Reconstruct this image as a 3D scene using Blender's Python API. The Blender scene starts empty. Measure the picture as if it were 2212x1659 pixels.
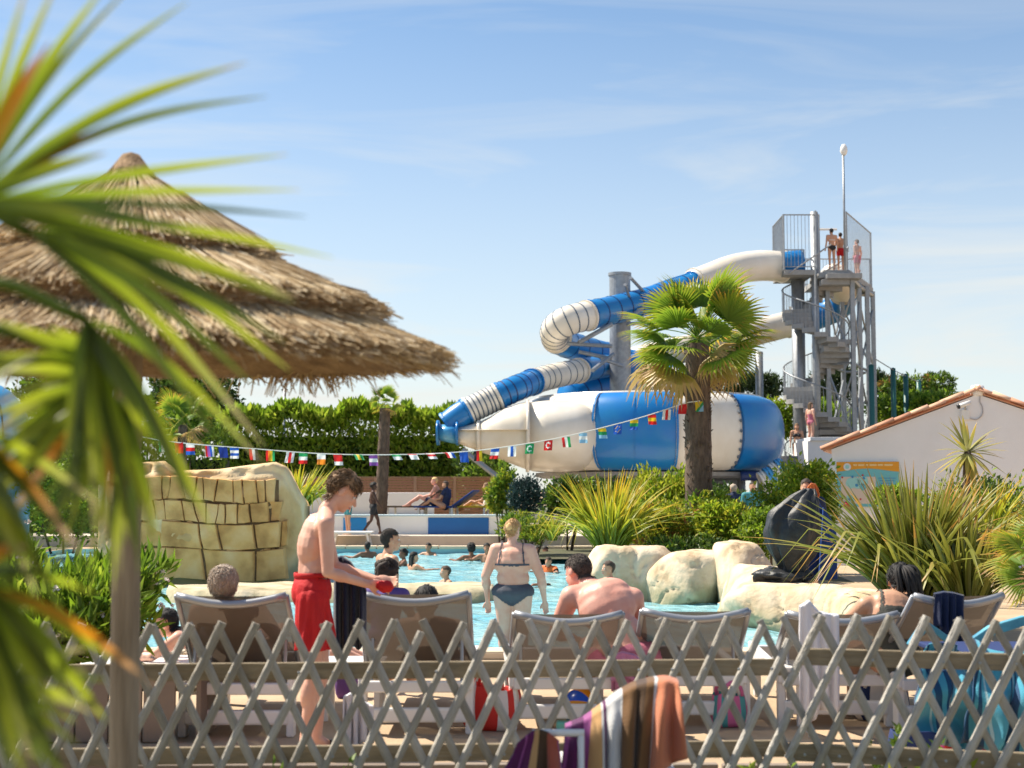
import bpy, bmesh, math, random
import numpy as np
from mathutils import Vector, Matrix, Euler, Quaternion, noise as mnoise

scene = bpy.context.scene
C = scene.collection
R = math.radians
rnd = random.Random(7)
nrs = np.random.RandomState(11)

# ------------------------------------------------------------------ camera
CAM_H = 1.5
FPX, CX, CY = 3072.0, 1106.0, 829.5          # the photograph measured on a 2212 px wide copy
PITCH = math.atan((1060.0 - CY) / FPX)
cam_d = bpy.data.cameras.new('camera')
cam_d.lens = 50.0; cam_d.sensor_width = 36.0
cam_d.clip_start = 0.1; cam_d.clip_end = 3000
cam_d.dof.use_dof = True
cam_d.dof.focus_distance = 15.0
cam_d.dof.aperture_fstop = 3.2
cam = bpy.data.objects.new('camera', cam_d)
cam.location = (0, 0, CAM_H); cam.rotation_euler = (R(90) + PITCH, 0, 0)
C.objects.link(cam); scene.camera = cam

# ------------------------------------------------------------------ sky, sun, exposure
SUN_EL, SUN_AZ = R(54), R(-66)               # azimuth from +Y, negative = to the left
world = bpy.data.worlds.new('World'); scene.world = world
world.use_nodes = True
wn, wl = world.node_tree.nodes, world.node_tree.links
wn.clear()
w_out = wn.new('ShaderNodeOutputWorld'); w_bg = wn.new('ShaderNodeBackground')
sky = wn.new('ShaderNodeTexSky'); sky.sky_type = 'NISHITA'; sky.sun_disc = False
sky.sun_elevation = SUN_EL; sky.sun_rotation = SUN_AZ
sky.air_density = 0.85; sky.dust_density = 0.35; sky.ozone_density = 2.6; sky.altitude = 0
w_bg.inputs['Strength'].default_value = 0.088
tc = wn.new('ShaderNodeTexCoord')
# thin high cloud: streaks that run along the horizon, thicker low down
mp = wn.new('ShaderNodeMapping'); mp.inputs['Scale'].default_value = (1.6, 1.6, 13.0)
mp.inputs['Rotation'].default_value = (R(3), R(-4), 0)
nz = wn.new('ShaderNodeTexNoise'); nz.inputs['Scale'].default_value = 1.7
nz.inputs['Detail'].default_value = 9; nz.inputs['Roughness'].default_value = 0.56; nz.inputs['Distortion'].default_value = 0.9
wl.new(tc.outputs['Generated'], mp.inputs['Vector']); wl.new(mp.outputs['Vector'], nz.inputs['Vector'])
cr = wn.new('ShaderNodeValToRGB')
cr.color_ramp.elements[0].position = 0.46; cr.color_ramp.elements[0].color = (0, 0, 0, 1)
cr.color_ramp.elements[1].position = 0.72; cr.color_ramp.elements[1].color = (1, 1, 1, 1)
wl.new(nz.outputs['Fac'], cr.inputs['Fac'])
sep = wn.new('ShaderNodeSeparateXYZ'); wl.new(tc.outputs['Generated'], sep.inputs[0])
hz = wn.new('ShaderNodeMapRange'); hz.inputs['From Min'].default_value = 0.0; hz.inputs['From Max'].default_value = 0.34
hz.inputs['To Min'].default_value = 1.0; hz.inputs['To Max'].default_value = 0.0
wl.new(sep.outputs['Z'], hz.inputs['Value'])
hz2 = wn.new('ShaderNodeMath'); hz2.operation = 'POWER'; hz2.inputs[1].default_value = 1.3
wl.new(hz.outputs['Result'], hz2.inputs[0])
mul = wn.new('ShaderNodeMath'); mul.operation = 'MULTIPLY_ADD'
vt = wn.new('ShaderNodeMapRange'); vt.inputs['From Min'].default_value = 0.06; vt.inputs['From Max'].default_value = 0.3
vt.inputs['To Min'].default_value = 0.55; vt.inputs['To Max'].default_value = 0.28; wl.new(sep.outputs['Z'], vt.inputs['Value'])
wl.new(cr.outputs['Color'], mul.inputs[0]); wl.new(vt.outputs['Result'], mul.inputs[1])
hz3 = wn.new('ShaderNodeMath'); hz3.operation = 'MULTIPLY'; hz3.inputs[1].default_value = 0.85
wl.new(hz2.outputs[0], hz3.inputs[0]); wl.new(hz3.outputs[0], mul.inputs[2]); mul.use_clamp = True
wm = wn.new('ShaderNodeMixRGB'); wm.inputs['Color2'].default_value = (5.1, 4.95, 4.95, 1)
wl.new(mul.outputs[0], wm.inputs['Fac']); wl.new(sky.outputs['Color'], wm.inputs['Color1'])
wt = wn.new('ShaderNodeMixRGB'); wt.blend_type = 'MULTIPLY'; wt.inputs['Fac'].default_value = 1.0; wt.inputs['Color2'].default_value = (1.0, 1.035, 0.98, 1)
wl.new(wm.outputs['Color'], wt.inputs['Color1']); wl.new(wt.outputs['Color'], w_bg.inputs['Color']); wl.new(w_bg.outputs[0], w_out.inputs[0])

sun_d = bpy.data.lights.new('sun', 'SUN'); sun_d.energy = 4.6; sun_d.angle = R(0.53); sun_d.color = (1.0, 0.91, 0.77)
sun = bpy.data.objects.new('sun', sun_d); C.objects.link(sun)
sun_dir = Vector((math.sin(SUN_AZ) * math.cos(SUN_EL), math.cos(SUN_AZ) * math.cos(SUN_EL), math.sin(SUN_EL)))
sun.rotation_euler = sun_dir.to_track_quat('Z', 'Y').to_euler()
sun.location = sun_dir * 60

scene.view_settings.view_transform = 'Standard'; scene.view_settings.look = 'None'
scene.view_settings.exposure = 0.98; scene.view_settings.gamma = 1.0
scene.view_settings.use_curve_mapping = False
scene.cycles.max_bounces = 7; scene.cycles.transparent_max_bounces = 12
scene.cycles.sample_clamp_indirect = 6.0
scene.cycles.use_denoising = True

# ------------------------------------------------------------------ measuring helpers
def P(x, y, Y):
    """world point on the sight line of pixel (x, y) at depth Y"""
    dx, dy = (x - CX) / FPX, (CY - y) / FPX
    d = Vector((dx, math.cos(PITCH) - dy * math.sin(PITCH), math.sin(PITCH) + dy * math.cos(PITCH)))
    t = Y / d.y
    return Vector((0, 0, CAM_H)) + d * t
def S(Y): return FPX / Y                      # pixels per metre at depth Y

# ------------------------------------------------------------------ object helpers
def tag(o, label=None, cat=None, group=None, kind=None):
    if label: o['label'] = label
    if cat: o['category'] = cat
    if group: o['group'] = group
    if kind: o['kind'] = kind
    return o
def empty(name, loc=(0, 0, 0), rz=0.0, label=None, cat=None, group=None, parent=None):
    o = bpy.data.objects.new(name, None); C.objects.link(o)
    o.location = loc; o.rotation_euler = (0, 0, rz); o.empty_display_size = 0.1
    if parent: o.parent = parent
    return tag(o, label, cat, group)
def link(name, me, parent=None, mats=None, loc=None):
    o = bpy.data.objects.new(name, me); C.objects.link(o)
    if parent is not None: o.parent = parent
    if loc is not None: o.location = loc
    if mats is not None and len(me.materials) == 0:
        for m in (mats if isinstance(mats, (list, tuple)) else [mats]): me.materials.append(m)
    return o
def smooth(me, on=True):
    me.polygons.foreach_set('use_smooth', [on] * len(me.polygons)); me.update()
def raw_mesh(name, V, F, sm=False, mi=None):
    me = bpy.data.meshes.new(name)
    me.from_pydata([tuple(v) for v in V], [], F); me.update()
    if mi is not None: me.polygons.foreach_set('material_index', mi)
    if sm: smooth(me)
    return me

class MB:
    """collects simple solids into one mesh"""
    def __init__(s): s.V, s.F, s.M = [], [], []
    def add(s, V, F, m=0):
        n = len(s.V); s.V += [Vector(v) for v in V]; s.F += [[i + n for i in f] for f in F]; s.M += [m] * len(F); return s
    def box(s, c, size, rot=None, m=0):
        hx, hy, hz_ = [q / 2 for q in size]; c = Vector(c)
        V = [Vector((x, y, z)) for x in (-hx, hx) for y in (-hy, hy) for z in (-hz_, hz_)]
        if rot is not None: V = [rot @ v for v in V]
        V = [v + c for v in V]
        return s.add(V, [[0, 1, 3, 2], [4, 6, 7, 5], [0, 4, 5, 1], [2, 3, 7, 6], [0, 2, 6, 4], [1, 5, 7, 3]], m)
    def tube(s, pts, r, n=8, m=0, cap=True, flat=1.0):
        pts = [Vector(p) for p in pts]; k = len(pts)
        rr = r if isinstance(r, (list, tuple)) else [r] * k
        base = len(s.V); up = None
        for i in range(k):
            d = (pts[min(i + 1, k - 1)] - pts[max(i - 1, 0)]).normalized()
            if up is None:
                up = d.orthogonal().normalized() if abs(d.z) > 0.95 else (Vector((0, 0, 1)) - d * d.z).normalized()
            else:
                up = (up - d * up.dot(d)).normalized()
            sd = d.cross(up)
            for j in range(n):
                a = 2 * math.pi * j / n
                s.V.append(pts[i] + (sd * math.cos(a) + up * math.sin(a) * flat) * rr[i])
        for i in range(k - 1):
            for j in range(n):
                a, b = base + i * n + j, base + i * n + (j + 1) % n
                s.F.append([a, b, b + n, a + n]); s.M.append(m)
        if cap:
            s.F.append([base + j for j in range(n)][::-1]); s.M.append(m)
            s.F.append([base + (k - 1) * n + j for j in range(n)]); s.M.append(m)
        return s
    def lathe(s, prof, n=24, c=(0, 0, 0), m=0, a0=0, a1=2 * math.pi):
        c = Vector(c); base = len(s.V); full = abs(a1 - a0 - 2 * math.pi) < 1e-6
        cols = n if full else n + 1
        for (r, z) in prof:
            for j in range(cols):
                a = a0 + (a1 - a0) * j / n
                s.V.append(c + Vector((r * math.cos(a), r * math.sin(a), z)))
        for i in range(len(prof) - 1):
            for j in range(n):
                j2 = (j + 1) % cols
                s.F.append([base + i * cols + j, base + i * cols + j2, base + (i + 1) * cols + j2, base + (i + 1) * cols + j]); s.M.append(m)
        return s
    def prism(s, poly, z0, z1, m=0):
        n = len(poly)
        V = [Vector((x, y, z0)) for x, y in poly] + [Vector((x, y, z1)) for x, y in poly]
        F = [[i, (i + 1) % n, n + (i + 1) % n, n + i] for i in range(n)] + [list(range(n))[::-1], list(range(n, 2 * n))]
        return s.add(V, F, m)
    def mesh(s, name, sm=False):
        return raw_mesh(name, s.V, s.F, sm, s.M)
    def build(s, name, mats, parent=None, sm=False, bevel=0, loc=None):
        me = s.mesh(name, sm)
        bm = bmesh.new(); bm.from_mesh(me); bmesh.ops.recalc_face_normals(bm, faces=bm.faces)
        if bevel:
            bmesh.ops.bevel(bm, geom=list(bm.edges), offset=bevel, segments=2, affect='EDGES', profile=0.5)
        bm.to_mesh(me); bm.free()
        if sm: smooth(me)
        return link(name, me, parent, mats, loc)

def crspline(pts, n):
    """Catmull-Rom through pts"""
    pts = [Vector(p) for p in pts]; out = []
    q = [pts[0] * 2 - pts[1]] + pts + [pts[-1] * 2 - pts[-2]]
    for i in range(1, len(q) - 2):
        p0, p1, p2, p3 = q[i - 1], q[i], q[i + 1], q[i + 2]
        for k in range(n):
            t = k / n
            out.append(0.5 * ((2 * p1) + (p2 - p0) * t + (2 * p0 - 5 * p1 + 4 * p2 - p3) * t * t + (3 * p1 - p0 - 3 * p2 + p3) * t ** 3))
    out.append(pts[-1]); return out

# ------------------------------------------------------------------ materials
MATS = {}
def mat(name, col, rough=0.6, metal=0.0, var=0.0, vscale=6.0, bump=0.0, bscale=30.0, spec=None, coat=0.0,
        col2=None, trans=0.0, stretch=None, island=False, objrand=False, ramp=None, coord='Object', see=0.0, noise_detail=4):
    """principled material; colour varies by noise (var / col2), by leaf (island) or by object (objrand)"""
    if name in MATS: return MATS[name]
    m = bpy.data.materials.new(name); m.use_nodes = True; MATS[name] = m
    nt = m.node_tree; N, L = nt.nodes, nt.links
    b = N['Principled BSDF']; out = N['Material Output']
    b.inputs['Roughness'].default_value = rough; b.inputs['Metallic'].default_value = metal
    if spec is not None: b.inputs['Specular IOR Level'].default_value = spec
    if coat: b.inputs['Coat Weight'].default_value = coat; b.inputs['Coat Roughness'].default_value = 0.12
    c = (*col, 1)
    b.inputs['Base Color'].default_value = c
    vec = None
    if var or bump or col2:
        if coord == 'Position': t = N.new('ShaderNodeNewGeometry')
        else: t = N.new('ShaderNodeTexCoord')
        vec = t.outputs[coord]
        if stretch:
            mpn = N.new('ShaderNodeMapping'); mpn.inputs['Scale'].default_value = stretch
            L.new(vec, mpn.inputs['Vector']); vec = mpn.outputs['Vector']
    colsock = None
    if ramp:
        r = N.new('ShaderNodeValToRGB'); el = r.color_ramp.elements
        while len(el) < len(ramp): el.new(0.5)
        for e, (p, cc) in zip(el, ramp): e.position = p; e.color = (*cc, 1)
        if island:
            g = N.new('ShaderNodeNewGeometry'); src = g.outputs['Random Per Island']
        elif objrand:
            g = N.new('ShaderNodeObjectInfo'); src = g.outputs['Random']
        else:
            g = N.new('ShaderNodeTexNoise'); g.inputs['Scale'].default_value = vscale; g.inputs['Detail'].default_value = noise_detail
            if vec is None:
                t = N.new('ShaderNodeTexCoord'); vec = t.outputs[coord]
            L.new(vec, g.inputs['Vector']); src = g.outputs['Fac']
        L.new(src, r.inputs['Fac']); colsock = r.outputs['Color']
    if var or col2:
        nzz = N.new('ShaderNodeTexNoise'); nzz.inputs['Scale'].default_value = vscale; nzz.inputs['Detail'].default_value = noise_detail
        nzz.inputs['Roughness'].default_value = 0.6
        L.new(vec, nzz.inputs['Vector'])
        rr = N.new('ShaderNodeMapRange'); rr.inputs['From Min'].default_value = 0.32; rr.inputs['From Max'].default_value = 0.68
        L.new(nzz.outputs['Fac'], rr.inputs['Value'])
        mx = N.new('ShaderNodeMixRGB'); mx.blend_type = 'MIX'
        L.new(rr.outputs['Result'], mx.inputs['Fac'])
        if colsock is not None:
            hs = N.new('ShaderNodeHueSaturation'); hs.inputs['Value'].default_value = 1 - var
            L.new(colsock, hs.inputs['Color']); L.new(colsock, mx.inputs['Color1']); L.new(hs.outputs['Color'], mx.inputs['Color2'])
        else:
            mx.inputs['Color1'].default_value = c
            mx.inputs['Color2'].default_value = (*(col2 if col2 else tuple(q * (1 - var) for q in col)), 1)
        colsock = mx.outputs['Color']
    if colsock is not None: L.new(colsock, b.inputs['Base Color'])
    if bump:
        nb = N.new('ShaderNodeTexNoise'); nb.inputs['Scale'].default_value = bscale; nb.inputs['Detail'].default_value = 5
        L.new(vec, nb.inputs['Vector'])
        bp = N.new('ShaderNodeBump'); bp.inputs['Strength'].default_value = min(1, bump); bp.inputs['Distance'].default_value = 0.02
        L.new(nb.outputs['Fac'], bp.inputs['Height']); L.new(bp.outputs['Normal'], b.inputs['Normal'])
    last = b.outputs['BSDF']
    if trans:
        tr = N.new('ShaderNodeBsdfTranslucent'); tr.inputs['Color'].default_value = c
        if colsock is not None: L.new(colsock, tr.inputs['Color'])
        ms = N.new('ShaderNodeMixShader'); ms.inputs['Fac'].default_value = trans
        L.new(last, ms.inputs[1]); L.new(tr.outputs[0], ms.inputs[2]); last = ms.outputs[0]
    if see:
        tp = N.new('ShaderNodeBsdfTransparent')
        ms = N.new('ShaderNodeMixShader'); ms.inputs['Fac'].default_value = see
        L.new(last, ms.inputs[1]); L.new(tp.outputs[0], ms.inputs[2]); last = ms.outputs[0]
    L.new(last, out.inputs['Surface'])
    return m

def uvgrad_leaf(name, stops, rough=0.45, trans=0.35, vvar=0.35):
    """leaf colour along its own length (attribute 't': 0 base, 1 tip) with a shift per leaf"""
    if name in MATS: return MATS[name]
    m = bpy.data.materials.new(name); m.use_nodes = True; MATS[name] = m
    N, L = m.node_tree.nodes, m.node_tree.links
    b = N['Principled BSDF']; b.inputs['Roughness'].default_value = rough
    at = N.new('ShaderNodeAttribute'); at.attribute_name = 't'
    gi = N.new('ShaderNodeNewGeometry')
    oi = N.new('ShaderNodeObjectInfo')
    ad = N.new('ShaderNodeMath'); ad.operation = 'MULTIPLY_ADD'; ad.inputs[1].default_value = vvar
    sm_ = N.new('ShaderNodeMath'); sm_.operation = 'ADD'
    L.new(gi.outputs['Random Per Island'], sm_.inputs[0]); L.new(oi.outputs['Random'], sm_.inputs[1])
    su = N.new('ShaderNodeMath'); su.operation = 'SUBTRACT'; su.inputs[1].default_value = 1.0
    L.new(sm_.outputs[0], su.inputs[0]); L.new(su.outputs[0], ad.inputs[0]); L.new(at.outputs['Fac'], ad.inputs[2])
    r = N.new('ShaderNodeValToRGB'); el = r.color_ramp.elements
    while len(el) < len(stops): el.new(0.5)
    for e, (p, cc) in zip(el, stops): e.position = p; e.color = (*cc, 1)
    L.new(ad.outputs[0], r.inputs['Fac'])
    L.new(r.outputs['Color'], b.inputs['Base Color'])
    tr = N.new('ShaderNodeBsdfTranslucent'); L.new(r.outputs['Color'], tr.inputs['Color'])
    ms = N.new('ShaderNodeMixShader'); ms.inputs['Fac'].default_value = trans
    L.new(b.outputs[0], ms.inputs[1]); L.new(tr.outputs[0], ms.inputs[2]); L.new(ms.outputs[0], N['Material Output'].inputs['Surface'])
    return m

def set_t(me, vals):
    a = me.attributes.new('t', 'FLOAT', 'POINT'); a.data.foreach_set('value', list(vals))

M_white = mat('white_gelcoat', (0.82, 0.76, 0.67), 0.34, coat=0.2, col2=(.70, .62, .50), vscale=1.0, stretch=(1, 1, .5), noise_detail=7)
M_blue = mat('blue_gelcoat', (0.002, 0.16, 0.50), 0.32, coat=0.15, col2=(.012, .20, .47), vscale=1.2, noise_detail=7)
M_lblue = mat('pale_blue_gelcoat', (0.07, 0.34, 0.62), 0.3, coat=0.4, var=0.15)
M_steel = mat('galvanised_steel', (0.36, 0.38, 0.40), 0.5, 0.55, var=0.25, vscale=8)
M_conc = mat('grey_concrete', (0.36, 0.355, 0.345), 0.85, var=0.25, vscale=3, bump=0.2)
M_plaster = mat('white_plaster', (0.91, 0.88, 0.86), 0.9, var=0.10, vscale=.8, bump=0.2, bscale=60, noise_detail=8)
M_alu = mat('brushed_aluminium', (0.36, 0.37, 0.39), 0.38, 0.5, var=0.1)
M_wplastic = mat('white_plastic', (0.80, 0.78, 0.75), 0.4, var=0.06)
M_black = mat('black_plastic', (0.02, 0.02, 0.022), 0.4)
M_rope = mat('white_cord', (0.75, 0.74, 0.70), 0.8)
M_green_post = mat('green_painted_steel', (0.02, 0.11, 0.10), 0.45)
# ================================================================== the setting
WATER_Z = -0.12
pool_loop = [(-11.5, 13.1), (-3, 13.1), (3.7, 13.1), (3.75, 16.4), (3.0, 17.6), (2.75, 19.2), (3.35, 21.2), (3.1, 22.6), (1.75, 24.2), (1.45, 27), (1.6, 31),
             (2.4, 35), (2.9, 37.0), (-4, 37.0), (-11.5, 37.0), (-11.5, 25)]
M_deck = mat('sand_coloured_deck', (0.50, 0.365, 0.235), 0.85, col2=(0.38, 0.27, 0.17), vscale=1.5, bump=0.25, bscale=40)
bm = bmesh.new()
def loop_edges(pts, z=0):
    vs = [bm.verts.new((x, y, z)) for x, y in pts]
    return [bm.edges.new((vs[i], vs[(i + 1) % len(vs)])) for i in range(len(vs))]
E = loop_edges([(-700, -60), (700, -60), (700, 1400), (-700, 1400)]) + loop_edges(pool_loop)
bmesh.ops.triangle_fill(bm, use_beauty=True, use_dissolve=False, edges=E)
bmesh.ops.recalc_face_normals(bm, faces=bm.faces)
if bm.faces and sum(f.normal.z for f in bm.faces) < 0: bmesh.ops.reverse_faces(bm, faces=bm.faces)
me = bpy.data.meshes.new('ground'); bm.to_mesh(me); bm.free()
tag(link('ground', me, None, M_deck), kind='structure')

# soil and turf strip in front of the fence
M_soil = mat('dry_turf_soil', (0.13, 0.12, 0.06), 0.95, col2=(0.22, 0.17, 0.10), vscale=4, bump=0.6, bscale=25)
g = MB(); g.add([(-9, -3, .004), (9, -3, .004), (9, 7.15, .004), (-9, 7.15, .004)], [[0, 1, 2, 3]])
tag(g.build('lawn', M_soil), kind='structure')

# planting beds: dark soil under the shrubs right of the pool and at the back
M_bed = mat('dark_bed_soil', (.10, .085, .05), .95, col2=(.06, .07, .025), vscale=2, bump=.5, bscale=8)
g = MB(); g.add([(1.9, 24.6, .004), (5.6, 23.4, .004), (6.2, 31, .004), (14, 35, .004), (60, 140, .004), (-60, 140, .004), (-60, 49.5, .004), (-1, 49.5, .004), (-.2, 31.5, .004), (1.7, 31.5, .004)], [list(range(10))])
tag(g.build('planting_bed', M_bed), kind='structure')
g = MB(); g.add([(-11.6, 25.5, .004), (-11.6, 60, .004), (-60, 60, .004), (-60, 22, .004)], [[3, 2, 1, 0]])
tag(g.build('side_planting_bed', M_bed), kind='structure')

# pool basin (walls and sloping floor)
M_poolfloor = mat('pale_blue_pool_liner', (0.30, 0.55, 0.60), 0.6, var=0.1, vscale=2)
def floor_z(y): return -0.55 - 0.05 * (y - 13) if y < 21 else -1.75
V, F = [], []
n = len(pool_loop)
for (x, y) in pool_loop: V.append((x, y, 0.0)); V.append((x, y, -1.9))
for i in range(n):
    a, b = 2 * i, 2 * ((i + 1) % n); F.append([a, b, b + 1, a + 1])
b0 = len(V)
for y in (12.8, 21, 24, 38):
    V += [(-12, y, floor_z(y)), (5, y, floor_z(y))]
for i in range(3): F.append([b0 + 2 * i, b0 + 2 * i + 1, b0 + 2 * i + 3, b0 + 2 * i + 2])
tag(link('pool_basin', raw_mesh('pool_basin', V, F), None, M_poolfloor), kind='structure')

# water: rippled surface, part mirror, part see-through
m = bpy.data.materials.new('pool_water'); m.use_nodes = True
N, L = m.node_tree.nodes, m.node_tree.links
b = N['Principled BSDF']; b.inputs['Base Color'].default_value = (0.10, 0.44, 0.53, 1); b.inputs['Roughness'].default_value = 0.1
b.inputs['IOR'].default_value = 1.24
tcn = N.new('ShaderNodeTexCoord')
r1 = N.new('ShaderNodeTexNoise'); r1.inputs['Scale'].default_value = 2.2; r1.inputs['Detail'].default_value = 5; r1.inputs['Distortion'].default_value = 0.6
L.new(tcn.outputs['Object'], r1.inputs['Vector'])
bp = N.new('ShaderNodeBump'); bp.inputs['Strength'].default_value = 1.0; bp.inputs['Distance'].default_value = 0.16
L.new(r1.outputs['Fac'], bp.inputs['Height']); L.new(bp.outputs['Normal'], b.inputs['Normal'])
cn = N.new('ShaderNodeTexNoise'); cn.inputs['Scale'].default_value = 1.3; cn.inputs['Detail'].default_value = 7; cn.inputs['Roughness'].default_value = .65
L.new(tcn.outputs['Object'], cn.inputs['Vector'])
cr2 = N.new('ShaderNodeValToRGB'); cr2.color_ramp.elements[0].position = .35; cr2.color_ramp.elements[0].color = (0.20, 0.54, 0.66, 1)
cr2.color_ramp.elements[1].position = .7; cr2.color_ramp.elements[1].color = (0.50, 0.78, 0.80, 1)
L.new(cn.outputs['Fac'], cr2.inputs['Fac']); L.new(cr2.outputs['Color'], b.inputs['Base Color'])
tp = N.new('ShaderNodeBsdfTransparent'); tp.inputs['Color'].default_value = (0.55, 0.9, 0.93, 1)
ms = N.new('ShaderNodeMixShader'); ms.inputs['Fac'].default_value = 0.2
L.new(b.outputs[0], ms.inputs[1]); L.new(tp.outputs[0], ms.inputs[2]); L.new(ms.outputs[0], N['Material Output'].inputs['Surface'])
nx, ny = 150, 190
xs = np.linspace(-11.5, 3.75, nx); ys = np.linspace(13.1, 37.0, ny)
XX, YY = np.meshgrid(xs, ys)
ZZ = WATER_Z + 0.014 * np.sin(XX * 4.1 + 1.3 * np.sin(YY * 1.7)) * np.sin(YY * 3.3 + 0.9 * np.sin(XX * 2.1)) + 0.008 * np.sin(XX * 9 + YY * 5.0) + 0.006 * np.sin(YY * 11 - XX * 4)
V = np.stack([XX, YY, ZZ], -1).reshape(-1, 3)
def in_pool(x, y):
    c = False; j = n - 1
    for i in range(n):
        xi, yi = pool_loop[i]; xj, yj = pool_loop[j]
        if (yi > y) != (yj > y) and x < (xj - xi) * (y - yi) / (yj - yi) + xi: c = not c
        j = i
    return c
F = []
for i in range(ny - 1):
    for j in range(nx - 1):
        a = i * nx + j
        if xs[j] < 1.2 or in_pool(xs[j] - .35, ys[i]) : F.append([a, a + 1, a + nx + 1, a + nx])
tag(link('water', raw_mesh('water', V, F, True), None, m), kind='structure')

# pale coping stones along the near and far pool edge
M_cop = mat('cream_coping_stone', (0.66, 0.55, 0.40), 0.8, var=0.14, vscale=3, bump=0.2)
cop = empty('pool_coping', (0, 13.1, 0)); tag(cop, kind='structure')
def coping(y, depth, x0, x1, L_=0.62):
    me = MB().box((0, 0, 0), (L_ - .014, depth, .07)).mesh('coping_stone')
    bmm = bmesh.new(); bmm.from_mesh(me); bmesh.ops.bevel(bmm, geom=list(bmm.edges), offset=.012, segments=2, affect='EDGES'); bmm.to_mesh(me); bmm.free()
    me.materials.append(M_cop)
    k = int((x1 - x0) / L_)
    for i in range(k):
        o = link('coping_stone', me, cop, None, (x0 + (i + .5) * L_, y - 13.1, .038 + rnd.uniform(-.003, .003)))
coping(12.98, .36, -5.4, 3.7)
coping(37.2, .5, -7.5, 3.0, 0.8)

# beige rockwork island that splits the pool
M_rock = mat('cream_sculpted_rock', (0.66, 0.57, 0.44), 0.85, ramp=[(0.30, (0.30, 0.21, 0.12)), (0.40, (0.54, 0.41, 0.26)), (0.5, (0.65, 0.52, 0.36)), (0.66, (0.72, 0.60, 0.44))], vscale=2.2, bump=0.6, bscale=16, noise_detail=8)
def water_stain(m_, z0=.10, col=(.27, .25, .14)):
    """algae and damp left by the pool along the waterline"""
    N, L = m_.node_tree.nodes, m_.node_tree.links; b = N['Principled BSDF']; src = b.inputs['Base Color'].links[0].from_socket
    g_ = N.new('ShaderNodeNewGeometry'); sp = N.new('ShaderNodeSeparateXYZ'); L.new(g_.outputs['Position'], sp.inputs[0])
    nz_ = N.new('ShaderNodeTexNoise'); nz_.inputs['Scale'].default_value = 3.5; nz_.inputs['Detail'].default_value = 7; L.new(g_.outputs['Position'], nz_.inputs['Vector'])
    ma = N.new('ShaderNodeMath'); ma.operation = 'MULTIPLY_ADD'; ma.inputs[1].default_value = -.55; L.new(nz_.outputs['Fac'], ma.inputs[0]); L.new(sp.outputs['Z'], ma.inputs[2])
    mr = N.new('ShaderNodeMapRange'); mr.inputs['From Min'].default_value = z0 - .27 + .10; mr.inputs['From Max'].default_value = z0 - .27 - .12; mr.inputs['To Max'].default_value = .75
    L.new(ma.outputs[0], mr.inputs['Value'])
    mx = N.new('ShaderNodeMixRGB'); mx.inputs['Color2'].default_value = (*col, 1); L.new(mr.outputs['Result'], mx.inputs['Fac']); L.new(src, mx.inputs['Color1']); L.new(mx.outputs['Color'], b.inputs['Base Color'])
water_stain(M_rock)
def boulder(name, c, size, seed, parent=None, label=None, planes=14, rot=0, sub=5, rough=.03, mat_=None, cat='rock', group=None, soft=8, flatb=True):
    r_ = random.Random(seed)
    bmm = bmesh.new(); bmesh.ops.create_icosphere(bmm, subdivisions=sub, radius=1)
    ns = []
    for i in range(planes):
        v = Vector((r_.gauss(0, 1), r_.gauss(0, 1), r_.gauss(0, .8))).normalized(); ns.append((v, r_.uniform(.72, 1.0)))
    ns.append((Vector((0, 0, 1)), .86))
    off = Vector((seed * 3.1, seed * 1.7, seed * .9))
    for v in bmm.verts:
        d = v.co.normalized(); acc = 0
        for nn, dd in ns:
            q = max(0.0, nn.dot(d)) / dd
            acc += q ** soft
        rad = 1.0 / (max(acc, 1e-6) ** (1.0 / soft)); rad = min(rad, 1.12)
        f = mnoise.fractal(d * 1.5 + off, 1.0, 2.0, 5) * rough * 1.5
        cz = 1 - abs(mnoise.noise(d * 1.25 + off * 1.3)); f -= rough * 2.2 * max(0.0, (cz - .92) / .08) ** 2
        cz = 1 - abs(mnoise.noise(d * 2.6 - off)); f -= rough * .5 * max(0.0, (cz - .95) / .05) ** 2
        v.co = d * (rad + f)
    for v in bmm.verts: v.co = Vector((v.co.x * size[0], v.co.y * size[1], v.co.z * size[2]))
    me = bpy.data.meshes.new(name); bmm.to_mesh(me); bmm.free(); smooth(me)
    o = link(name, me, parent, mat_ or M_rock, c); o.rotation_euler = (0, 0, rot)
    if label: tag(o, label, cat, group)
    return o
isl = []
for x, y, yy in ((372, 1281, 21.6), (560, 1284, 21.8), (800, 1278, 22), (950, 1276, 22), (1066, 1284, 21.6)):
    p = P(x, y, yy); isl.append(p)
Vv = []
prof = [(-1.0, -1.0), (-.97, -.25), (-.85, .0), (-.5, .05), (0, .06), (.5, .03), (.85, -.02), (.97, -.2), (1.0, -1.0)]
pts = crspline([Vector((p.x, p.y, 0)) for p in isl], 14)
mb = MB()
for i, p in enumerate(pts):
    tt = i / (len(pts) - 1); wdt = 1.25 * (min(1, min(tt, 1 - tt) * 7 + .12)) ** .5 * (1 + .14 * mnoise.noise(Vector((i * .35, 3, 0))))
    for (a, z) in prof:
        nzv = mnoise.noise(Vector((p.x * 2, a * 3, 1.7))) * .05
        mb.V.append(Vector((p.x, p.y + a * wdt, (z + nzv if z > -.5 else z * 1.6) + .03)))
kk = len(prof)
for i in range(len(pts) - 1):
    for j in range(kk - 1): mb.F.append([i * kk + j, (i + 1) * kk + j, (i + 1) * kk + j + 1, i * kk + j + 1]); mb.M.append(0)
mb.F.append([j for j in range(kk)]); mb.M.append(0); mb.F.append([(len(pts) - 1) * kk + j for j in range(kk)][::-1]); mb.M.append(0)
tag(mb.build('rock_island', M_rock, sm=True), 'long low cream rockwork island splitting the pool', 'rock island')

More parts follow.
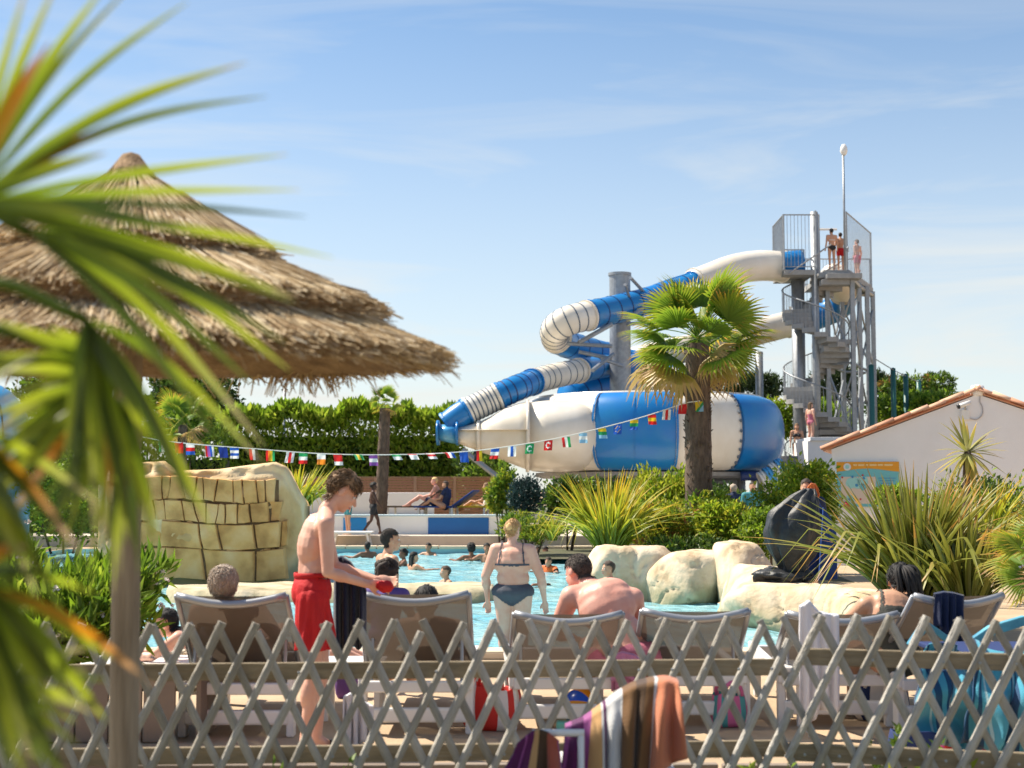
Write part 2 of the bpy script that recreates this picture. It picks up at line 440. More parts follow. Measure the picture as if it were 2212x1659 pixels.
# far terrace with low wall and blue panels
tz = 0.30
g = MB(); g.box((-3.4, 38.3 + 8, tz / 2), (26, 16, tz))
tag(g.build('terrace', mat('pale_beige_render', (0.62, 0.53, 0.43), .85, var=.08), bevel=.02), kind='structure')
wy = 39.3
w = empty('low_wall', (-2, wy, tz), label='long low white wall with blue panels behind the pool', cat='wall')
xl, xr = P(560, 1100, wy).x, P(1110, 1100, wy).x
MB().box(((xl + xr) / 2 + 2, .2, .25), (xr - xl, .4, .5)).build('wall_body', M_plaster, w)
MB().box(((xl + xr) / 2 + 2, .17, .52), (xr - xl + .06, .5, .05)).build('cap', mat('pale_blue_cap', (.55, .68, .72), .7), w, bevel=.01)
M_panel = mat('deep_blue_paint', (0.006, 0.13, 0.42), .45, var=.12, vscale=2)
M_panel2 = mat('bright_blue_paint', (0.01, 0.27, 0.68), .5, var=.1)
for x0, x1, mm in ((925, 1056, M_panel), (742, 792, M_panel2), (640, 700, M_panel2)):
    a, b_ = P(x0, 1100, wy).x, P(x1, 1100, wy).x
    MB().box(((a + b_) / 2 + 2, -.012, .235), (b_ - a, .03, .45)).build('blue_panel', mm, w, bevel=.006)
# raised planting bed behind the low wall
g = MB(); g.box(((xl + xr) / 2, wy + 3.6, tz + .22), (xr - xl, 6.3, .44))
tag(g.build('raised_bed', mat('dry_bed_soil', (.40, .32, .2), .95, var=.2, bump=.4)), kind='structure')

# wooden slat fence and white rear wall
M_wood = mat('reddish_larch_slat', (0.33, 0.17, 0.10), .75, col2=(.25, .125, .07), vscale=5, stretch=(1, 20, 20), bump=.2)
M_wood2 = mat('pale_larch_post', (0.36, 0.22, 0.14), .75, var=.2)
fy = 47.0
a, b_ = P(640, 1060, fy).x, P(1068, 1060, fy).x
zt, zb = P(900, 1031, fy).z, P(900, 1098, fy).z - .3
f = empty('slat_fence', ((a + b_) / 2, fy, 0), label='reddish wooden screen fence of horizontal slats below the tall hedge', cat='fence')
Ls = b_ - a; npan = 5; pl = Ls / npan
slat_me = MB().box((0, 0, 0), (pl - .1, .022, .075)).mesh('slat'); slat_me.materials.append(M_wood)
k = int((zt - zb) / .087)
for i in range(npan + 1):
    MB().box((-Ls / 2 + i * pl, .0, (zt + .02) / 2), (.1, .09, zt + .02)).build('post', M_wood2, f, bevel=.008)
    if i < npan:
        for j in range(k):
            link('slat', slat_me, f, None, (-Ls / 2 + (i + .5) * pl, -.005, zt - .06 - j * .087))
        MB().box((-Ls / 2 + (i + .5) * pl, .0, zt + .005), (pl - .1, .07, .03)).build('top_rail', M_wood2, f)
ry = 45.6
a, b_ = P(600, 1060, ry).x, P(938, 1060, ry).x
zt = P(800, 1064, ry).z
w2 = MB(); w2.box(((a + b_) / 2, ry, zt / 2), (b_ - a, .25, zt))
tag(w2.build('rear_wall', M_plaster, bevel=.015), 'plain white rendered wall in front of the slat fence', 'wall')
# ================================================================== water slide
def tube_seg(parent, pts, r, m, name='tube_section', ribs=0, flange=True, rib_mat=None, fl_mat=None, n=22):
    mb = MB(); mb.tube(pts, r, n, cap=True)
    o = mb.build(name, m, parent, sm=True)
    L_ = len(pts)
    def ring(i, rr, t, mt, nm):
        i = max(0, min(L_ - 2, i)); p, q = pts[i], pts[i + 1]
        d = (q - p).normalized()
        a = MB(); a.tube([p - d * t, p - d * t, p + d * t, p + d * t], [r * .97, rr, rr, r * .97], n, cap=False)
        a.build(nm, mt, o, sm=False)
    if flange:
        ring(0, r * 1.09, .035, fl_mat or m, 'flange'); ring(L_ - 2, r * 1.09, .035, fl_mat or m, 'flange')
    for k in range(1, ribs):
        ring(int(k * (L_ - 1) / ribs), r * 1.022, .022, rib_mat, 'rib')
    return o
M_rib = mat('dark_seam', (0.10, 0.13, 0.17), .5)
M_ribb = mat('dark_blue_seam', (0.02, 0.04, 0.14), .5)
sl = empty('tube_slide', (P(1320, 1000, 49).x, 49, 0), label='long enclosed blue and white tube slide winding from tower to bowl', cat='water slide')
def rel(o, pts): return [p - o.location for p in pts]
# upper run: tower -> left bend -> back right, loop behind the palm -> down into the bowl
keys = [(1690, 576, 55.5), (1640, 574, 55), (1585, 583, 54.4), (1520, 608, 53.8), (1455, 632, 53), (1390, 653, 52.2), (1330, 668, 51.2), (1268, 682, 50), (1225, 694, 49.6), (1200, 712, 50.0), (1204, 732, 51), (1240, 749, 53.0), (1290, 763, 54.6), (1345, 775, 55.6), (1385, 783, 55.6),
        (1392, 788, 55), (1365, 789, 54.4), (1310, 791, 53.2), (1250, 801, 50.6), (1170, 819, 48.2), (1110, 841, 46.2), (1050, 869, 45.8), (1000, 894, 45.6), (965, 920, 45.6)]
up = crspline(rel(sl, [P(*k) for k in keys]), 12)
# colour breaks by index along keys (x12)
segs = [(0, 3.4, M_white, 0), (3.4, 7, M_blue, 9), (7, 10, M_white, 9), (10, 13, M_blue, 5), (13, 16.6, M_blue, 4), (16.6, 18, M_blue, 3), (18, 19.4, M_white, 7), (19.4, 20.6, M_blue, 6), (20.6, 21.9, M_white, 8), (21.9, 23, M_blue, 0)]
for s0, s1, mm, rb in segs:
    pts = up[int(s0 * 12):int(s1 * 12) + 1]
    rad = 0.60 if s0 < 3 else (.52 if s0 < 13 else .43)
    tube_seg(sl, pts, rad, mm, ribs=rb, rib_mat=M_rib if mm is M_white else M_ribb, fl_mat=M_blue if mm is M_blue else M_white)
# blue handrail above the palm
MB().tube(crspline(rel(sl, [P(1388, 644, 52.2), P(1390, 628, 52.2), P(1440, 607, 52.8), P(1500, 588, 53.4), P(1525, 578, 53.7)]), 4), .05, 6).build('rail', M_blue, sl)
# column and struts
cl = P(1340, 800, 52.2) - sl.location
MB().lathe([(.0, 0), (.39, 0), (.39, P(1340, 596, 52.2).z), (.43, P(1340, 596, 52.2).z), (.43, P(1340, 590, 52.2).z), (0, P(1340, 590, 52.2).z)], 28, (cl.x, cl.y, 0)).build('column', M_steel, sl, sm=False)
def strut(a, b, r=.07): MB().tube([P(*a) - sl.location, P(*b) - sl.location], r, 8).build('strut', M_steel, sl)
strut((1322, 700, 50.2), (1250, 740, 50), .08); strut((1322, 748, 50.2), (1225, 742, 50)); strut((1322, 775, 50), (1250, 760, 50))
strut((1325, 765, 49.9), (1280, 800, 48)); strut((1300, 775, 49.8), (1345, 790, 50.3)); strut((1362, 600, 50.4), (1392, 632, 52), .06); strut((1350, 615, 50.4), (1362, 650, 51.5), .06)
strut((1355, 690, 50.4), (1420, 640, 52.5), .07); strut((1355, 700, 50.8), (1480, 690, 54), .07)
# second slide, behind
s2 = empty('tube_slide', (P(1500, 1000, 58).x, 58, 0), label='second white and blue tube slide passing behind the palm and stair tower', cat='water slide')
keys = [(1800, 600, 57.5), (1822, 632, 59), (1815, 660, 60.5), (1770, 682, 61), (1715, 697, 60.8), (1640, 716, 60), (1560, 738, 59), (1470, 756, 58.2), (1400, 772, 58), (1345, 786, 58.6), (1345, 802, 60), (1420, 812, 60), (1470, 820, 58), (1450, 826, 56), (1395, 830, 55), (1320, 836, 54.2), (1262, 846, 53.6), (1228, 862, 53)]
up2 = crspline(rel(s2, [P(*k) for k in keys]), 10)
for s0, s1, mm, rb in [(0, 1, M_white, 0), (1, 4.2, M_blue, 0), (4.2, 9, M_white, 0), (9, 12.3, M_blue, 0), (12.3, 13, M_blue, 3), (13, 15, M_white, 4), (15, 17, M_blue, 3)]:
    tube_seg(s2, up2[int(s0 * 10):int(s1 * 10) + 1], .56, mm, ribs=rb, rib_mat=M_rib if mm is M_white else M_ribb)
for x in (1400, 1500, 1640):
    p = P(x, 790, 58.5) - s2.location
    MB().tube([(p.x, p.y, -s2.location.z), (p.x, p.y, P(x, 760, 58.5).z)], .16, 12).build('column', M_steel, s2, sm=True)

# the bowl
BY = 49.0
bc = P(1400, 945, BY); sb = S(BY)
bowl = empty('slide_bowl', (bc.x, BY, 0), label='huge blue and white bowl the tube slide empties into', cat='water slide')
zt_, zb_ = P(1400, 862, BY).z, P(1400, 1020, BY).z
zm, hb = (zt_ + zb_) / 2, (zt_ - zb_) / 2
Rout = (1690 - 1400) / sb
prof = []
for i in range(15):                                   # rounded outer flank, bottom lip to top lip
    a = -math.pi / 2 + math.pi * i / 14
    ca = max(0.0, math.cos(a)) ** .62
    sa = math.copysign(abs(math.sin(a)) ** .9, math.sin(a))
    prof.append((Rout - hb * .86 + hb * .86 * ca, zm + hb * sa))
def bowl_panel(a0, a1, mm, d=0.0, flange=True):
    pr = [(r + d, z) for r, z in prof]
    inner = [(r - .06, z) for r, z in pr][::-1]
    mb = MB(); mb.lathe(pr + inner + [pr[0]], max(3, int((a1 - a0) / .05)), (0, 0, 0), a0=a0, a1=a1)
    o = mb.build('panel', mm, bowl, sm=False); smooth(o.data)
    if flange:
        for a in (a0, a1):
            rb_ = [(r + .07, z) for r, z in pr]
            mb = MB(); mb.lathe(rb_ + [(r - .02, z) for r, z in rb_][::-1] + [rb_[0]], 1, (0, 0, 0), a0=a - .007, a1=a + .007)
            mb.build('flange', mm, o)
            if mm is M_white and a == a1: pass
    return o
# angles: -90 deg faces the camera; panels measured from the picture
def ang(x):
    best = min(((abs(CX + FPX * (bc.x + Rout * math.cos(a_)) / (BY + Rout * math.sin(a_)) - x), a_) for a_ in [-math.pi + i_ * .002 for i_ in range(1571)]))
    return best[1]
A = [ang(1100), ang(1283), ang(1463), ang(1604), 0.35, 1.2, 2.2, math.pi + .35]
cols = [M_white, M_blue, M_white, M_blue, M_white, M_blue, M_white]
for i in range(7):
    a0, a1 = A[i], A[i + 1]
    if i == 6: a1 = A[0] + 2 * math.pi
    bowl_panel(a0, a1, cols[i], .05 if (cols[i] is M_blue and i == 1) else 0.0)
# thin panel joints and bolts
for x in (1180, 1370):
    a = ang(x); mb = MB(); pr = [(r + .055 if 1283 < x < 1463 else r + .012, z) for r, z in prof]
    mb.lathe([(r + .012, z) for r, z in pr] + pr[::-1] + [(pr[0][0] + .012, pr[0][1])], 1, a0=a - .003, a1=a + .003); mb.build('joint', M_white if x < 1283 else M_blue, bowl)
bolt = MB().lathe([(0, .03), (.05, .025), (.055, 0), (0, 0)], 8).mesh('bolt'); bolt.materials.append(M_rib)
for i in range(2, 13):
    r_, z_ = prof[i]; a = ang(1600)
    o = link('bolt', bolt, bowl, None, ((r_ + .03) * math.cos(a), (r_ + .03) * math.sin(a), z_)); o.rotation_euler = (R(90), 0, a + R(90))
# top rim, inner cone and floor plate
MB().lathe([(Rout - hb * .86 - .1, zt_ - .02), (Rout - hb * .86 - .1, zt_ + .06), (Rout - hb * .6, zt_ + .03), (Rout - hb * .6, zt_ - .05)], 60).build('rim', M_white, bowl, sm=True)
MB().lathe([(Rout - hb * .86, zb_ + .05), (2.0, zb_ - .25), (.6, zb_ - .45)], 48).build('bowl_floor', M_white, bowl, sm=True)
M_plate = mat('grey_underframe', (0.33, 0.31, 0.29), .7, var=.2)
MB().lathe([(0, zb_ - .22), (Rout - 1.0, zb_ - .22), (Rout - .75, zb_ - .16), (Rout - .75, zb_ - .03), (Rout - 1.2, zb_ - .01)], 48).build('underframe', M_plate, bowl)
for i in range(8):
    a = i * math.pi / 4 + .3; x, y = (Rout - 1.3) * math.cos(a), (Rout - 1.3) * math.sin(a)
    MB().tube([(x, y, 0), (x, y, zb_ - .2)], .14, 10).build('leg', M_steel, bowl, sm=True)
    MB().tube([(0, 0, zb_ - .3), (x, y, zb_ - .3)], .1, 6).build('radial_beam', M_steel, bowl)
# entry horn where the tube joins the bowl on the left
def horn(keys, mm, name='entry_horn', n=28):
    mb = MB(); secs = []
    for (x, yt, yb, Y, dep) in keys:
        t_, b2 = P(x, yt, Y) - bowl.location, P(x, yb, Y) - bowl.location
        c = (t_ + b2) / 2; h = (t_.z - b2.z) / 2
        secs.append((c, h, dep))
    for c, h, dep in secs:
        for j in range(n):
            a = 2 * math.pi * j / n
            ca, sa = math.cos(a), math.sin(a)
            mb.V.append(Vector((c.x, c.y + dep * math.copysign(abs(ca) ** .8, ca), c.z + h * math.copysign(abs(sa) ** .85, sa))))
    for i in range(len(secs) - 1):
        for j in range(n): mb.F.append([i * n + j, i * n + (j + 1) % n, (i + 1) * n + (j + 1) % n, (i + 1) * n + j]); mb.M.append(0)
    mb.F.append(list(range(n))); mb.M.append(0); mb.F.append([(len(secs) - 1) * n + j for j in range(n)][::-1]); mb.M.append(0)
    return mb.build(name, mm, bowl, sm=True)
H1 = [(985, 924, 956, 45.6, .55), (1010, 919, 966, 45.6, .6), (1034, 911, 974, 45.6, .7)]
H2 = [(1036, 911, 976, 45.6, .74), (1060, 900, 984, 45.7, .95), (1090, 882, 996, 45.8, 1.2), (1120, 872, 1008, 46, 1.5), (1142, 868, 1016, 46.2, 1.8)]
H3 = [(1142, 870, 1016, 46.3, 1.8), (1180, 866, 1019, 46.4, 2), (1240, 864, 1020, 46.6, 2.2), (1300, 864, 1019, 47, 2)]
h1 = horn(H1, M_white); h2 = horn(H2, M_white); h3 = horn(H3, M_white, 'entry_panel')
for (x, yt, yb, Y, d) in ((1034, 907, 978, 45.6, .78), (1139, 864, 1020, 46.1, 1.9)):
    o = horn([(x - 3, yt, yb, Y, d), (x + 4, yt, yb, Y, d)], M_white, 'flange')
horn([(950, 917, 952, 45.6, .62), (988, 918, 960, 45.6, .62)], M_lblue, 'tube_elbow')
for x in (946, 988): horn([(x - 2, 908, 962, 45.6, .75), (x + 3, 908, 962, 45.6, .75)], M_blue, 'flange')
horn([(985, 929, 931.5, 45.58, .6), (1142, 929, 931.5, 45.0, .9)], M_white, 'ledge')
# drain elbow at right and prop at left
MB().tube(crspline([P(1600, 1028, 46) - bowl.location, P(1640, 1030, 46) - bowl.location, P(1660, 1050, 46) - bowl.location, P(1662, 1085, 46) - bowl.location], 5), .16, 10).build('drain_pipe', M_ribb, bowl, sm=True)
for k in range(4):
    p, q = P(1650 + 12 * k, 1040 - 9 * k + 8, 45.5) - bowl.location, P(1662 + 12 * k, 1034 - 9 * k + 8, 45.5) - bowl.location
    tube_seg(bowl, [p, (p + q) / 2, q], .42, M_lblue if k % 2 else M_white, name='outlet_section')
MB().tube([P(1000, 972, 45) - bowl.location, P(1085, 1038, 44.5) - bowl.location, ], .09, 8).build('prop', M_steel, bowl)

# ================================================================== stair tower
TY = 55.0
tw = empty('stair_tower', (P(1765, 1000, TY).x, TY, 0), label='grey steel tower with spiral stairs and railed top platform', cat='tower')
T0 = tw.location
def tp_(x, y, Y): return P(x, y, Y) - T0
def bar(a, b, r=.05, nm='brace', n=6, mm=None): return MB().tube([a, b], r, n).build(nm, mm or M_steel, tw, sm=n > 6)
plat_z = P(1765, 592, TY).z
st = S(TY)
# spiral stair about the post at x=1765
ax_r = 1.27
post = MB().tube([(0, -.15, 0), (0, -.15, P(1765, 460, TY).z)], .15, 16).build('central_post', M_steel, tw, sm=True)
p2 = tp_(1733, 900, TY); MB().tube([(p2.x, p2.y + .5, 0), (p2.x, p2.y + .5, plat_z - .2)], .26, 16).build('column', M_steel, tw, sm=True)
nst = 17; pitch_m = 170 / st
tread_w = 2 * math.pi / nst
tr = MB(); h_ = pitch_m / nst
for (r0, r1) in ((.12, ax_r),):
    V = []
    for z in (-h_ * 1.0, 0):
        for (rr, a) in ((r0, 0), (r1, 0), (r1, tread_w * .55), (r1, tread_w * 1.12), (r0, tread_w * 1.12)):
            V.append((rr * math.cos(a), rr * math.sin(a), z))
    tr.add(V, [[4, 3, 2, 1, 0], [5, 6, 7, 8, 9], [0, 1, 6, 5], [1, 2, 7, 6], [2, 3, 8, 7], [3, 4, 9, 8], [4, 0, 5, 9]])
tread_me = tr.mesh('tread'); tread_me.materials.append(M_conc)
z0 = .4; i = 0
a_off = R(-20)
ztop = plat_z - .1
rail_pts, rail2 = [], []
while True:
    z = ztop - i * h_
    if z < z0: break
    a = a_off + i * tread_w
    o = link('tread', tread_me, tw, None, (0, -.15, z)); o.rotation_euler = (0, 0, a)
    rail_pts.append(Vector((ax_r * math.cos(a), -.15 + ax_r * math.sin(a), z + 1.05)))
    rail2.append(Vector((ax_r * math.cos(a), -.15 + ax_r * math.sin(a), z)))
    i += 1
hp = crspline(rail_pts, 3)
MB().tube(hp, .03, 6).build('handrail', M_steel, tw, sm=True)
for k in range(0, len(rail_pts)):
    for fr in (0, .33, .66):
        if k + 1 >= len(rail_pts): continue
        a_, b2 = rail2[k].lerp(rail2[k + 1], fr), rail_pts[k].lerp(rail_pts[k + 1], fr)
        MB().tube([a_, b2], .011, 4).build('baluster', M_steel, tw)
# quarter landings on the right of the post
for y, wd in ((742, 66), (935, 70), (600, 75)):
    c = tp_(1798, y, TY)
    MB().box((c.x, c.y + .2, c.z), (wd / st, 1.7, .2)).build('landing', M_conc, tw, bevel=.02)
    MB().box((c.x - .05, c.y - .55, c.z - .28), (wd / st * .8, .5, .22)).build('step', M_conc, tw, bevel=.02)
# platform slab and edge beams
pl_, pr_ = tp_(1688, 592, TY), tp_(1888, 600, TY + 3)
MB().box(((pl_.x + -.1) / 2, .6, plat_z - .02), (-pl_.x - .1, 2.4, .2)).build('platform', M_conc, tw, bevel=.015)
MB().prism([(.3, -.5), (1.28, -.5), (3.42, 4.4), (.5, 4.4)], plat_z - .12, plat_z + .08).build('platform', M_conc, tw)
MB().box((.95, -.7, plat_z - .22), (1.35, .7, .2)).build('step', M_conc, tw, bevel=.015)
# railings 2.2 m
def railing(a, b, h=2.2, nb=None, base=0.02):
    a, b = Vector(a), Vector(b); up_ = Vector((0, 0, h))
    L_ = (b - a).length; nb = nb or max(2, int(L_ / .13))
    o = MB().tube([a + up_, b + up_], .028, 6).build('railing', M_steel, tw)
    for e in (a, b): MB().tube([e, e + up_ * 1.01], .04, 6).build('rail_post', M_steel, o)
    MB().tube([a + Vector((0, 0, .12)), b + Vector((0, 0, .12))], .02, 6).build('bottom_rail', M_steel, o)
    for k in range(1, nb):
        q = a.lerp(b, k / nb)
        MB().tube([q + Vector((0, 0, .12)), q + up_], .012, 4).build('bar', M_steel, o)
zb2 = plat_z + .08
xL = pl_.x
railing((xL, -.55, zb2), (-.02, -.55, zb2), 2.15)
railing((xL, -.5, zb2), (xL + .05, 1.9, zb2), 2.15)
railing((-.02, -.5, zb2), (.28, .3, zb2), 2.3, 5)
railing((1.2, -.35, zb2 - .05), (3.3, 4.2, zb2 - .05), 2.35, 22)
railing((.5, 4.2, zb2), (3.26, 4.22, zb2), 1.2)
railing((-.9, 1.9, zb2), (.0, 1.9, zb2), 1.2)
bar(tp_(1690 + 15, 590, TY - .6), tp_(1765 + 30, 528, TY - .6), .035, 'sloping_rail')
for k in range(5): pass
# slide mouth (blue) inside the platform
MB().tube(crspline([(xL + .1, .3, plat_z + .40), (xL + .4, .3, plat_z + .45), (xL + .85, .35, plat_z + .5)], 4), [.5] * 9, 18).build('slide_mouth', M_blue, tw, sm=True)
# mast with floodlight head
mp_ = tp_(1822, 600, TY)
MB().tube([(mp_.x, -.3, plat_z), (mp_.x, -.3, P(1824, 336, TY).z)], .045, 8).build('mast', M_steel, tw, sm=True)
lamp = MB(); zc = P(1824, 328, TY).z
lamp.lathe([(0, .24), (.07, .22), (.13, .1), (.15, -.05), (.10, -.17), (.05, -.22), (0, -.22)], 14, (mp_.x + .03, -.3, zc)).build('lamp_head', M_wplastic, tw, sm=True)
bar(Vector((.2, 1, plat_z + 1.95)), Vector((1.15, 1, plat_z + 1.95)), .05, 'header', mm=M_wplastic)
# supporting columns and bracing
colsx = [(1788, TY + .2), (1842, TY - .6), (1857, TY + 1.6), (1874, TY + 2.6), (1886, TY + 4.2), (1820, TY + 3.6)]
tops = []
for x, Y in colsx:
    p = tp_(x, 700, Y); MB().box((p.x, p.y, (plat_z - .1) / 2), (.17, .17, plat_z - .1)).build('column', M_steel, tw, bevel=.012); tops.append(p)
for (i, j) in ((0, 1), (1, 2), (2, 4), (0, 5), (5, 4)):
    for z in (3.4, 6.4):
        a, b2 = tops[i], tops[j]
        bar(Vector((a.x, a.y, z)), Vector((b2.x, b2.y, z + 2.7)), .04); bar(Vector((a.x, a.y, z + 2.7)), Vector((b2.x, b2.y, z)), .04)
        bar(Vector((a.x, a.y, z)), Vector((b2.x, b2.y, z)), .055, 'beam')
for (i, j) in ((0, 1), (1, 2), (2, 4), (0, 5), (5, 4)):
    a, b2 = tops[i], tops[j]
    bar(Vector((a.x, a.y, plat_z - .25)), Vector((b2.x, b2.y, plat_z - .25)), .09, 'beam')
# curved grey wall at the foot of the stairs
w3 = empty('stair_base_wall', (P(1720, 1000, 52).x, 52, 0), label='grey curved concrete wall around the foot of the spiral stairs', cat='wall')
MB().lathe([(1.0, 0), (1.0, P(1720, 985, 52).z), (1.15, P(1720, 985, 52).z), (1.15, 0)], 16, (.1, .9, 0), a0=R(150), a1=R(290)).build('wall_body', M_conc, w3)
for k in range(8):
    z = P(1720, 1015, 51).z - k * .17
    MB().box((.35, -.2 - k * .22, z / 2 + .001 * k), (.95, .23, z)).build('step', M_conc, w3)
# flat roofed hut between tower and gable house
hb_ = empty('flat_roofed_hut', (P(1800, 1000, 50).x, 50, 0), label='small flat roofed white hut behind the gabled house', cat='hut')
a_, b2 = P(1757, 950, 50), P(1835, 950, 50)
hz_ = P(1800, 952, 50).z
MB().box((0, 1.2, hz_ / 2), ((b2.x - a_.x) * 1.4, 2.4, hz_)).build('wall_body', M_plaster, hb_)
MB().box((0.1, 1.2, hz_ + .06), ((b2.x - a_.x) * 1.44, 2.6, .12)).build('roof', mat('white_coping', (.75, .75, .76), .6), hb_, bevel=.01)

# ================================================================== gabled house
GY = 28.0
gl, gp = P(1803, 968, GY), P(2112, 852, GY)
GR = R(-17)
gh = empty('gabled_house', (gp.x, GY, 0), GR, label='small white rendered house with low gable and orange tiled roof', cat='house')
half = gp.x - gl.x; ze, zp = gl.z, gp.z
def HP(x, y, off=0.0):
    a = P(x, y, 1.0); d = a - Vector((0, 0, CAM_H)); n_ = Vector((math.sin(GR), -math.cos(GR), 0)); o_ = Vector((gp.x, GY, 0)) + n_ * off
    t = (o_ - Vector((0, 0, CAM_H))).dot(n_) / d.dot(n_); return Vector((0, 0, CAM_H)) + d * t
poly = [(-half, 0), (half, 0), (half, ze), (0, zp), (-half, ze)]
mb = MB(); V = [(x, 0, z) for x, z in poly] + [(x, 6, z) for x, z in poly]
mb.add(V, [[0, 1, 2, 3, 4][::-1], [5, 6, 7, 8, 9], [0, 1, 6, 5], [1, 2, 7, 6], [2, 3, 8, 7], [3, 4, 9, 8], [4, 0, 5, 9]]); mb.build('wall', M_plaster, gh)
M_tile = mat('terracotta_tile', (0.60, 0.30, 0.19), .8, ramp=[(.0, (.48, .22, .13)), (.5, (.62, .33, .21)), (1, (.70, .45, .30))], objrand=True)
slope = math.atan2(zp - ze, half); Ls = math.hypot(half, zp - ze) + .18
for sgn in (-1, 1):
    rot = Matrix.Rotation(-slope * -sgn, 3, 'Y') if False else Matrix.Rotation(sgn * slope, 3, 'Y')
    mid = Vector((sgn * half / 2, 3, (ze + zp) / 2 + .035)) + rot @ Vector((sgn * .09, 0, 0))
    roof = MB().box(mid, (Ls, 6.0, .03), rot).build('roof', M_tile, gh)
    # half-round verge and field tiles
    tl = MB()
    nt_ = 9; k_ = 7
    for i_ in range(2):
        xx = -.24 + .48 * i_
        for j in range(k_ + 1):
            a = math.pi * j / k_; rr = .085 if i_ == 0 else .07
            tl.V.append(Vector((xx, rr * math.cos(a), rr * math.sin(a))))
        for j in range(k_ + 1):
            a = math.pi * j / k_; rr = (.085 if i_ == 0 else .07) - .014
            tl.V.append(Vector((xx, rr * math.cos(a), rr * math.sin(a))))
    q = k_ + 1
    for j in range(k_):
        tl.F += [[j, j + 1, 2 * q + j + 1, 2 * q + j], [q + j, 3 * q + j, 3 * q + j + 1, q + j + 1], [j, q + j, q + j + 1, j + 1], [2 * q + j, 2 * q + j + 1, 3 * q + j + 1, 3 * q + j]]
    tl.F += [[0, 2 * q, 3 * q, q], [k_, q + k_, 3 * q + k_, 2 * q + k_]]
    tl.M = [0] * len(tl.F)
    tme = tl.mesh('tile', True); tme.materials.append(M_tile)
    for row in range(6):
        for i_ in range(nt_):
            d = (i_ + .5) / nt_ * Ls - .02
            c = Vector((0, 0, zp + .075)) + (Matrix.Rotation(sgn * slope, 3, 'Y') @ Vector((sgn * d, 0, 0)))
            o = link('tile', tme, gh, None, (c.x, .0 + row * .2 - .02, c.z + (0.012 * (i_ % 2)) + rnd.uniform(-.008, .008)))
            o.rotation_euler = (0, sgn * slope + (R(2)), rnd.uniform(-.02, .02)) if sgn > 0 else (0, sgn * slope + R(-2), math.pi + rnd.uniform(-.02, .02))
            if sgn < 0: o.rotation_euler = (0, -(-slope) , math.pi + rnd.uniform(-.02, .02))
MB().lathe([(0, .1), (.12, .08), (.14, 0), (.14, -.12), (0, -.12)], 12, (0, .1, zp + .1)).build('ridge_cap', M_plaster, gh, sm=True)
# wall camera and cable
cc = empty('security_camera', HP(2085, 880, .16), GR, label='small white security camera below the gable peak', cat='camera')
MB().tube([(-.11, -.08, 0.02), (.10, .0, .10)], .045, 10).build('camera_body', M_wplastic, cc, sm=True)
MB().tube([(-.145, -.094, .007), (-.11, -.08, .02)], .047, 10).build('lens', M_black, cc, sm=True)
MB().box((.0, .12, -.14), (.15, .1, .2)).build('junction_box', M_wplastic, cc, bevel=.01)
MB().tube([(.0, .02, .05), (0, .1, -.05)], .02, 6).build('bracket', M_alu, cc)
pts = crspline([Matrix.Rotation(-GR, 3, 'Z') @ (HP(x, y, .02) - cc.location) for x, y in ((2092, 903), (2110, 906), (2122, 895), (2122, 880), (2117, 868), (2117, 855))], 5)
MB().tube(pts, .012, 6).build('cable', mat('grey_cable', (.45, .42, .42), .6), cc)
# map sign
sx0, sx1 = HP(1808, 1046), HP(1943, 1046)
sg = empty('map_sign', HP(1875, 1046, .03), GR, label='orange and turquoise site map sign on the white house wall', cat='sign')
SW, SH = (sx1 - sx0).length, HP(1875, 998).z - HP(1875, 1095).z
M_turq = mat('turquoise_print', (.17, .50, .53), .5); M_or = mat('orange_print', (.80, .33, .015), .5); M_cream = mat('cream_print', (.72, .58, .46), .5)
M_txt = mat('pale_yellow_print', (.85, .62, .28), .5); M_dbl = mat('blue_print', (.05, .28, .52), .5); M_mint = mat('mint_print', (.35, .66, .62), .5); M_red = mat('red_print', (.55, .03, .04), .5)
MB().box((0, 0, 0), (SW, .03, SH)).build('board', M_turq, sg)
hd = MB(); top = SH / 2; pts = [(-SW / 2 + SW * i / 12, top - .17 - .035 * math.sin(i / 12 * 5.2 + 2.2)) for i in range(13)]
V = [(x, -.019, top) for x, z in pts] + [(x, -.019, z) for x, z in pts] + [(x, -.015, top) for x, z in pts] + [(x, -.015, z) for x, z in pts]
hd.add(V, [[i, i + 1, 14 + i, 13 + i] for i in range(12)] + [[26 + i, 39 + i, 40 + i, 27 + i] for i in range(12)]); hd.build('header', M_or, sg)
def disc(x, z, r, mm, nm, y=-.022, sx=1.0, seed=0):
    rr = random.Random(seed); n_ = 16
    pl2 = [(x + r * sx * math.cos(2 * math.pi * i / n_) * (1 + (rr.uniform(-.3, .3) if seed else 0)), z + r * math.sin(2 * math.pi * i / n_) * (1 + (rr.uniform(-.3, .3) if seed else 0))) for i in range(n_)]
    q = MB(); q.add([(a, y, b3) for a, b3 in pl2] + [(a, y + .003, b3) for a, b3 in pl2], [list(range(n_)), list(range(n_, 2 * n_))[::-1]] + [[i, n_ + i, n_ + (i + 1) % n_, (i + 1) % n_] for i in range(n_)]); return q.build(nm, mm, sg)
disc(-SW / 2 + .21, top - .1, .075, M_wplastic, 'logo', -.024); disc(-SW / 2 + .21, top - .1, .04, M_mint, 'logo_mark', -.028)
xx = -SW / 2 + .33
for wlen in (.07, .12, .05, .14, .1, .16):
    MB().box((xx + wlen / 2, -.021, top - .065), (wlen, .003, .035)).build('title_word', M_txt, sg); xx += wlen + .025
MB().box((-SW / 2 + .42, -.017, -.12), (.68, .006, SH - .36)).build('map_panel', M_cream, sg)
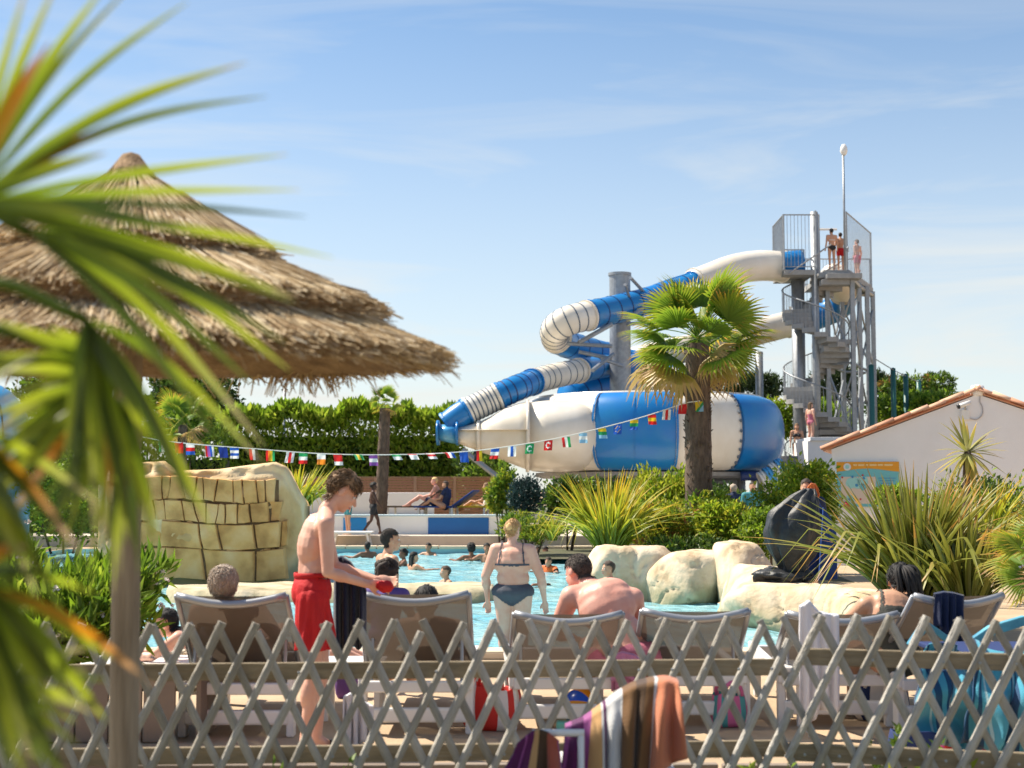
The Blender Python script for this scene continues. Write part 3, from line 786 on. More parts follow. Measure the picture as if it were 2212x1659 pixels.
for (x, z, r, s, sd, mm) in ((-.28, .02, .12, 1.2, 3, M_mint), (-.12, .06, .1, 1.1, 5, M_mint), (-.36, -.3, .09, 1, 7, M_mint), (-.1, -.05, .07, 1, 8, M_turq), (-.22, -.02, .03, 1, 0, M_dbl), (-.08, .12, .028, 1, 0, M_dbl), (-.36, -.3, .03, 1, 0, M_dbl), (-.3, .15, .025, 1, 0, M_dbl), (-.5, .14, .02, 1, 0, M_red), (-.15, -.3, .02, 1, 0, M_red), (-.1, .18, .02, 1, 0, M_red)):
    disc(x, z, r, mm, 'map_mark', -.024 - .002 * (mm is M_dbl) , s, sd)
for i in range(6): MB().box((SW / 2 - .24, -.018, .12 - i * .05), (.34 - .05 * (i % 3), .005, .014)).build('text_line', M_dbl, sg)
rb = HP(1830, 1090, .03)
tag(MB().lathe([(0, .04), (.07, .03), (.075, -.01), (.03, -.03), (0, -.03)], 14).build('red_wall_bell', M_red, None, sm=True), 'round red alarm button on white wall below the map sign', 'alarm')
o = bpy.data.objects['red_wall_bell']; o.location = rb; o.rotation_euler = (R(90), 0, GR)
# ================================================================== vegetation
def leaf_mesh(name, pos, dirs, size, width, mats, mi=None, fold=.25):
    """one folded leaf (two triangles a side) for each point"""
    n_ = len(pos); d = dirs / np.linalg.norm(dirs, axis=1, keepdims=True)
    rv = nrs.normal(size=(n_, 3)); s_ = np.cross(d, rv); s_ /= (np.linalg.norm(s_, axis=1, keepdims=True) + 1e-9)
    nn = np.cross(d, s_)
    L_ = size[:, None]; W_ = (size * width)[:, None]
    v0 = pos; v1 = pos + d * L_ * .5 + s_ * W_ * .5 + nn * W_ * fold; v2 = pos + d * L_ - nn * L_ * .12; v3 = pos + d * L_ * .5 - s_ * W_ * .5 + nn * W_ * fold
    V = np.stack([v0, v1, v2, v3], 1).reshape(-1, 3)
    me = bpy.data.meshes.new(name)
    me.vertices.add(4 * n_); me.vertices.foreach_set('co', V.ravel())
    idx = np.arange(n_)[:, None] * 4 + np.array([[0, 1, 2, 0, 2, 3]]); idx = idx.ravel()
    me.loops.add(6 * n_); me.loops.foreach_set('vertex_index', idx.astype(np.int32))
    me.polygons.add(2 * n_); me.polygons.foreach_set('loop_start', np.arange(2 * n_, dtype=np.int32) * 3)
    me.update(calc_edges=True)
    for m_ in (mats if isinstance(mats, (list, tuple)) else [mats]): me.materials.append(m_)
    return me
def crown_points(lobes, n_, seed, clump=12, cl_r=.16, shell=.35):
    """points in clumps near the surface of ellipsoid lobes; plus filling inside"""
    rs = np.random.RandomState(seed)
    vol = np.array([l[3] * l[4] * l[5] for l in lobes]) ** .67; vol /= vol.sum()
    nc = max(8, n_ // clump)
    li = rs.choice(len(lobes), nc, p=vol)
    dd = rs.normal(size=(nc, 3)); dd /= np.linalg.norm(dd, axis=1, keepdims=True)
    rad = 1 - shell * rs.rand(nc) ** 1.6
    fill = rs.rand(nc) < .22; rad[fill] *= rs.rand(fill.sum()) ** .5
    lob = np.array(lobes)[li]
    cen = lob[:, :3] + dd * rad[:, None] * lob[:, 3:6]
    w_ = np.repeat(np.arange(nc), clump)
    sc = lob[:, 3:6].min(1)
    pos = cen[w_] + rs.normal(size=(len(w_), 3)) * (cl_r * sc[w_])[:, None]
    dirs = dd[w_] * .7 + rs.normal(size=(len(w_), 3)) * .6 + np.array([0, 0, .45])
    return pos, dirs
def ramp_leaf(nm, a, b, c, tr=.4, rough=.5):
    return mat(nm, b, rough, ramp=[(.0, a), (.5, b), (1, c)], island=True, trans=tr)
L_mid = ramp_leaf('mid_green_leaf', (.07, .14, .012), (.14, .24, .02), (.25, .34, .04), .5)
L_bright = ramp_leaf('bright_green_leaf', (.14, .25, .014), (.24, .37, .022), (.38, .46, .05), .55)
L_yellow = ramp_leaf('yellow_green_leaf', (.22, .29, .015), (.37, .41, .03), (.52, .48, .05), .55)
L_dark = ramp_leaf('dark_green_leaf', (.03, .07, .012), (.06, .115, .018), (.11, .165, .025), .4)
L_pine = ramp_leaf('pine_needles', (.03, .06, .02), (.055, .09, .03), (.09, .135, .04), .3)
L_blue = ramp_leaf('dark_bluish_leaf', (.012, .03, .026), (.022, .05, .045), (.04, .08, .07), .15)
L_rust = ramp_leaf('rusty_leaf', (.22, .10, .02), (.33, .16, .03), (.30, .22, .05), .4)
M_bark = mat('grey_brown_bark', (.14, .10, .07), .9, var=.4, vscale=9, bump=.6)

def bush(name, label, px, py, Y, w, h, n_, leaf, lw, mats, seed, cat='shrub', group=None, lobes=None, base_z=0.0, trunk=False, up=0.0, clump=12, mixw=None, depth=1.0, shell=.35):
    """px,py = pixel of the crown's middle; w,h in pixels"""
    s_ = S(Y); c = P(px, py, Y); rx, rz = w / 2 / s_, h / 2 / s_
    rs = random.Random(seed)
    o = empty(name, (c.x, Y, base_z), label=label, cat=cat, group=group)
    if lobes is None:
        lobes = []
        for i in range(9):
            a = rs.uniform(0, 6.28); q = rs.uniform(.3, .62)
            lobes.append((rx * .62 * math.cos(a), rx * .6 * depth * math.sin(a), c.z - base_z + rz * rs.uniform(-.55, .5), rx * q, rx * q * depth, rz * rs.uniform(.38, .55)))
        lobes.append((0, 0, c.z - base_z, rx * .75, rx * .7 * depth, rz * .8))
    else:
        lobes = [(l[0] * rx, l[1] * rx, c.z - base_z + l[2] * rz, l[3] * rx, l[3] * rx * depth, l[4] * rz) for l in lobes]
    pos, dirs = crown_points(lobes, n_, seed, clump, .2, shell); dirs[:, 2] += up
    keep = pos[:, 2] > .02; pos, dirs = pos[keep], dirs[keep]
    size = leaf * (.6 + .8 * nrs.rand(len(pos)))
    if not isinstance(mats, list): mats = [mats]
    me = leaf_mesh('crown', pos, dirs, size, lw, mats)
    if len(mats) > 1:
        # patches of second leaf colour, by clump
        pick = np.repeat(nrs.choice(len(mats), len(pos) // clump + 1, p=mixw), clump)[:len(pos)]
        me.polygons.foreach_set('material_index', np.repeat(pick, 2).astype(np.int32))
    cr_ = link('crown', me, o)
    tr = MB(); k = 5
    if trunk:
        hh = c.z - base_z
        tr.tube(crspline([(0, 0, 0), (rs.uniform(-.1, .1), 0, hh * .4), (rs.uniform(-.2, .2), 0, hh * .9)], 4), [.16 * (1 - .07 * i) for i in range(9)], 8)
        for i in range(6):
            l = rs.choice(lobes); tr.tube([(0, 0, hh * rs.uniform(.35, .8)), (l[0] * .8, l[1] * .8, l[2])], [.07, .02], 6)
    else:
        for i in range(k):
            l = rs.choice(lobes); tr.tube([(l[0] * .25, l[1] * .25, 0), (l[0] * .6, l[1] * .6, l[2] * .6), (l[0], l[1], l[2])], [.03, .02, .01], 5)
    tr.build('trunk' if trunk else 'stems', M_bark, o, sm=True)
    return o

# ---- hedge across the back
def hedge(name, label, x0, x1, ytop, Y, depth, z1b, n_, leaf, mats, seed, mixw=None, spiky=.35, jag=0.3):
    rs = np.random.RandomState(seed)
    a, b_ = P(x0, ytop, Y), P(x1, ytop, Y)
    o = empty(name, ((a.x + b_.x) / 2, Y, 0), label=label, cat='hedge')
    W_ = b_.x - a.x; H_ = a.z
    xs_ = rs.uniform(-W_ / 2, W_ / 2, n_)
    face = rs.rand(n_)
    topw = np.array([H_ + jag * mnoise.noise(Vector((x * .8, seed, 0))) + .5 * jag * mnoise.noise(Vector((x * 2.7, seed, 4))) for x in xs_])
    z = np.where(face < .6, topw * rs.rand(n_) ** .8, topw - np.abs(rs.normal(size=n_)) * .15)
    y = np.where(face < .6, -depth / 2 + np.abs(rs.normal(size=n_)) * .25, rs.uniform(-depth / 2, depth / 2, n_))
    y += np.array([.25 * mnoise.noise(Vector((x * 1.1, zz * .9, seed))) for x, zz in zip(xs_, z)])
    pos = np.stack([xs_, y, z], 1)
    dirs = rs.normal(size=(n_, 3)) * .6 + np.array([0, -.5, .75]); top = face >= .6
    dirs[top] = rs.normal(size=(top.sum(), 3)) * .3 + np.array([0, -.05, 1.0])
    size = leaf * (.6 + .9 * rs.rand(n_)); size[top] *= 1 + spiky * rs.rand(top.sum())
    me = leaf_mesh('foliage', pos, dirs, size, .42, mats)
    if isinstance(mats, list):
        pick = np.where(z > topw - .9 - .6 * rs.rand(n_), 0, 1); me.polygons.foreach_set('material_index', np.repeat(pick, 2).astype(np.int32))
    link('foliage', me, o)
    core = MB(); core.box((0, .1, (H_ - .8) / 2), (W_ - .3, depth * .45, H_ - .8)); core.build('hedge_core', mat('dark_hedge_core', (.02, .035, .01), .95, var=.4), o)  # solid dark box added inside to close the view between the leaves
    return o
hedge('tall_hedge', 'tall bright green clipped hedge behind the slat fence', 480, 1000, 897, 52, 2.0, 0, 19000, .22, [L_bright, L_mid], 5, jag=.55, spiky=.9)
bush('back_shrub', 'dark shrub behind the right end of the slat fence', 1045, 1040, 49.5, 120, 150, 3000, .2, .5, [L_mid, L_dark], 25, mixw=[.5, .5])
bush('left_shrub', 'pale green shrub at the far left edge beyond the pool', -10, 1060, 30, 240, 240, 5200, .13, .5, [L_mid, L_bright], 26, mixw=[.5, .5])
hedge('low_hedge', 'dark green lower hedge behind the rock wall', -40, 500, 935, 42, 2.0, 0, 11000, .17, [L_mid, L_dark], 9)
# ---- trees and shrubs far back
bush('dark_tree', 'dark broad tree showing below the thatched parasol', 420, 850, 60, 190, 140, 4500, .26, .5, L_dark, 21, 'tree', trunk=True)
bush('leafy_tree', 'green tree beside the pale blue dome', 130, 860, 55, 170, 110, 4200, .24, .5, [L_mid, L_dark], 22, 'tree', trunk=True, mixw=[.5, .5])
bush('low_tree', 'green shrub under the bunting beyond the parasol pole', 395, 930, 38, 130, 120, 3800, .15, .5, L_mid, 23, 'shrub')
bush('leafy_shrub', 'green shrub seen through the palm leaves by the rock wall', 140, 1050, 34, 320, 230, 7500, .14, .5, [L_mid, L_bright], 24, 'shrub', mixw=[.6, .4])
pl_lobes = [(-.5, 0, .1, .5, .45), (.45, .1, .25, .5, .5), (0, 0, .5, .55, .42), (-.15, 0, -.4, .55, .4), (.6, 0, -.35, .4, .4), (-.75, 0, -.3, .3, .3)]
bush('pine_tree', 'dark rounded pine left of the spiral stairs', 1628, 838, 70, 125, 66, 4200, .24, .28, L_pine, 31, 'tree', lobes=pl_lobes, trunk=True, clump=20, shell=.5)
bush('pine_tree', 'dark pine seen between the tower columns', 1805, 830, 72, 110, 100, 4600, .24, .28, L_pine, 32, 'tree', lobes=pl_lobes, trunk=True, clump=20, shell=.5)
bush('pine_tree', 'slim dark pine just right of the tower', 1905, 835, 72, 45, 75, 2000, .22, .28, L_pine, 33, 'tree', trunk=True, clump=20)
bush('broad_tree', 'olive tinted tree above the green net posts', 1985, 850, 66, 150, 80, 4200, .22, .35, [L_dark, L_mid, L_rust], 34, 'tree', trunk=True, mixw=[.55, .35, .1])
bush('bright_shrub', 'bright green bush beside the blue end of the slide bowl', 1665, 905, 60, 100, 90, 3200, .21, .5, [L_bright, L_yellow], 35, mixw=[.7, .3])
bush('bright_shrub', 'bright green bush framed by the tower legs', 1795, 900, 62, 110, 80, 3000, .21, .5, [L_bright, L_mid], 36, mixw=[.7, .3])
bush('bright_shrub', 'bright green bush behind the net posts', 1935, 895, 60, 140, 110, 3800, .21, .5, [L_bright, L_mid], 37, mixw=[.6, .4])
bush('bright_shrub', 'bright green bush showing over the house roof', 2040, 880, 58, 120, 80, 3000, .2, .5, [L_bright, L_mid], 38, mixw=[.5, .5])
for i, (x, y) in enumerate(((2118, 868), (2145, 862), (2165, 872), (2190, 885))):
    bush('roadside_shrub', ['leafy sprig just right of the ridge cap', 'tallest leafy sprig over the right roof slope', 'short leafy sprig over the right roof slope', 'leafy sprig at the right picture edge over the roof'][i], x, y + 20, 56, 26, 60, 420, .18, .5, L_mid, 40 + i, up=.8)
# ---- planting between pool and slide
bush('dark_ball_shrub', 'small round bluish dark shrub under the slide bowl', 1136, 1072, 34, 70, 78, 3400, .075, .5, L_blue, 51, lobes=[(0, 0, 0, .9, .9)])
bush('flowering_shrub', 'loose green shrub with pale flowers below the slide bowl', 1225, 1075, 36, 130, 90, 4200, .12, .5, [L_mid, L_dark], 52, mixw=[.5, .5])
bush('flowering_shrub', 'tall green shrub left of the round dark shrub', 1085, 1060, 38, 60, 130, 2400, .13, .45, [L_mid, L_yellow], 53, mixw=[.7, .3])
bush('low_ground_shrub', 'straggly grey green plants at the far pool edge', 1150, 1145, 33, 130, 70, 3000, .10, .3, [L_mid, L_yellow], 54, mixw=[.6, .4], up=.6)
bush('dark_undergrowth', 'shaded dark shrub beneath the middle of the bowl', 1330, 1085, 37, 200, 110, 4200, .14, .5, L_dark, 55)
bush('dark_undergrowth', 'shaded dark shrub beneath the right of the bowl', 1500, 1085, 38, 220, 110, 4200, .14, .5, L_dark, 56)
bush('leafy_shrub', 'yellow green shrub with upright shoots before the big palm', 1432, 1085, 27.5, 150, 150, 6500, .10, .4, [L_yellow, L_bright], 57, mixw=[.7, .3], up=.9)
bush('leafy_shrub', 'green and rusty shrub right of the spiky clump', 1395, 1135, 25.2, 190, 120, 6500, .085, .45, [L_mid, L_yellow, L_rust], 58, mixw=[.35, .5, .15])
bush('leafy_shrub', 'dense green shrub at the foot of the big palm', 1505, 1130, 26, 150, 140, 5500, .09, .45, [L_bright, L_yellow, L_mid], 59, mixw=[.4, .35, .25])
bush('leafy_shrub', 'rounded yellow green shrub behind the middle boulders', 1570, 1140, 24.5, 110, 120, 5200, .085, .5, [L_bright, L_yellow], 60, mixw=[.5, .5])
bush('leafy_shrub', 'dark lower shrub hugging the middle boulders', 1500, 1190, 24, 200, 70, 4200, .085, .5, [L_dark, L_mid], 61, mixw=[.6, .4])
bush('leafy_shrub', 'big bright green shrub left of the map sign', 1722, 1080, 25, 165, 180, 8500, .085, .5, [L_bright, L_yellow, L_mid], 62, mixw=[.5, .25, .25])
bush('leafy_shrub', 'bright green shrub behind the black cover', 1665, 1150, 23.5, 110, 110, 4200, .08, .5, [L_bright, L_mid], 63, mixw=[.6, .4])
bush('climbing_shrub', 'wide green shrub against the house wall behind the yucca', 2100, 1120, 24, 260, 200, 9000, .09, .45, [L_mid, L_bright, L_dark], 64, mixw=[.45, .3, .25])
bush('leafy_shrub', 'bright green leaves over the sign corner', 1945, 1080, 23.5, 90, 60, 2000, .09, .5, L_bright, 65)
# oleander in planter at left
def oleander(label, px, py, Y, w, h, n_, seed):
    o = bush('oleander', label, px, py, Y, w, h, n_, .15, .2, [L_bright, L_mid], seed, 'shrub', mixw=[.6, .4], up=.7, clump=9)
    s_ = S(Y); rs = np.random.RandomState(seed + 1); k = 90
    c = P(px, py, Y)
    pos = np.stack([rs.normal(size=k) * w / 4 / s_, rs.normal(size=k) * w / 5 / s_, c.z + rs.normal(size=k) * h / 4.5 / s_], 1)
    pos = np.repeat(pos, 5, 0); d = rs.normal(size=(len(pos), 3)) + np.array([0, -.3, .3])
    link('blossoms', leaf_mesh('blossoms', pos, d, np.full(len(pos), .028), .9, mat('white_pink_petal', (.8, .7, .7), .6, trans=.3)), o)
    return o
oleander('oleander with pale blossoms in the brown planter', 120, 1330, 9.2, 300, 210, 2600, 71)
oleander('oleander rising right of the parasol pole', 275, 1290, 9.8, 150, 190, 1100, 72)
oleander('oleander at the far left edge of the picture', -20, 1290, 9.6, 220, 260, 1700, 73)

# ---- fan palms (hairy trunk, crown of fan leaves)
def fan_frond(seed, R_=.62, pet=.55, nseg=26, spread=R(165), droop=.25, keep=.0):
    rs = random.Random(seed); mb = MB(); tv = []
    def addv(p, t): mb.V.append(Vector(p)); tv.append(t); return len(mb.V) - 1
    # petiole along +X
    for i in range(5):
        u = i / 4; x = pet * u; z = -.10 * u * u
        for (dy, dz) in ((-.012, 0), (0, .012), (.012, 0)): addv((x, dy * (1 - .3 * u), z + dz), 0.0)
    for i in range(4):
        for j in range(2): mb.F.append([i * 3 + j, i * 3 + j + 1, (i + 1) * 3 + j + 1, (i + 1) * 3 + j])
    hx, hz__ = pet, -.10
    for k in range(nseg):
        a = -spread / 2 + spread * k / (nseg - 1) + rs.uniform(-.02, .02)
        L_ = R_ * (.72 + .28 * math.cos(a * .75)) * rs.uniform(.9, 1.06); wd = R_ * spread / nseg * .40
        d = Vector((math.cos(a), math.sin(a), 0)); sd = Vector((-math.sin(a), math.cos(a), 0))
        ids = []
        dr = droop * rs.uniform(.7, 1.4)
        for u, ww in ((0.02, .12), (.36, .84), (.55, .82), (.80, .42), (1.0, .02)):
            c = Vector((hx, 0, hz__)) + d * (L_ * u) + Vector((0, 0, .12 * R_ * math.sin(u * 2.2) * math.cos(a) - dr * R_ * max(0, u - .5) ** 1.6 * 2.0))
            zf = .35 * wd * ww
            ids.append((addv(c - sd * wd * ww + Vector((0, 0, zf)), u), addv(c, u), addv(c + sd * wd * ww + Vector((0, 0, zf)), u)))
        for p, q in zip(ids, ids[1:]):
            mb.F.append([p[0], q[0], q[1], p[1]]); mb.F.append([p[1], q[1], q[2], p[2]])
    mb.M = [0] * len(mb.F)
    me = mb.mesh('frond'); set_t(me, tv); return me
FR = uvgrad_leaf('fan_palm_frond', [(0, (.12, .22, .02)), (.45, (.18, .29, .022)), (.74, (.30, .35, .03)), (.97, (.56, .38, .04)), (1.2, (.5, .26, .07))], trans=.5, vvar=.26)
FRo = uvgrad_leaf('old_fan_palm_frond', [(0, (.26, .25, .05)), (.4, (.44, .33, .06)), (.8, (.52, .32, .11)), (1.1, (.38, .23, .11))], trans=.4, vvar=.3)
M_ptrunk = mat('fibrous_palm_trunk', (.17, .115, .08), .95, col2=(.075, .05, .036), vscale=14, stretch=(1, 1, .35), bump=1.0, bscale=35)
fr_new = [fan_frond(i, droop=.18, keep=1) for i in range(3)]
fr_old = [fan_frond(20 + i, droop=.5, nseg=20) for i in range(3)]
for me_ in fr_new: me_.materials.append(FR)
for me_ in fr_old: me_.materials.append(FRo)
fr_mid = [m_.copy() for m_ in fr_new]
def fan_palm(name, label, px, py, Y, rad_px, trunk_px, nf, seed, base_px=None, lean=0.0, scale_frond=1.0, trunk=True):
    rs = random.Random(seed); s_ = S(Y); c = P(px, py, Y)
    o = empty(name, (c.x - lean, Y, 0), label=label, cat='palm tree')
    Rm = rad_px / s_; tr_r = trunk_px / 2 / s_; H_ = c.z
    if trunk:
        mb = MB(); kz = 40; nn = 18
        for i in range(kz + 1):
            u = i / kz; z = H_ * u; x = lean * u
            rr = tr_r * (1.0 + .12 * math.sin(u * 2.8) - .12 * u)
            for j in range(nn):
                a = 2 * math.pi * j / nn
                q = rr * (1 + .10 * mnoise.noise(Vector((math.cos(a) * 3, math.sin(a) * 3, z * 7 + seed))) + .05 * math.sin(z * 45 + 4 * math.sin(a * 3)))
                mb.V.append(Vector((x + q * math.cos(a), q * math.sin(a), z)))
        for i in range(kz):
            for j in range(nn): mb.F.append([i * nn + j, i * nn + (j + 1) % nn, (i + 1) * nn + (j + 1) % nn, (i + 1) * nn + j]); mb.M.append(0)
        mb.V = [Vector((v.x, v.y, v.z * .955)) for v in mb.V]; tk = mb.build('trunk', M_ptrunk, o, sm=True)
        # old leaf bases and hanging fibre
        mb = MB()
        nb_ = int(70 + H_ * 45)
        for i in range(nb_):
            z = H_ * rs.uniform(.03, .94); a = rs.uniform(0, 6.28); u = z / H_; rr = tr_r * (1.0 + .12 * math.sin(u * 2.8) - .12 * u)
            d = Vector((math.cos(a), math.sin(a), 0)); sd = Vector((-math.sin(a), math.cos(a), 0)); ctr = Vector((lean * u, 0, z))
            l_ = rs.uniform(.06, .13); w_ = rs.uniform(.02, .035)
            mb.add([ctr + d * rr * .9 - sd * w_, ctr + d * rr * .9 + sd * w_, ctr + d * (rr + .012 + .2 * tr_r * rs.random()) + Vector((0, 0, l_)), ctr + d * rr * .9 + Vector((0, 0, l_ * .7))], [[0, 1, 2], [1, 3, 2], [0, 2, 3]])
        st_ = mb.build('leaf_bases', M_ptrunk, tk); st_['kind'] = 'stuff'
    for i in range(nf):
        u = (i + .5) / nf                                   # 0 young (upright) .. 1 old (hanging)
        el = R(82) - R(124) * u ** .95 + rs.uniform(-.12, .12); az = i * 2.39996 + rs.uniform(-.25, .25)
        old = u > .84 and rs.random() < .75
        me_ = rs.choice(fr_old if old else fr_new)
        f_ = link('frond', me_, o, None, (lean + .03 * math.cos(az), .03 * math.sin(az), H_ - .12 * u * Rm))
        sc = Rm / 1.12 * rs.uniform(.72, 1.06) * (.8 if u < .12 else 1) * scale_frond
        f_.rotation_mode = 'QUATERNION'
        q = Quaternion((0, 0, 1), az) @ Quaternion((0, 1, 0), -el) @ Quaternion((1, 0, 0), rs.uniform(-1.0, 1.0))
        f_.rotation_quaternion = q; f_.scale = (sc, sc, sc)
    return o
fan_palm('fan_palm', 'large fan palm with thick hairy trunk in front of the slide', 1506, 720, 26, 178, 54, 42, 3)
fan_palm('fan_palm', 'slimmer fan palm trunk hidden behind the large palm', 1546, 762, 57, 90, 27, 16, 4)
fan_palm('fan_palm', 'small fan palm crown poking up above the slide bowl', 1337, 838, 55, 72, 18, 20, 5)
fan_palm('fan_palm', 'thin young palm rising above the tall hedge', 832, 868, 41, 46, 24, 20, 6, lean=.12)
fan_palm('fan_palm', 'fan palm at the right picture edge beside the loungers', 2290, 1200, 9.5, 190, 60, 22, 8)
fan_palm('fan_palm', 'green palm behind the bunting near the parasol pole', 395, 905, 36, 85, 20, 22, 9)

# ---- sword-leaved plants
def blade(L_=1.0, W_=.045, curve=.25, n_=8, seed=0, kink=None):
    mb = MB(); tv = []
    for i in range(n_ + 1):
        u = i / n_; x = curve * u ** 2.2 * L_; z = L_ * (u - .12 * curve * u ** 3)
        if kink and u > kink: z -= (u - kink) * L_ * 1.5; x += (u - kink) * L_ * .4
        w_ = W_ * (.55 + .45 * math.sin(min(1, u * 1.6) * math.pi / 2)) * (1 - max(0, (u - .45) / .55) ** 1.6) + .001
        mb.V += [Vector((x, -w_, z)), Vector((x - w_ * .45, 0, z)), Vector((x, w_, z))]; tv += [u] * 3
    for i in range(n_):
        for j in range(2): mb.F.append([i * 3 + j, i * 3 + j + 1, (i + 1) * 3 + j + 1, (i + 1) * 3 + j]); mb.M.append(0)
    me = mb.mesh('leaf', True); set_t(me, tv); return me
PH1 = uvgrad_leaf('flax_leaf_olive', [(0, (.08, .095, .015)), (.4, (.14, .165, .024)), (.85, (.25, .25, .04)), (1.15, (.32, .24, .06)), (1.35, (.44, .24, .05))], trans=.4, vvar=.4)
PH2 = uvgrad_leaf('flax_leaf_yellow', [(0, (.13, .18, .015)), (.4, (.23, .30, .02)), (.75, (.42, .42, .03)), (1.1, (.58, .38, .03))], trans=.5, vvar=.45)
PH3 = uvgrad_leaf('yucca_leaf', [(0, (.42, .40, .18)), (.35, (.30, .31, .08)), (.8, (.42, .34, .06)), (1.1, (.5, .32, .05))], trans=.35, vvar=.3)
def blades(m_, set_=((.10, None), (.35, None), (.7, None), (.5, .72)), W_=.04):
    out = []
    for i, (c_, k) in enumerate(set_):
        me = blade(1, W_, c_, seed=i, kink=k); me.materials.append(m_); out.append(me)
    return out
B1, B2, B3 = blades(PH1), blades(PH2, W_=.032), blades(PH3, ((.05, None), (.15, None), (.3, None)), W_=.045)
def sword_plant(name, label, px, py, Y, hpx, wpx, n_, seed, B, base_z=None, cat='plant', spread=1.0, lean=(0, 0)):
    rs = random.Random(seed); s_ = S(Y); p = P(px, py, Y)
    o = empty(name, p, label=label, cat=cat); H_ = hpx / s_; Wd = wpx / 2 / s_
    tmax = math.atan2(Wd, H_ * .75)
    for i in range(n_):
        u = rs.random(); az = rs.uniform(0, 6.283); tilt = tmax * (u ** .75) * spread
        me = rs.choice(B[:2] if u < .5 else B)
        L_ = H_ * rs.uniform(.68, 1.05) * (1.0 + .12 * u)
        q = link('leaf', me, o, None, (Wd * .13 * math.cos(az) * rs.random() * 2, Wd * .13 * math.sin(az) * rs.random() * 2, -.03))
        q.rotation_mode = 'QUATERNION'
        q.rotation_quaternion = Quaternion((0, 0, 1), az) @ Quaternion((0, 1, 0), tilt) @ Quaternion((0, 0, 1), rs.uniform(-.5, .5))
        ws = rs.uniform(.42, .8) * max(.7, min(1.1, H_))
        q.scale = (L_, ws, L_)
    return o
sword_plant('flax_plant', 'big olive and orange flax clump behind the right loungers', 1980, 1330, 15.5, 330, 290, 280, 81, B1)
sword_plant('flax_plant', 'smaller flax clump at the right of the big one', 2090, 1330, 14.8, 250, 230, 110, 82, B1)
sword_plant('flax_plant', 'yellow striped flax clump left of the pale boulders', 1316, 1196, 24, 190, 200, 230, 83, B2)
sword_plant('flax_plant', 'yellow green flax clump behind the rock wall', 640, 1110, 28, 120, 135, 130, 84, B2)
sword_plant('flax_plant', 'small flax tuft beside the far pool edge', 1195, 1165, 31, 60, 60, 30, 85, B2)
# yucca head in front of the house
yy = P(2090, 975, 18.5)
yk = empty('yucca', (yy.x, 18.5, 0), label='yucca with a star shaped leaf head against the white house', cat='plant')
MB().tube(crspline([(.02, 0, 0), (-.05, 0, yy.z * .5), (0, 0, yy.z)], 5), [.06, .058, .056, .054, .052, .05, .05, .05, .05, .05, .045], 10).build('stem', M_bark, yk, sm=True)
rs = random.Random(5)
for i in range(46):
    q = link('leaf', rs.choice(B3), yk, None, (0, 0, yy.z - .02)); q.rotation_mode = 'QUATERNION'
    el = rs.uniform(-1.1, 1.25); L_ = rs.uniform(.42, .62)
    q.rotation_quaternion = Quaternion((0, 0, 1), i * 2.4) @ Quaternion((0, 1, 0), math.pi / 2 - el); q.scale = (L_, .62, L_)
sword_plant('flax_plant', 'green flax clump under the yucca head', 2120, 1190, 19, 190, 260, 70, 86, B2)

# ---- weeds at the foot of the lattice fence
def tuft(label, px, py, Y, n_, h, seed, m_=L_bright):
    p = P(px, py, Y); p.z = .004; rs = np.random.RandomState(seed)
    o = empty('weed', p, label=label, cat='weed')
    st = rs.randint(0, 7, n_); bx_, by_ = rs.normal(size=7) * .06, rs.normal(size=7) * .04; hh = h * (.55 + .45 * rs.rand(7)); u = rs.rand(n_) ** .8
    pos = np.stack([bx_[st] * (1 + u) + rs.normal(size=n_) * .016, by_[st] + rs.normal(size=n_) * .016, hh[st] * u], 1)
    d = rs.normal(size=(n_, 3)) * .7 + np.array([0, 0, .5])
    link('foliage', leaf_mesh('foliage', pos, d, .035 + .035 * rs.rand(n_), .42, m_), o)
    sm_ = MB()
    for k in range(7): sm_.tube([(bx_[k], by_[k], 0), (bx_[k] * 2, by_[k], hh[k])], [.004, .002], 5)
    sm_.build('stems', L_mid, o)
tuft('dark leafy weed under the striped towel', 1425, 1655, 5.75, 170, .36, 1, L_mid)
tuft('bright weed at the fence foot right of the towel', 1705, 1660, 6.15, 150, .36, 2)
tuft('bright weed at the fence foot below the white towel', 1655, 1665, 6.1, 110, .33, 3)
tuft('yellowish weed at the fence foot near the blue bag', 2010, 1660, 6.2, 90, .31, 4, L_yellow)
tuft('thin weed at the fence foot below the boy', 715, 1665, 6.2, 60, .34, 5, L_mid)
tuft('dark weed at the fence foot by the right edge', 1960, 1655, 6.7, 150, .42, 6, L_mid)
gs = np.random.RandomState(3); n_ = 9000
pos = np.stack([gs.uniform(-2.6, 2.9, n_), gs.uniform(5.2, 7.1, n_), np.zeros(n_)], 1); d = gs.normal(size=(n_, 3)) * .35 + np.array([0, 0, 1])
tag(link('grass', leaf_mesh('grass', pos, d, .03 + .07 * gs.rand(n_) ** 2, .12, L_mid)), 'sparse short grass along the foot of the lattice fence', 'grass', kind='stuff')
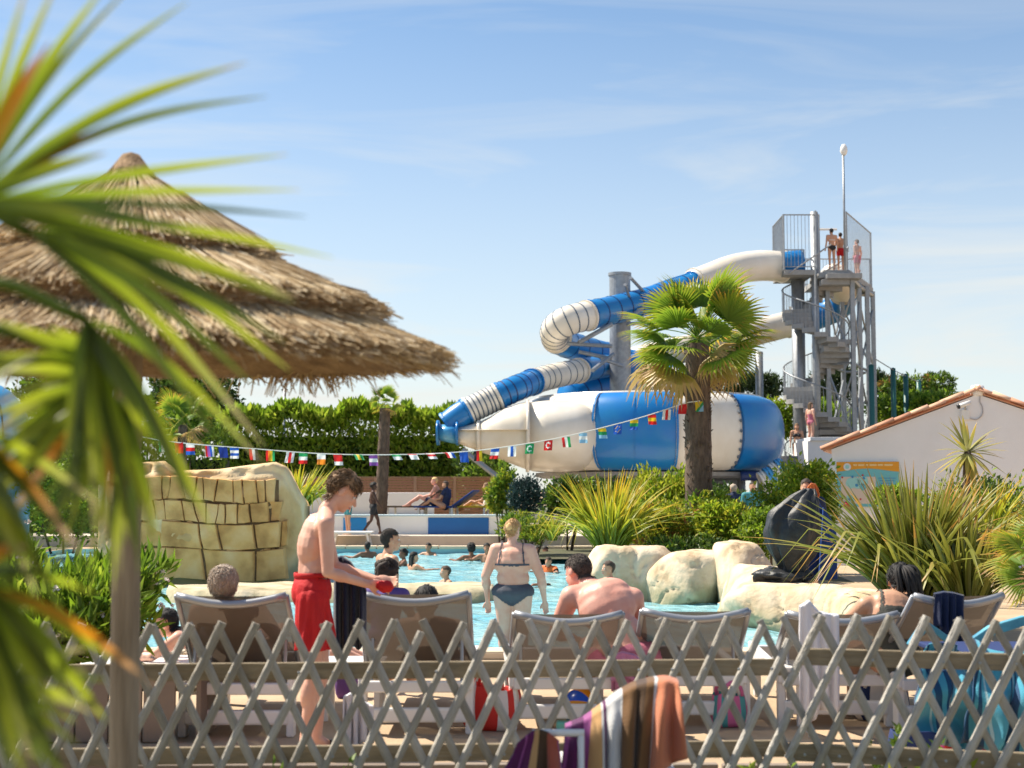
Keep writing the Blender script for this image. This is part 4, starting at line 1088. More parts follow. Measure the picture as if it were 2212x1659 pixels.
# ================================================================== rockwork
def bpx(name, label, x0, x1, yt, yb, Y, dep, seed, rot=0, **kw):
    t_, b_ = P((x0 + x1) / 2, yt, Y), P((x0 + x1) / 2, yb, Y); w_ = (x1 - x0) / S(Y)
    top = t_.z; return boulder(name, (t_.x, Y + dep * .25, top - (top + .45) / 2), (w_ / 2, dep, (top + .45) / 2 / .86), seed, label=label, rot=rot, **kw)
bpx('boulder', 'long pale boulder at the water left of the middle group', 1268, 1462, 1178, 1285, 21.5, .8, 3, planes=9, soft=9)
bpx('boulder', 'pale boulder with a vertical crease in the middle group', 1396, 1582, 1190, 1285, 20.8, .75, 41, planes=9, rot=.3, soft=9)
bpx('boulder', 'peaked pale boulder set further back on the right', 1532, 1680, 1171, 1262, 20.4, .8, 12, planes=9, soft=9)
bpx('boulder', 'smooth sloping rock between the boulders and the black cover', 1556, 1712, 1222, 1320, 18.4, .9, 17, planes=9)
bpx('boulder', 'wide flat pale rock at the waterside below the black cover', 1575, 1875, 1262, 1345, 17.0, .9, 23, planes=8, rot=0)
bpx('boulder', 'brownish rock under the big flax clump', 1780, 1960, 1278, 1370, 16.2, .7, 29, planes=9)
# tall sculpted rock wall on the left
RY = 25.0
rp = P(440, 1255, RY)
rw = empty('rock_wall', (rp.x, RY, WATER_Z - .5), label='tall cream sculpted rock wall with cracked stone courses on the left', cat='rock wall')
def rwp(x, y, dy=0): return P(x, y, RY) - rw.location + Vector((0, dy, 0))
M_rw = mat('ochre_sculpted_stone', (.60, .40, .20), .85, ramp=[(.3, (.38, .19, .055)), (.5, (.66, .38, .13)), (.7, (.74, .49, .23))], vscale=2.2, bump=.7, bscale=12, noise_detail=8, coord='Position')
outline_top = [(215, 1010), (245, 990), (300, 1003), (352, 1000), (380, 1021), (470, 1018), (540, 1008), (590, 1002), (612, 1012), (622, 1040), (632, 1065), (648, 1090)]
mb = MB()
cols_ = 60
def top_y(x):
    for (xa, ya), (xb, yb) in zip(outline_top, outline_top[1:]):
        if xa <= x <= xb: return ya + (yb - ya) * (x - xa) / (xb - xa)
    return outline_top[-1][1]
nzr = 46
for i in range(cols_ + 1):
    x = 215 + (648 - 215) * i / cols_; yt = top_y(x)
    bow = -.35 * math.sin((i / cols_) * math.pi) + (.5 * max(0, (i / cols_ - .85) / .15) ** 2)
    for j in range(nzr + 1):
        u = j / nzr; y = 1290 + (yt - 1290) * u
        p = rwp(x + (6 * math.sin(u * 5) if i == cols_ else 0), y)
        nn_ = mnoise.fractal(Vector((p.x * 1.3, p.z * 1.6, 2.2)), 1, 2, 4) * .11
        for fq, am in ((1.1, .10), (2.6, .05)):
            cz = 1 - abs(mnoise.noise(Vector((p.x * fq, p.z * fq * 1.6, 5.5)))); nn_ += am * max(0.0, (cz - .88) / .12) ** 2
        p.y += bow + nn_ - .12 * math.sin(u * 3) + (.10 if u > .93 else 0)
        mb.V.append(p)
    pk = mb.V[-1]
    for (dy, dz) in ((.35, .04), (.9, -.05), (1.0, -1.2), (1.0, -3)): mb.V.append(pk + Vector((0, dy, dz)))
q = nzr + 5
for i in range(cols_):
    for j in range(q - 1): mb.F.append([i * q + j, (i + 1) * q + j, (i + 1) * q + j + 1, i * q + j + 1]); mb.M.append(0)
for i in (0, cols_): mb.F.append([i * q + j for j in range(q)]); mb.M.append(0)
mb.build('rock_body', mat('golden_cream_rock', (.6, .45, .27), .85, ramp=[(.3, (.46, .27, .10)), (.48, (.66, .45, .21)), (.62, (.74, .58, .36))], vscale=1.1, bump=.6, bscale=14, noise_detail=8), rw, sm=True); water_stain(MATS['golden_cream_rock'], .25)
M_rw2 = M_rw
# stone courses proud of the body
def bulge(x): i = (x - 215) / (648 - 215); return -.35 * math.sin(i * math.pi) + (.5 * max(0, (i - .85) / .15) ** 2)
jb = MB(); nj = 24
for i in range(nj + 1):
    xx = 242 + (606 - 242) * i / nj
    for yy in (1246, 1180, 1110, 1036):
        p = rwp(xx, yy + 5 * math.sin(xx / 47.0 + 1033) * .5); p.y += bulge(xx) - .13; jb.V.append(p)
for i in range(nj):
    for k in range(3): jb.F.append([i * 4 + k, (i + 1) * 4 + k, (i + 1) * 4 + k + 1, i * 4 + k + 1]); jb.M.append(0)
jb.build('joint_shade_plate', mat('joint_shade_brown', (.19, .12, .06), .95, var=.4), rw)  # added plate behind the stones; shade of the gaps put into its colour
rs = random.Random(4)
for (ya, yb, x0, x1, wmin, wmax) in ((1033, 1082, 240, 588, 13, 36), (1084, 1126, 240, 600, 16, 46), (1128, 1182, 250, 612, 26, 90), (1184, 1250, 250, 612, 50, 130)):
    x = x0; psl = 0.0
    while x < x1:
        wd = min(rs.uniform(wmin, wmax), x1 + 12 - x)
        c0, c1, j0, j1 = x + .9, x + wd - .9, rs.uniform(-2, 2), rs.uniform(-2, 2)
        cen = rwp((c0 + c1) / 2, (ya + yb) / 2); cen.y += bulge((c0 + c1) / 2) - .12
        wob = lambda xx: 5 * math.sin(xx / 47.0 + ya)
        nsl = rs.uniform(-.22, .22) * min(wd, 30); t0, t1 = psl, nsl; psl = nsl
        corner = [(c0 - t0, yb), ((c0 + c1) / 2, yb), (c1 - t1, yb), (c1, (ya + yb) / 2), (c1 + t1, ya), ((c0 + c1) / 2, ya), (c0 + t0, ya), (c0, (ya + yb) / 2)]
        pts = [(px_ + 2.6 * mnoise.noise(Vector((px_ * .21, py_ * .13, 1))), py_ + wob(px_) + 3.0 * mnoise.noise(Vector((px_ * .17, py_ * .2, 7)))) for px_, py_ in corner]
        V = []; pr_o = rs.uniform(-.03, .03)
        for dy, sh in ((.14, 1.0), (-.06 + pr_o, .985), (-.085 + pr_o, .94)):
            for (px_, py_) in pts:
                p_ = rwp(px_, py_); V.append(Vector((cen.x + (p_.x - cen.x) * sh, cen.y + dy + rs.uniform(-.012, .012), cen.z + (p_.z - cen.z) * sh)) - cen)
        F = [list(range(16, 24))] + [[a + k * 8, (a + 1) % 8 + k * 8, (a + 1) % 8 + (k + 1) * 8, a + (k + 1) * 8] for k in range(2) for a in range(8)] + [list(range(8))[::-1]]
        s_ = MB().add(V, F); so = s_.build('stone', M_rw, rw, loc=cen); smooth(so.data, False)
        x += wd
# ================================================================== bunting between parasol side and palm
bk = [(235, 926), (340, 950), (450, 962), (545, 969), (660, 978), (760, 982), (860, 982), (950, 979), (1040, 972), (1145, 957), (1220, 943), (1300, 924), (1380, 903), (1440, 884), (1478, 871), (1512, 866)]
def bunt_Y(x): return 24.0 + (x - 235) / 1277 * 1.75
bt = empty('flag_bunting', P(870, 982, 24.8), label='long string of small national flags hung across the pool to the palm', cat='bunting')
MB().tube([p - bt.location for p in crspline([P(x, y, bunt_Y(x)) for x, y in bk], 5)], .009, 5).build('string', M_rope, bt)
def fm(n_, c): return mat('flag_' + n_, c, .7, trans=.35)
FG, FRd, FW, FB, FY, FS, FK, FO, FP, FN = fm('green', (.02, .30, .10)), fm('red', (.62, .02, .02)), fm('white', (.78, .77, .76)), fm('blue', (.02, .10, .48)), fm('yellow', (.78, .52, .02)), fm('sky', (.28, .52, .72)), fm('black', (.02, .02, .02)), fm('orange', (.8, .25, .02)), fm('purple', (.25, .08, .35)), fm('navy', (.01, .03, .22))
flags = [(352, 'v', [FG, FW, FG]), (386, 'v', [FRd]), (411, 'h', [FW, FRd, FB]), (452, 'v', [FRd, FP, FB, FW]), (481, 'h', [FN]), (506, 'h', [FB, FW, FB, FW]), (547, 'v', [FRd, FW, FK]), (584, 'v', [FRd, FO, FY, FG]), (628, 'v', [FW, FRd, FW]), (655, 'h', [FG, FW, FRd]),
         (694, 'h', [FW, FO]), (729, 'h', [FRd, FRd, FW]), (768, 'v', [FG, FY, FG]), (806, 'h', [FP, FW, FP]), (850, 'h', [FW, FG, FW]), (886, 'h', [FRd, FW]), (925, 'h', [FRd, FW, FRd, FW]), (965, 'v', [FRd, FW, FB]), (1001, 'h', [FB]), (1032, 'v', [FK, FRd, FY]), (1070, 'h', [FB, FW, FRd]),
         (1106, 'v', [FW, FB, FW]), (1145, 'dot', [FG, FW]), (1185, 'dot', [FRd, FW]), (1222, 'v', [FRd, FW, FG]), (1259, 'h', [FS, FW, FS]), (1300, 'h', [FY, FG, FS]), (1335, 'ring', [FB, FY]), (1370, 'h', [FY, FG, FB]), (1408, 'h', [FRd, FY, FRd]), (1441, 'v', [FW, FRd, FW]), (1476, 'v', [FRd]), (1510, 'd', [FY, FG, FS])]
def sy(x):
    for (xa, ya), (xb, yb) in zip(bk, bk[1:]):
        if xa <= x <= xb: return ya + (yb - ya) * (x - xa) / (xb - xa)
    return bk[-1][1]
rs = random.Random(12)
for x, st_, ms_ in flags:
    Y = bunt_Y(x); p = P(x, sy(x), Y) - bt.location
    W_, H_ = .148, .185; nx_, ny_ = 12, 12
    V, F, MI = [], [], []
    swing = rs.uniform(-.35, .5); ph = rs.uniform(0, 6); tilt = rs.uniform(-.25, .25); lift = 1 if 700 < x < 1000 and rs.random() < .5 else 0
    for j in range(ny_ + 1):
        for i in range(nx_ + 1):
            u, v = i / nx_ - .5, j / ny_
            wv = .03 * v * math.sin(u * 7 + ph + v * 3)
            if lift: V.append((u * W_ + .10 * v, -.12 * v + wv, -H_ * v * .35 + .03 * math.sin(v * 4)))
            else: V.append((u * W_ * (1 - .25 * v * rs.random() * 0) + tilt * v * .12, swing * v * .14 + wv, -H_ * v))
    for j in range(ny_):
        for i in range(nx_):
            a = j * (nx_ + 1) + i; F.append([a, a + 1, a + nx_ + 2, a + nx_ + 1]); k = len(ms_)
            if st_ == 'v': q = i * k // nx_
            elif st_ == 'h': q = j * k // ny_
            elif st_ == 'd': q = min(k - 1, max(0, (i + j - 6) * k // 13))
            elif st_ == 'dot': q = 1 if 2.2 < math.hypot(i - 5.5, j - 5.5) < 3.6 and not (i > 7 and 4 < j < 8) else 0
            else: q = 1 if 2.6 < math.hypot(i - 5.5, j - 5.5) < 3.8 and (i + j) % 2 else 0
            MI.append(q)
    me = raw_mesh('flag', V, F, True, MI)
    for m_ in ms_: me.materials.append(m_)
    link('flag', me, bt, None, p - Vector((0, 0, .008)))

# ================================================================== net posts, far pole, pale blue dome
for i, (x, yt, lab) in enumerate(((1884, 790, 'dark green net post against the right tower leg'), (1931, 797, 'dark green net post, first right of the tower'), (1958, 810, 'dark green net post, second right of the tower'), (1986, 823, 'dark green net post, third right of the tower'))):
    Y = 54 + i * 2.2; p = P(x, 900, Y); h_ = P(x, yt, Y).z
    o = empty('net_post', (p.x, Y, 0), label=lab, cat='post', group='green net posts')
    MB().tube([(0, 0, 0), (0, 0, h_)], .1, 10).build('pole', M_green_post, o, sm=True); MB().lathe([(0, .06), (.09, .03), (.11, 0), (0, 0)], 10, (0, 0, h_)).build('cap', M_green_post, o)
MB().tube([P(1890, 775, 54), P(1931, 800, 56.2), P(1958, 813, 58.4), P(1986, 826, 60.6)], .02, 5).build('net_cable', M_steel)
tag(bpy.data.objects['net_cable'], 'thin cable strung between the green net posts', 'cable')
p = P(614, 900, 64); o = empty('utility_pole', (p.x, 64, 0), label='thin grey pole standing behind the tall hedge', cat='pole')
MB().tube([(0, 0, 0), (0, 0, P(614, 838, 64).z)], [.1, .06], 8).build('pole', M_steel, o, sm=True); MB().box((0, 0, P(614, 842, 64).z), (.3, .06, .06)).build('crossarm', M_steel, o)
p = P(-40, 900, 30); o = empty('slide_dome', (p.x, 30, 0), label='pale blue rounded slide hood at the far left edge', cat='water slide')
zc = P(0, 900, 30).z
for k in range(8):
    MB().lathe([(1.03 * math.cos(R(90) * i / 8), zc - .5 + 1.25 * math.sin(R(90) * i / 8)) for i in range(9)], 4, a0=k * math.pi / 4 + .02, a1=(k + 1) * math.pi / 4 - .02).build('panel', M_lblue, o, sm=True)
MB().lathe([(1.02, zc - .5), (1.05, zc - .5), (1.0, 0), (.0, 0)], 32).build('drum', M_lblue, o, sm=True)
MB().lathe([(1.06, zc - .55), (1.1, zc - .52), (1.1, zc - .45), (1.04, zc - .45)], 32).build('rim', M_blue, o)

# ================================================================== black cover and blue mats on the rock
BYk = 17.6
b0 = P(1710, 1262, BYk)
cov = empty('covered_bundle', b0, label='tall bundle under a shiny black plastic cover standing on the waterside rock', cat='cover')
M_tarp = mat('black_tarpaulin', (.017, .019, .022), .52, bump=.8, bscale=11, var=.25)
def cp(x, y): return P(x, y, BYk) - b0
secs = [(1058, 1738, 1760), (1072, 1712, 1764), (1090, 1690, 1766), (1112, 1666, 1766), (1140, 1656, 1764), (1170, 1659, 1760), (1195, 1668, 1752), (1215, 1680, 1742), (1228, 1686, 1742), (1242, 1684, 1748)]
mb = MB(); nn = 110; ss = []
for y, xa, xb in secs: ss.append(Vector(((cp((xa + xb) / 2, y)).x, (xb - xa) / 2 / S(BYk), cp(1700, y).z)))
fin = crspline(ss, 9)
for i, s_ in enumerate(fin):
    u = i / (len(fin) - 1)
    for j in range(nn):
        a = 2 * math.pi * j / nn
        f_ = 1 + .15 * abs(math.sin(2.5 * a + 2.5 * u + 1)) * (.5 + u) + .06 * abs(math.sin(6.5 * a - 5 * u)) - .06 + .12 * mnoise.noise(Vector((math.cos(a) * 2.2, math.sin(a) * 2.2, u * 5)))
        ca, sa = math.copysign(abs(math.cos(a)) ** .65, math.cos(a)), math.copysign(abs(math.sin(a)) ** .65, math.sin(a)); f_ += .10 * abs(mnoise.noise(Vector((ca * 1.6 + 4, sa * 1.6, u * 3.2)))) - .05
        rv = Vector((ca * s_.y * 7 + 2 * u, sa * s_.y * 7, s_.z * 4 + 9)); f_ += .07 * (abs(mnoise.noise(rv)) - .25) + .03 * (abs(mnoise.noise(rv * 2.3)) - .25)
        mb.V.append(Vector((s_.x + s_.y * f_ * ca, s_.y * .8 * f_ * sa, s_.z + .02 * math.sin(7 * a))))
for i in range(len(fin) - 1):
    for j in range(nn): mb.F.append([i * nn + j, i * nn + (j + 1) % nn, (i + 1) * nn + (j + 1) % nn, (i + 1) * nn + j]); mb.M.append(0)
mb.F.append(list(range(nn))); mb.M.append(0)
mb.build('cover', M_tarp, cov, sm=True)
for (x0, x1, y0, y1, dy, sd) in ((1634, 1742, 1226, 1266, -.1, 2), (1660, 1765, 1232, 1262, .15, 5), (1640, 1700, 1222, 1252, .25, 9)):
    boulder('crumpled_hem', cp((x0 + x1) / 2, (y0 + y1) / 2 + 3) + Vector((0, dy, 0)), ((x1 - x0) / 2 / S(BYk), .2, (y1 - y0) / 2 / S(BYk)), sd, cov, planes=5, rough=.2, mat_=M_tarp, soft=8, sub=4)
bm_ = empty('blue_mat', P(1772, 1255, 17.9), label='dark blue folded mats leaning against the black cover', cat='mat')
M_mat = mat('dark_blue_fabric', (.008, .05, .24), .7, var=.25, vscale=5, bump=.3)
def bmp(x, y, Y=17.9): return P(x, y, Y) - bm_.location
for (pts, dy) in (([(1742, 1252), (1778, 1252), (1800, 1130), (1792, 1120), (1760, 1070), (1750, 1090)], .0), ([(1765, 1254), (1806, 1250), (1803, 1140), (1775, 1095)], -.1)):
    q = MB(); k = len(pts); F0 = [bmp(x, y) + Vector((0, dy, 0)) for x, y in pts]
    q.add(F0 + [v + Vector((0, .08, 0)) for v in F0], [list(range(k)), list(range(k, 2 * k))[::-1]] + [[i, k + i, k + (i + 1) % k, (i + 1) % k] for i in range(k)])
    q.build('mat_panel', M_mat, bm_, bevel=.012)
# ================================================================== white table at far left of pool
tb = empty('white_table', P(762, 1160, 35.5), label='low white table by the far pool edge near the boy', cat='table')
tb.location.z = 0.0
tb.location.y = 38.0; tb.location.x = P(760, 1160, 38).x; tb.location.z = .0
MB().box((0, 0, .40), (1.15, .7, .05)).build('table_top', M_wplastic, tb, bevel=.015)
for sx in (-.5, .5):
    for sy_ in (-.28, .28): MB().tube([(sx, sy_, 0), (sx * .85, sy_, .38)], .03, 6).build('leg', M_wplastic, tb)
# ================================================================== lattice fence
M_slat = mat('weathered_grey_timber', (.44, .405, .335), .8, ramp=[(0, (.40, .365, .30)), (.5, (.52, .485, .42)), (1, (.63, .595, .53))], objrand=True, var=.4, vscale=7, stretch=(7, 7, .9), bump=.8, bscale=20)
M_rail = mat('weathered_brown_rail', (.33, .265, .175), .85, col2=(.22, .175, .11), vscale=4, stretch=(1, 8, 8), bump=.5, bscale=14)
def slat_mesh(L_, w_=.0145, nseg=6, seed=0):
    """half-round lath along +Z, flat side at +Y"""
    mb = MB(); k = 7; rs = random.Random(seed)
    for i in range(nseg + 1):
        z = L_ * i / nseg; ox, oy = rs.uniform(-.0015, .0015), rs.uniform(-.001, .001)
        for j in range(k):
            a = math.pi + math.pi * j / (k - 1)
            mb.V.append(Vector((ox + w_ * math.cos(a), oy + w_ * .95 * math.sin(a), z)))
    for i in range(nseg):
        for j in range(k):
            j2 = (j + 1) % k; mb.F.append([i * k + j, i * k + j2, (i + 1) * k + j2, (i + 1) * k + j]); mb.M.append(0)
    mb.F.append(list(range(k))[::-1]); mb.M.append(0); mb.F.append([nseg * k + j for j in range(k)]); mb.M.append(0)
    me = mb.mesh('slat', False); me.materials.append(M_slat); return me
def lattice(label, x0, x1, Yl, Yr, ztop, pitch, slope, seed, rails, zbot=.03):
    a, b_ = P(x0, 1500, Yl), P(x1, 1500, Yr)
    d = Vector((b_.x - a.x, b_.y - a.y, 0)); W_ = d.length; ang_ = math.atan2(d.y, d.x)
    o = empty('lattice_fence', (a.x, a.y, 0), ang_, label=label, cat='fence')
    rs = random.Random(seed); H_ = ztop - zbot; run = H_ * slope
    Ls = math.hypot(H_, run); th = math.atan(slope)
    ms_ = [slat_mesh(1.0, seed=i) for i in range(4)]
    nl = int((W_ + 2 * run) / pitch)
    bolt_me = MB().lathe([(0, .004), (.006, .003), (.007, 0)], 8).mesh('nail'); bolt_me.materials.append(M_steel)
    for i in range(nl):
        xt = i * pitch - run + rs.uniform(-.006, .006)
        for sgn in (1, -1):
            # top at xt (front: leans right going up), bottom at xt - run
            xb, xu = (xt - run, xt) if sgn > 0 else (xt + run, xt)
            if max(xb, xu) < -.02 or min(xb, xu) > W_ + .02: continue
            ext = rs.uniform(.012, .034) if rs.random() > .08 else -rs.uniform(.0, .05)
            u0, u1 = 0.0, 1.0
            # clip at the section ends
            lo, hi = min(xb, xu), max(xb, xu)
            q = link('slat', rs.choice(ms_), o)
            def at_u(u): return xb + (xu - xb) * u
            if lo < 0: u = (0 - xb) / (xu - xb); (u0, u1) = (max(u0, u), u1) if xu > xb else (u0, min(u1, u))
            if hi > W_: u = (W_ - xb) / (xu - xb); (u0, u1) = (u0, min(u1, u)) if xu > xb else (max(u0, u), u1)
            if u1 - u0 < .08: bpy.data.objects.remove(q); continue
            ll = Ls * (u1 - u0) + (ext if u1 > .99 else 0)
            q.location = (at_u(u0), 0 if sgn > 0 else .030, zbot + H_ * u0)
            q.rotation_euler = (rs.uniform(-.01, .01), sgn * th + rs.uniform(-.016, .016), 0)
            wsc = rs.uniform(1.12, 1.42); q.scale = (wsc, wsc if sgn > 0 else wsc * .8, ll)
    for (z, h_, xa, xb, dy) in rails:
        mb = MB(); mb.box(((xa + xb) / 2, .057 + dy, z), (xb - xa, .024, h_)); mb.build('rail', M_rail, o, bevel=.005)
    k = int(W_ / pitch)
    for (z, h_, xa, xb, dy) in rails:
        for i in range(k):
            for zz in (0,):
                link('nail', bolt_me, o, None, (i * pitch + pitch * .5, -.012, z)).rotation_euler = (R(90), 0, 0)
    for x in ((W_ * .02,) if seed == 1 else (W_ * .985,)):
        MB().box((x, .11, .34), (.07, .07, .70)).build('post', M_rail, o, bevel=.008)
    return o
W1 = P(1705, 1500, 6.5).x - P(-150, 1500, 6.25).x
lattice('long grey wooden lattice fence along the lounger terrace', -150, 1705, 6.25, 6.5, .898, .151, .483, 1, [(.70, .075, 0, W1, 0), (.335, .075, 0, W1, 0)])
lattice('grey lattice fence section in front of the blue bag', 1700, 2330, 6.45, 6.15, .925, .150, .50, 2, [(.755, .075, .05, 1.35, 0), (.33, .08, 0, 1.35, 0)])

# ================================================================== thatched parasol
UY = 5.1
uc = P(288, 1000, UY)
um = empty('thatched_parasol', (uc.x, UY, 0), label='thatched straw parasol on a wooden pole in the left foreground', cat='parasol'); um.rotation_euler = (R(2.4), 0, 0)
M_pole = mat('pale_wooden_pole', (.36, .28, .19), .7, col2=(.20, .145, .09), vscale=3, stretch=(9, 9, .7), bump=.4, bscale=12)
ptop = 2.55; xb_ = (P(270, 1640, UY).x - uc.x)
mb = MB(); mb.tube([(xb_, 0, 0), (xb_ * .9, 0, .5), (xb_ * .5, .0, 1.2), (xb_ * .1, 0, 1.9), (0, 0, ptop)], [.052, .051, .05, .048, .04], 20); mb.build('pole', M_pole, um, sm=True)
MB().tube([(xb_ * .45, 0, 1.52), (xb_ * .42, 0, 1.60)], .058, 20).build('collar', mat('rusty_collar', (.22, .09, .045), .7, var=.4), um, sm=True)
M_straw = mat('dry_straw', (.42, .28, .14), .85, ramp=[(0, (.34, .215, .10)), (.35, (.55, .40, .22)), (.7, (.69, .545, .33)), (1, (.80, .70, .52))], island=True, trans=.25)
M_strawb = mat('packed_straw', (.34, .22, .11), .9, col2=(.17, .10, .045), vscale=10, bump=.9, bscale=40)
tiers = [(0.03, 2.68, .115, 2.575, .02, 350, .16), (.06, 2.63, .50, 2.36, .055, 2800, .40), (.28, 2.40, .875, 2.165, .065, 5200, .44), (.56, 2.20, 1.105, 2.0, .06, 7200, .44)]
trs = np.random.RandomState(8)
def strands(p0, p1, r):
    """thin three-sided straws from p0 to p1"""
    n_ = len(p0); d = p1 - p0; d /= np.linalg.norm(d, axis=1, keepdims=True)
    rv = trs.normal(size=(n_, 3)); a = np.cross(d, rv); a /= np.linalg.norm(a, axis=1, keepdims=True); b2 = np.cross(d, a)
    r = r[:, None]
    ring = [a * r, (-.5 * a + .87 * b2) * r, (-.5 * a - .87 * b2) * r]
    V = np.stack([p0 + ring[0], p0 + ring[1], p0 + ring[2], p1 + ring[0] * .5, p1 + ring[1] * .5, p1 + ring[2] * .5], 1).reshape(-1, 3)
    base = np.arange(n_)[:, None] * 6
    F = np.concatenate([base + np.array([[0, 1, 4, 3]]), base + np.array([[1, 2, 5, 4]]), base + np.array([[2, 0, 3, 5]])], 0)
    return V, F
for ti, (ra, za, rb_, zb_, th_, ns_, sl_) in enumerate(tiers):
    nn = 64; mb = MB()
    prof = [(ra, za - .015), (rb_ - .02, zb_ + .0), (rb_ - .02, zb_ - th_), (max(.02, rb_ - .12), zb_ - th_ + .01), (ra * .95 + .005, za - th_ - .03)]
    for i, (r_, z_) in enumerate(prof):
        for j in range(nn):
            a = 2 * math.pi * j / nn; k_ = 1 + (.025 * mnoise.noise(Vector((math.cos(a) * 4, math.sin(a) * 4, ti * 3.3 + i))) if 0 < i < 4 else 0)
            mb.V.append(Vector((r_ * k_ * math.cos(a), r_ * k_ * math.sin(a), z_ + .012 * mnoise.noise(Vector((math.cos(a) * 6, math.sin(a) * 6, ti))))))
    for i in range(4):
        for j in range(nn): mb.F.append([i * nn + j, i * nn + (j + 1) % nn, (i + 1) * nn + (j + 1) % nn, (i + 1) * nn + j]); mb.M.append(0)
    t_ = mb.build('thatch_tier', M_strawb, um, sm=False)
    # straws lying down the slope, ragged at the edge
    az = trs.uniform(0, 2 * np.pi, ns_); u0 = trs.rand(ns_) ** .8; ln = sl_ * (.35 + .5 * trs.rand(ns_)) / math.hypot(rb_ - ra, za - zb_)
    u1 = np.minimum(u0 + ln, 1.0 + np.abs(trs.normal(size=ns_)) * .045)
    u0 = np.maximum(0, np.minimum(u0, u1 - .15))
    az1 = az + trs.normal(size=ns_) * .03
    lump = np.array([.02 * mnoise.noise(Vector((math.cos(a) * 5, math.sin(a) * 5, ti + u * 3))) for a, u in zip(az, u0)])
    def pt(u, a, off): r_ = ra + (rb_ - ra) * u; z_ = za + (zb_ - za) * u + off; return np.stack([r_ * np.cos(a), r_ * np.sin(a), z_], 1)
    off = trs.rand(ns_) * .010 + lump * .6
    p0, p1 = pt(u0, az, off - .006), pt(u1, az1, off + trs.normal(size=ns_) * .004)
    p1[:, 2] -= np.maximum(0, u1 - 1) * .12
    V1, F1 = strands(p0, p1, .0022 + .0028 * trs.rand(ns_))
    # edge fringe hanging below
    ne = int(ns_ * .42); az = trs.uniform(0, 2 * np.pi, ne); rr = rb_ - .10 * trs.rand(ne) ** 1.5
    q0 = np.stack([rr * np.cos(az), rr * np.sin(az), zb_ - th_ * trs.rand(ne)], 1); out_ = .03 + .05 * trs.rand(ne)
    long_ = np.where(trs.rand(ne) < .05, .12, .045) * (.4 + trs.rand(ne)) * (.45 if ti == 3 else .2)
    q1 = q0 + np.stack([out_ * np.cos(az), out_ * np.sin(az), -long_], 1)
    V2, F2 = strands(q0, q1, .0018 + .002 * trs.rand(ne))
    me = bpy.data.meshes.new('straw'); me.from_pydata(np.concatenate([V1, V2]), [], np.concatenate([F1, F2 + len(V1)]).tolist()); me.update()
    tag(link('straw', me, t_, M_straw), kind='stuff')
# underside: hanging straw ends and rafters
ns_ = 3600; az = trs.uniform(0, 2 * np.pi, ns_); u0 = trs.rand(ns_); r0 = .15 + .88 * u0
z0 = 2.44 - (r0 / 1.16) * .46
p0 = np.stack([r0 * np.cos(az), r0 * np.sin(az), z0], 1); r1 = np.minimum(r0 + .18, 1.07); p1 = np.stack([r1 * np.cos(az + trs.normal(size=ns_) * .04), r1 * np.sin(az), z0 - .06 - .03 * trs.rand(ns_)], 1)
V1, F1 = strands(p0, p1, .003 + .002 * trs.rand(ns_))
# loose bunch of long straws hanging from the rear rim
k = 150; a = R(62) + trs.normal(size=k) * .16; r_ = .99 + .08 * trs.rand(k)
q0 = np.stack([r_ * np.cos(a), r_ * np.sin(a), np.full(k, 1.99)], 1); q1 = q0 + np.stack([.05 * trs.normal(size=k), .03 * trs.normal(size=k), -.03 - .11 * trs.rand(k)], 1)
V2, F2 = strands(q0, q1, .0035 + .002 * trs.rand(k))
me = bpy.data.meshes.new('straw'); me.from_pydata(np.concatenate([V1, V2]), [], np.concatenate([F1, F2 + len(V1)]).tolist()); me.update()
tag(link('straw_lining', me, um, M_straw), kind='stuff')
for i in range(8):
    a = i * math.pi / 4 + .2; MB().tube([(.03 * math.cos(a), .03 * math.sin(a), 2.5), (1.05 * math.cos(a), 1.05 * math.sin(a), 1.985)], .018, 7).build('rafter', M_pole, um)
MB().lathe([(0, 2.705), (.03, 2.695), (.075, 2.635), (.112, 2.578), (.09, 2.56)], 30).build('thatch_cap', M_strawb, um, sm=True)
MB().lathe([(.118, 2.582), (.128, 2.575), (.128, 2.56), (.12, 2.555)], 30).build('binding_wire', M_black, um)
for r_, z_ in ((.72, 2.15),):
    MB().tube([(r_ * math.cos(2 * math.pi * i / 40), r_ * math.sin(2 * math.pi * i / 40), z_ - .03) for i in range(41)], .012, 6).build('hoop', M_black, um)

# ================================================================== foreground fan palm (out of focus)
FY_ = 1.75
PL = uvgrad_leaf('near_palm_leaf', [(0, (.10, .16, .012)), (.35, (.19, .27, .014)), (.75, (.33, .38, .025)), (1.0, (.34, .36, .10)), (1.3, (.38, .34, .15))], trans=.55, vvar=.35)
PLo = uvgrad_leaf('near_palm_leaf_orange', [(0, (.12, .13, .01)), (.3, (.5, .28, .01)), (.6, (.55, .22, .01)), (1, (.4, .33, .25))], trans=.4, vvar=.15)
PLd = uvgrad_leaf('near_palm_leaf_shaded', [(0, (.035, .06, .01)), (.5, (.065, .105, .014)), (1.0, (.12, .16, .025))], trans=.45, vvar=.3)  # darker leaf copy: shade on the overlapping leaflets put into the colour
npm = empty('near_palm', (P(-500, 1500, FY_).x, FY_, 0), label='out of focus palm leaves filling the left foreground', cat='palm plant')
MB().tube([(0, 0, 0), (.02, .0, .5), (0, .0, 1.25)], [.09, .085, .07], 14).build('trunk', M_ptrunk, npm, sm=True)
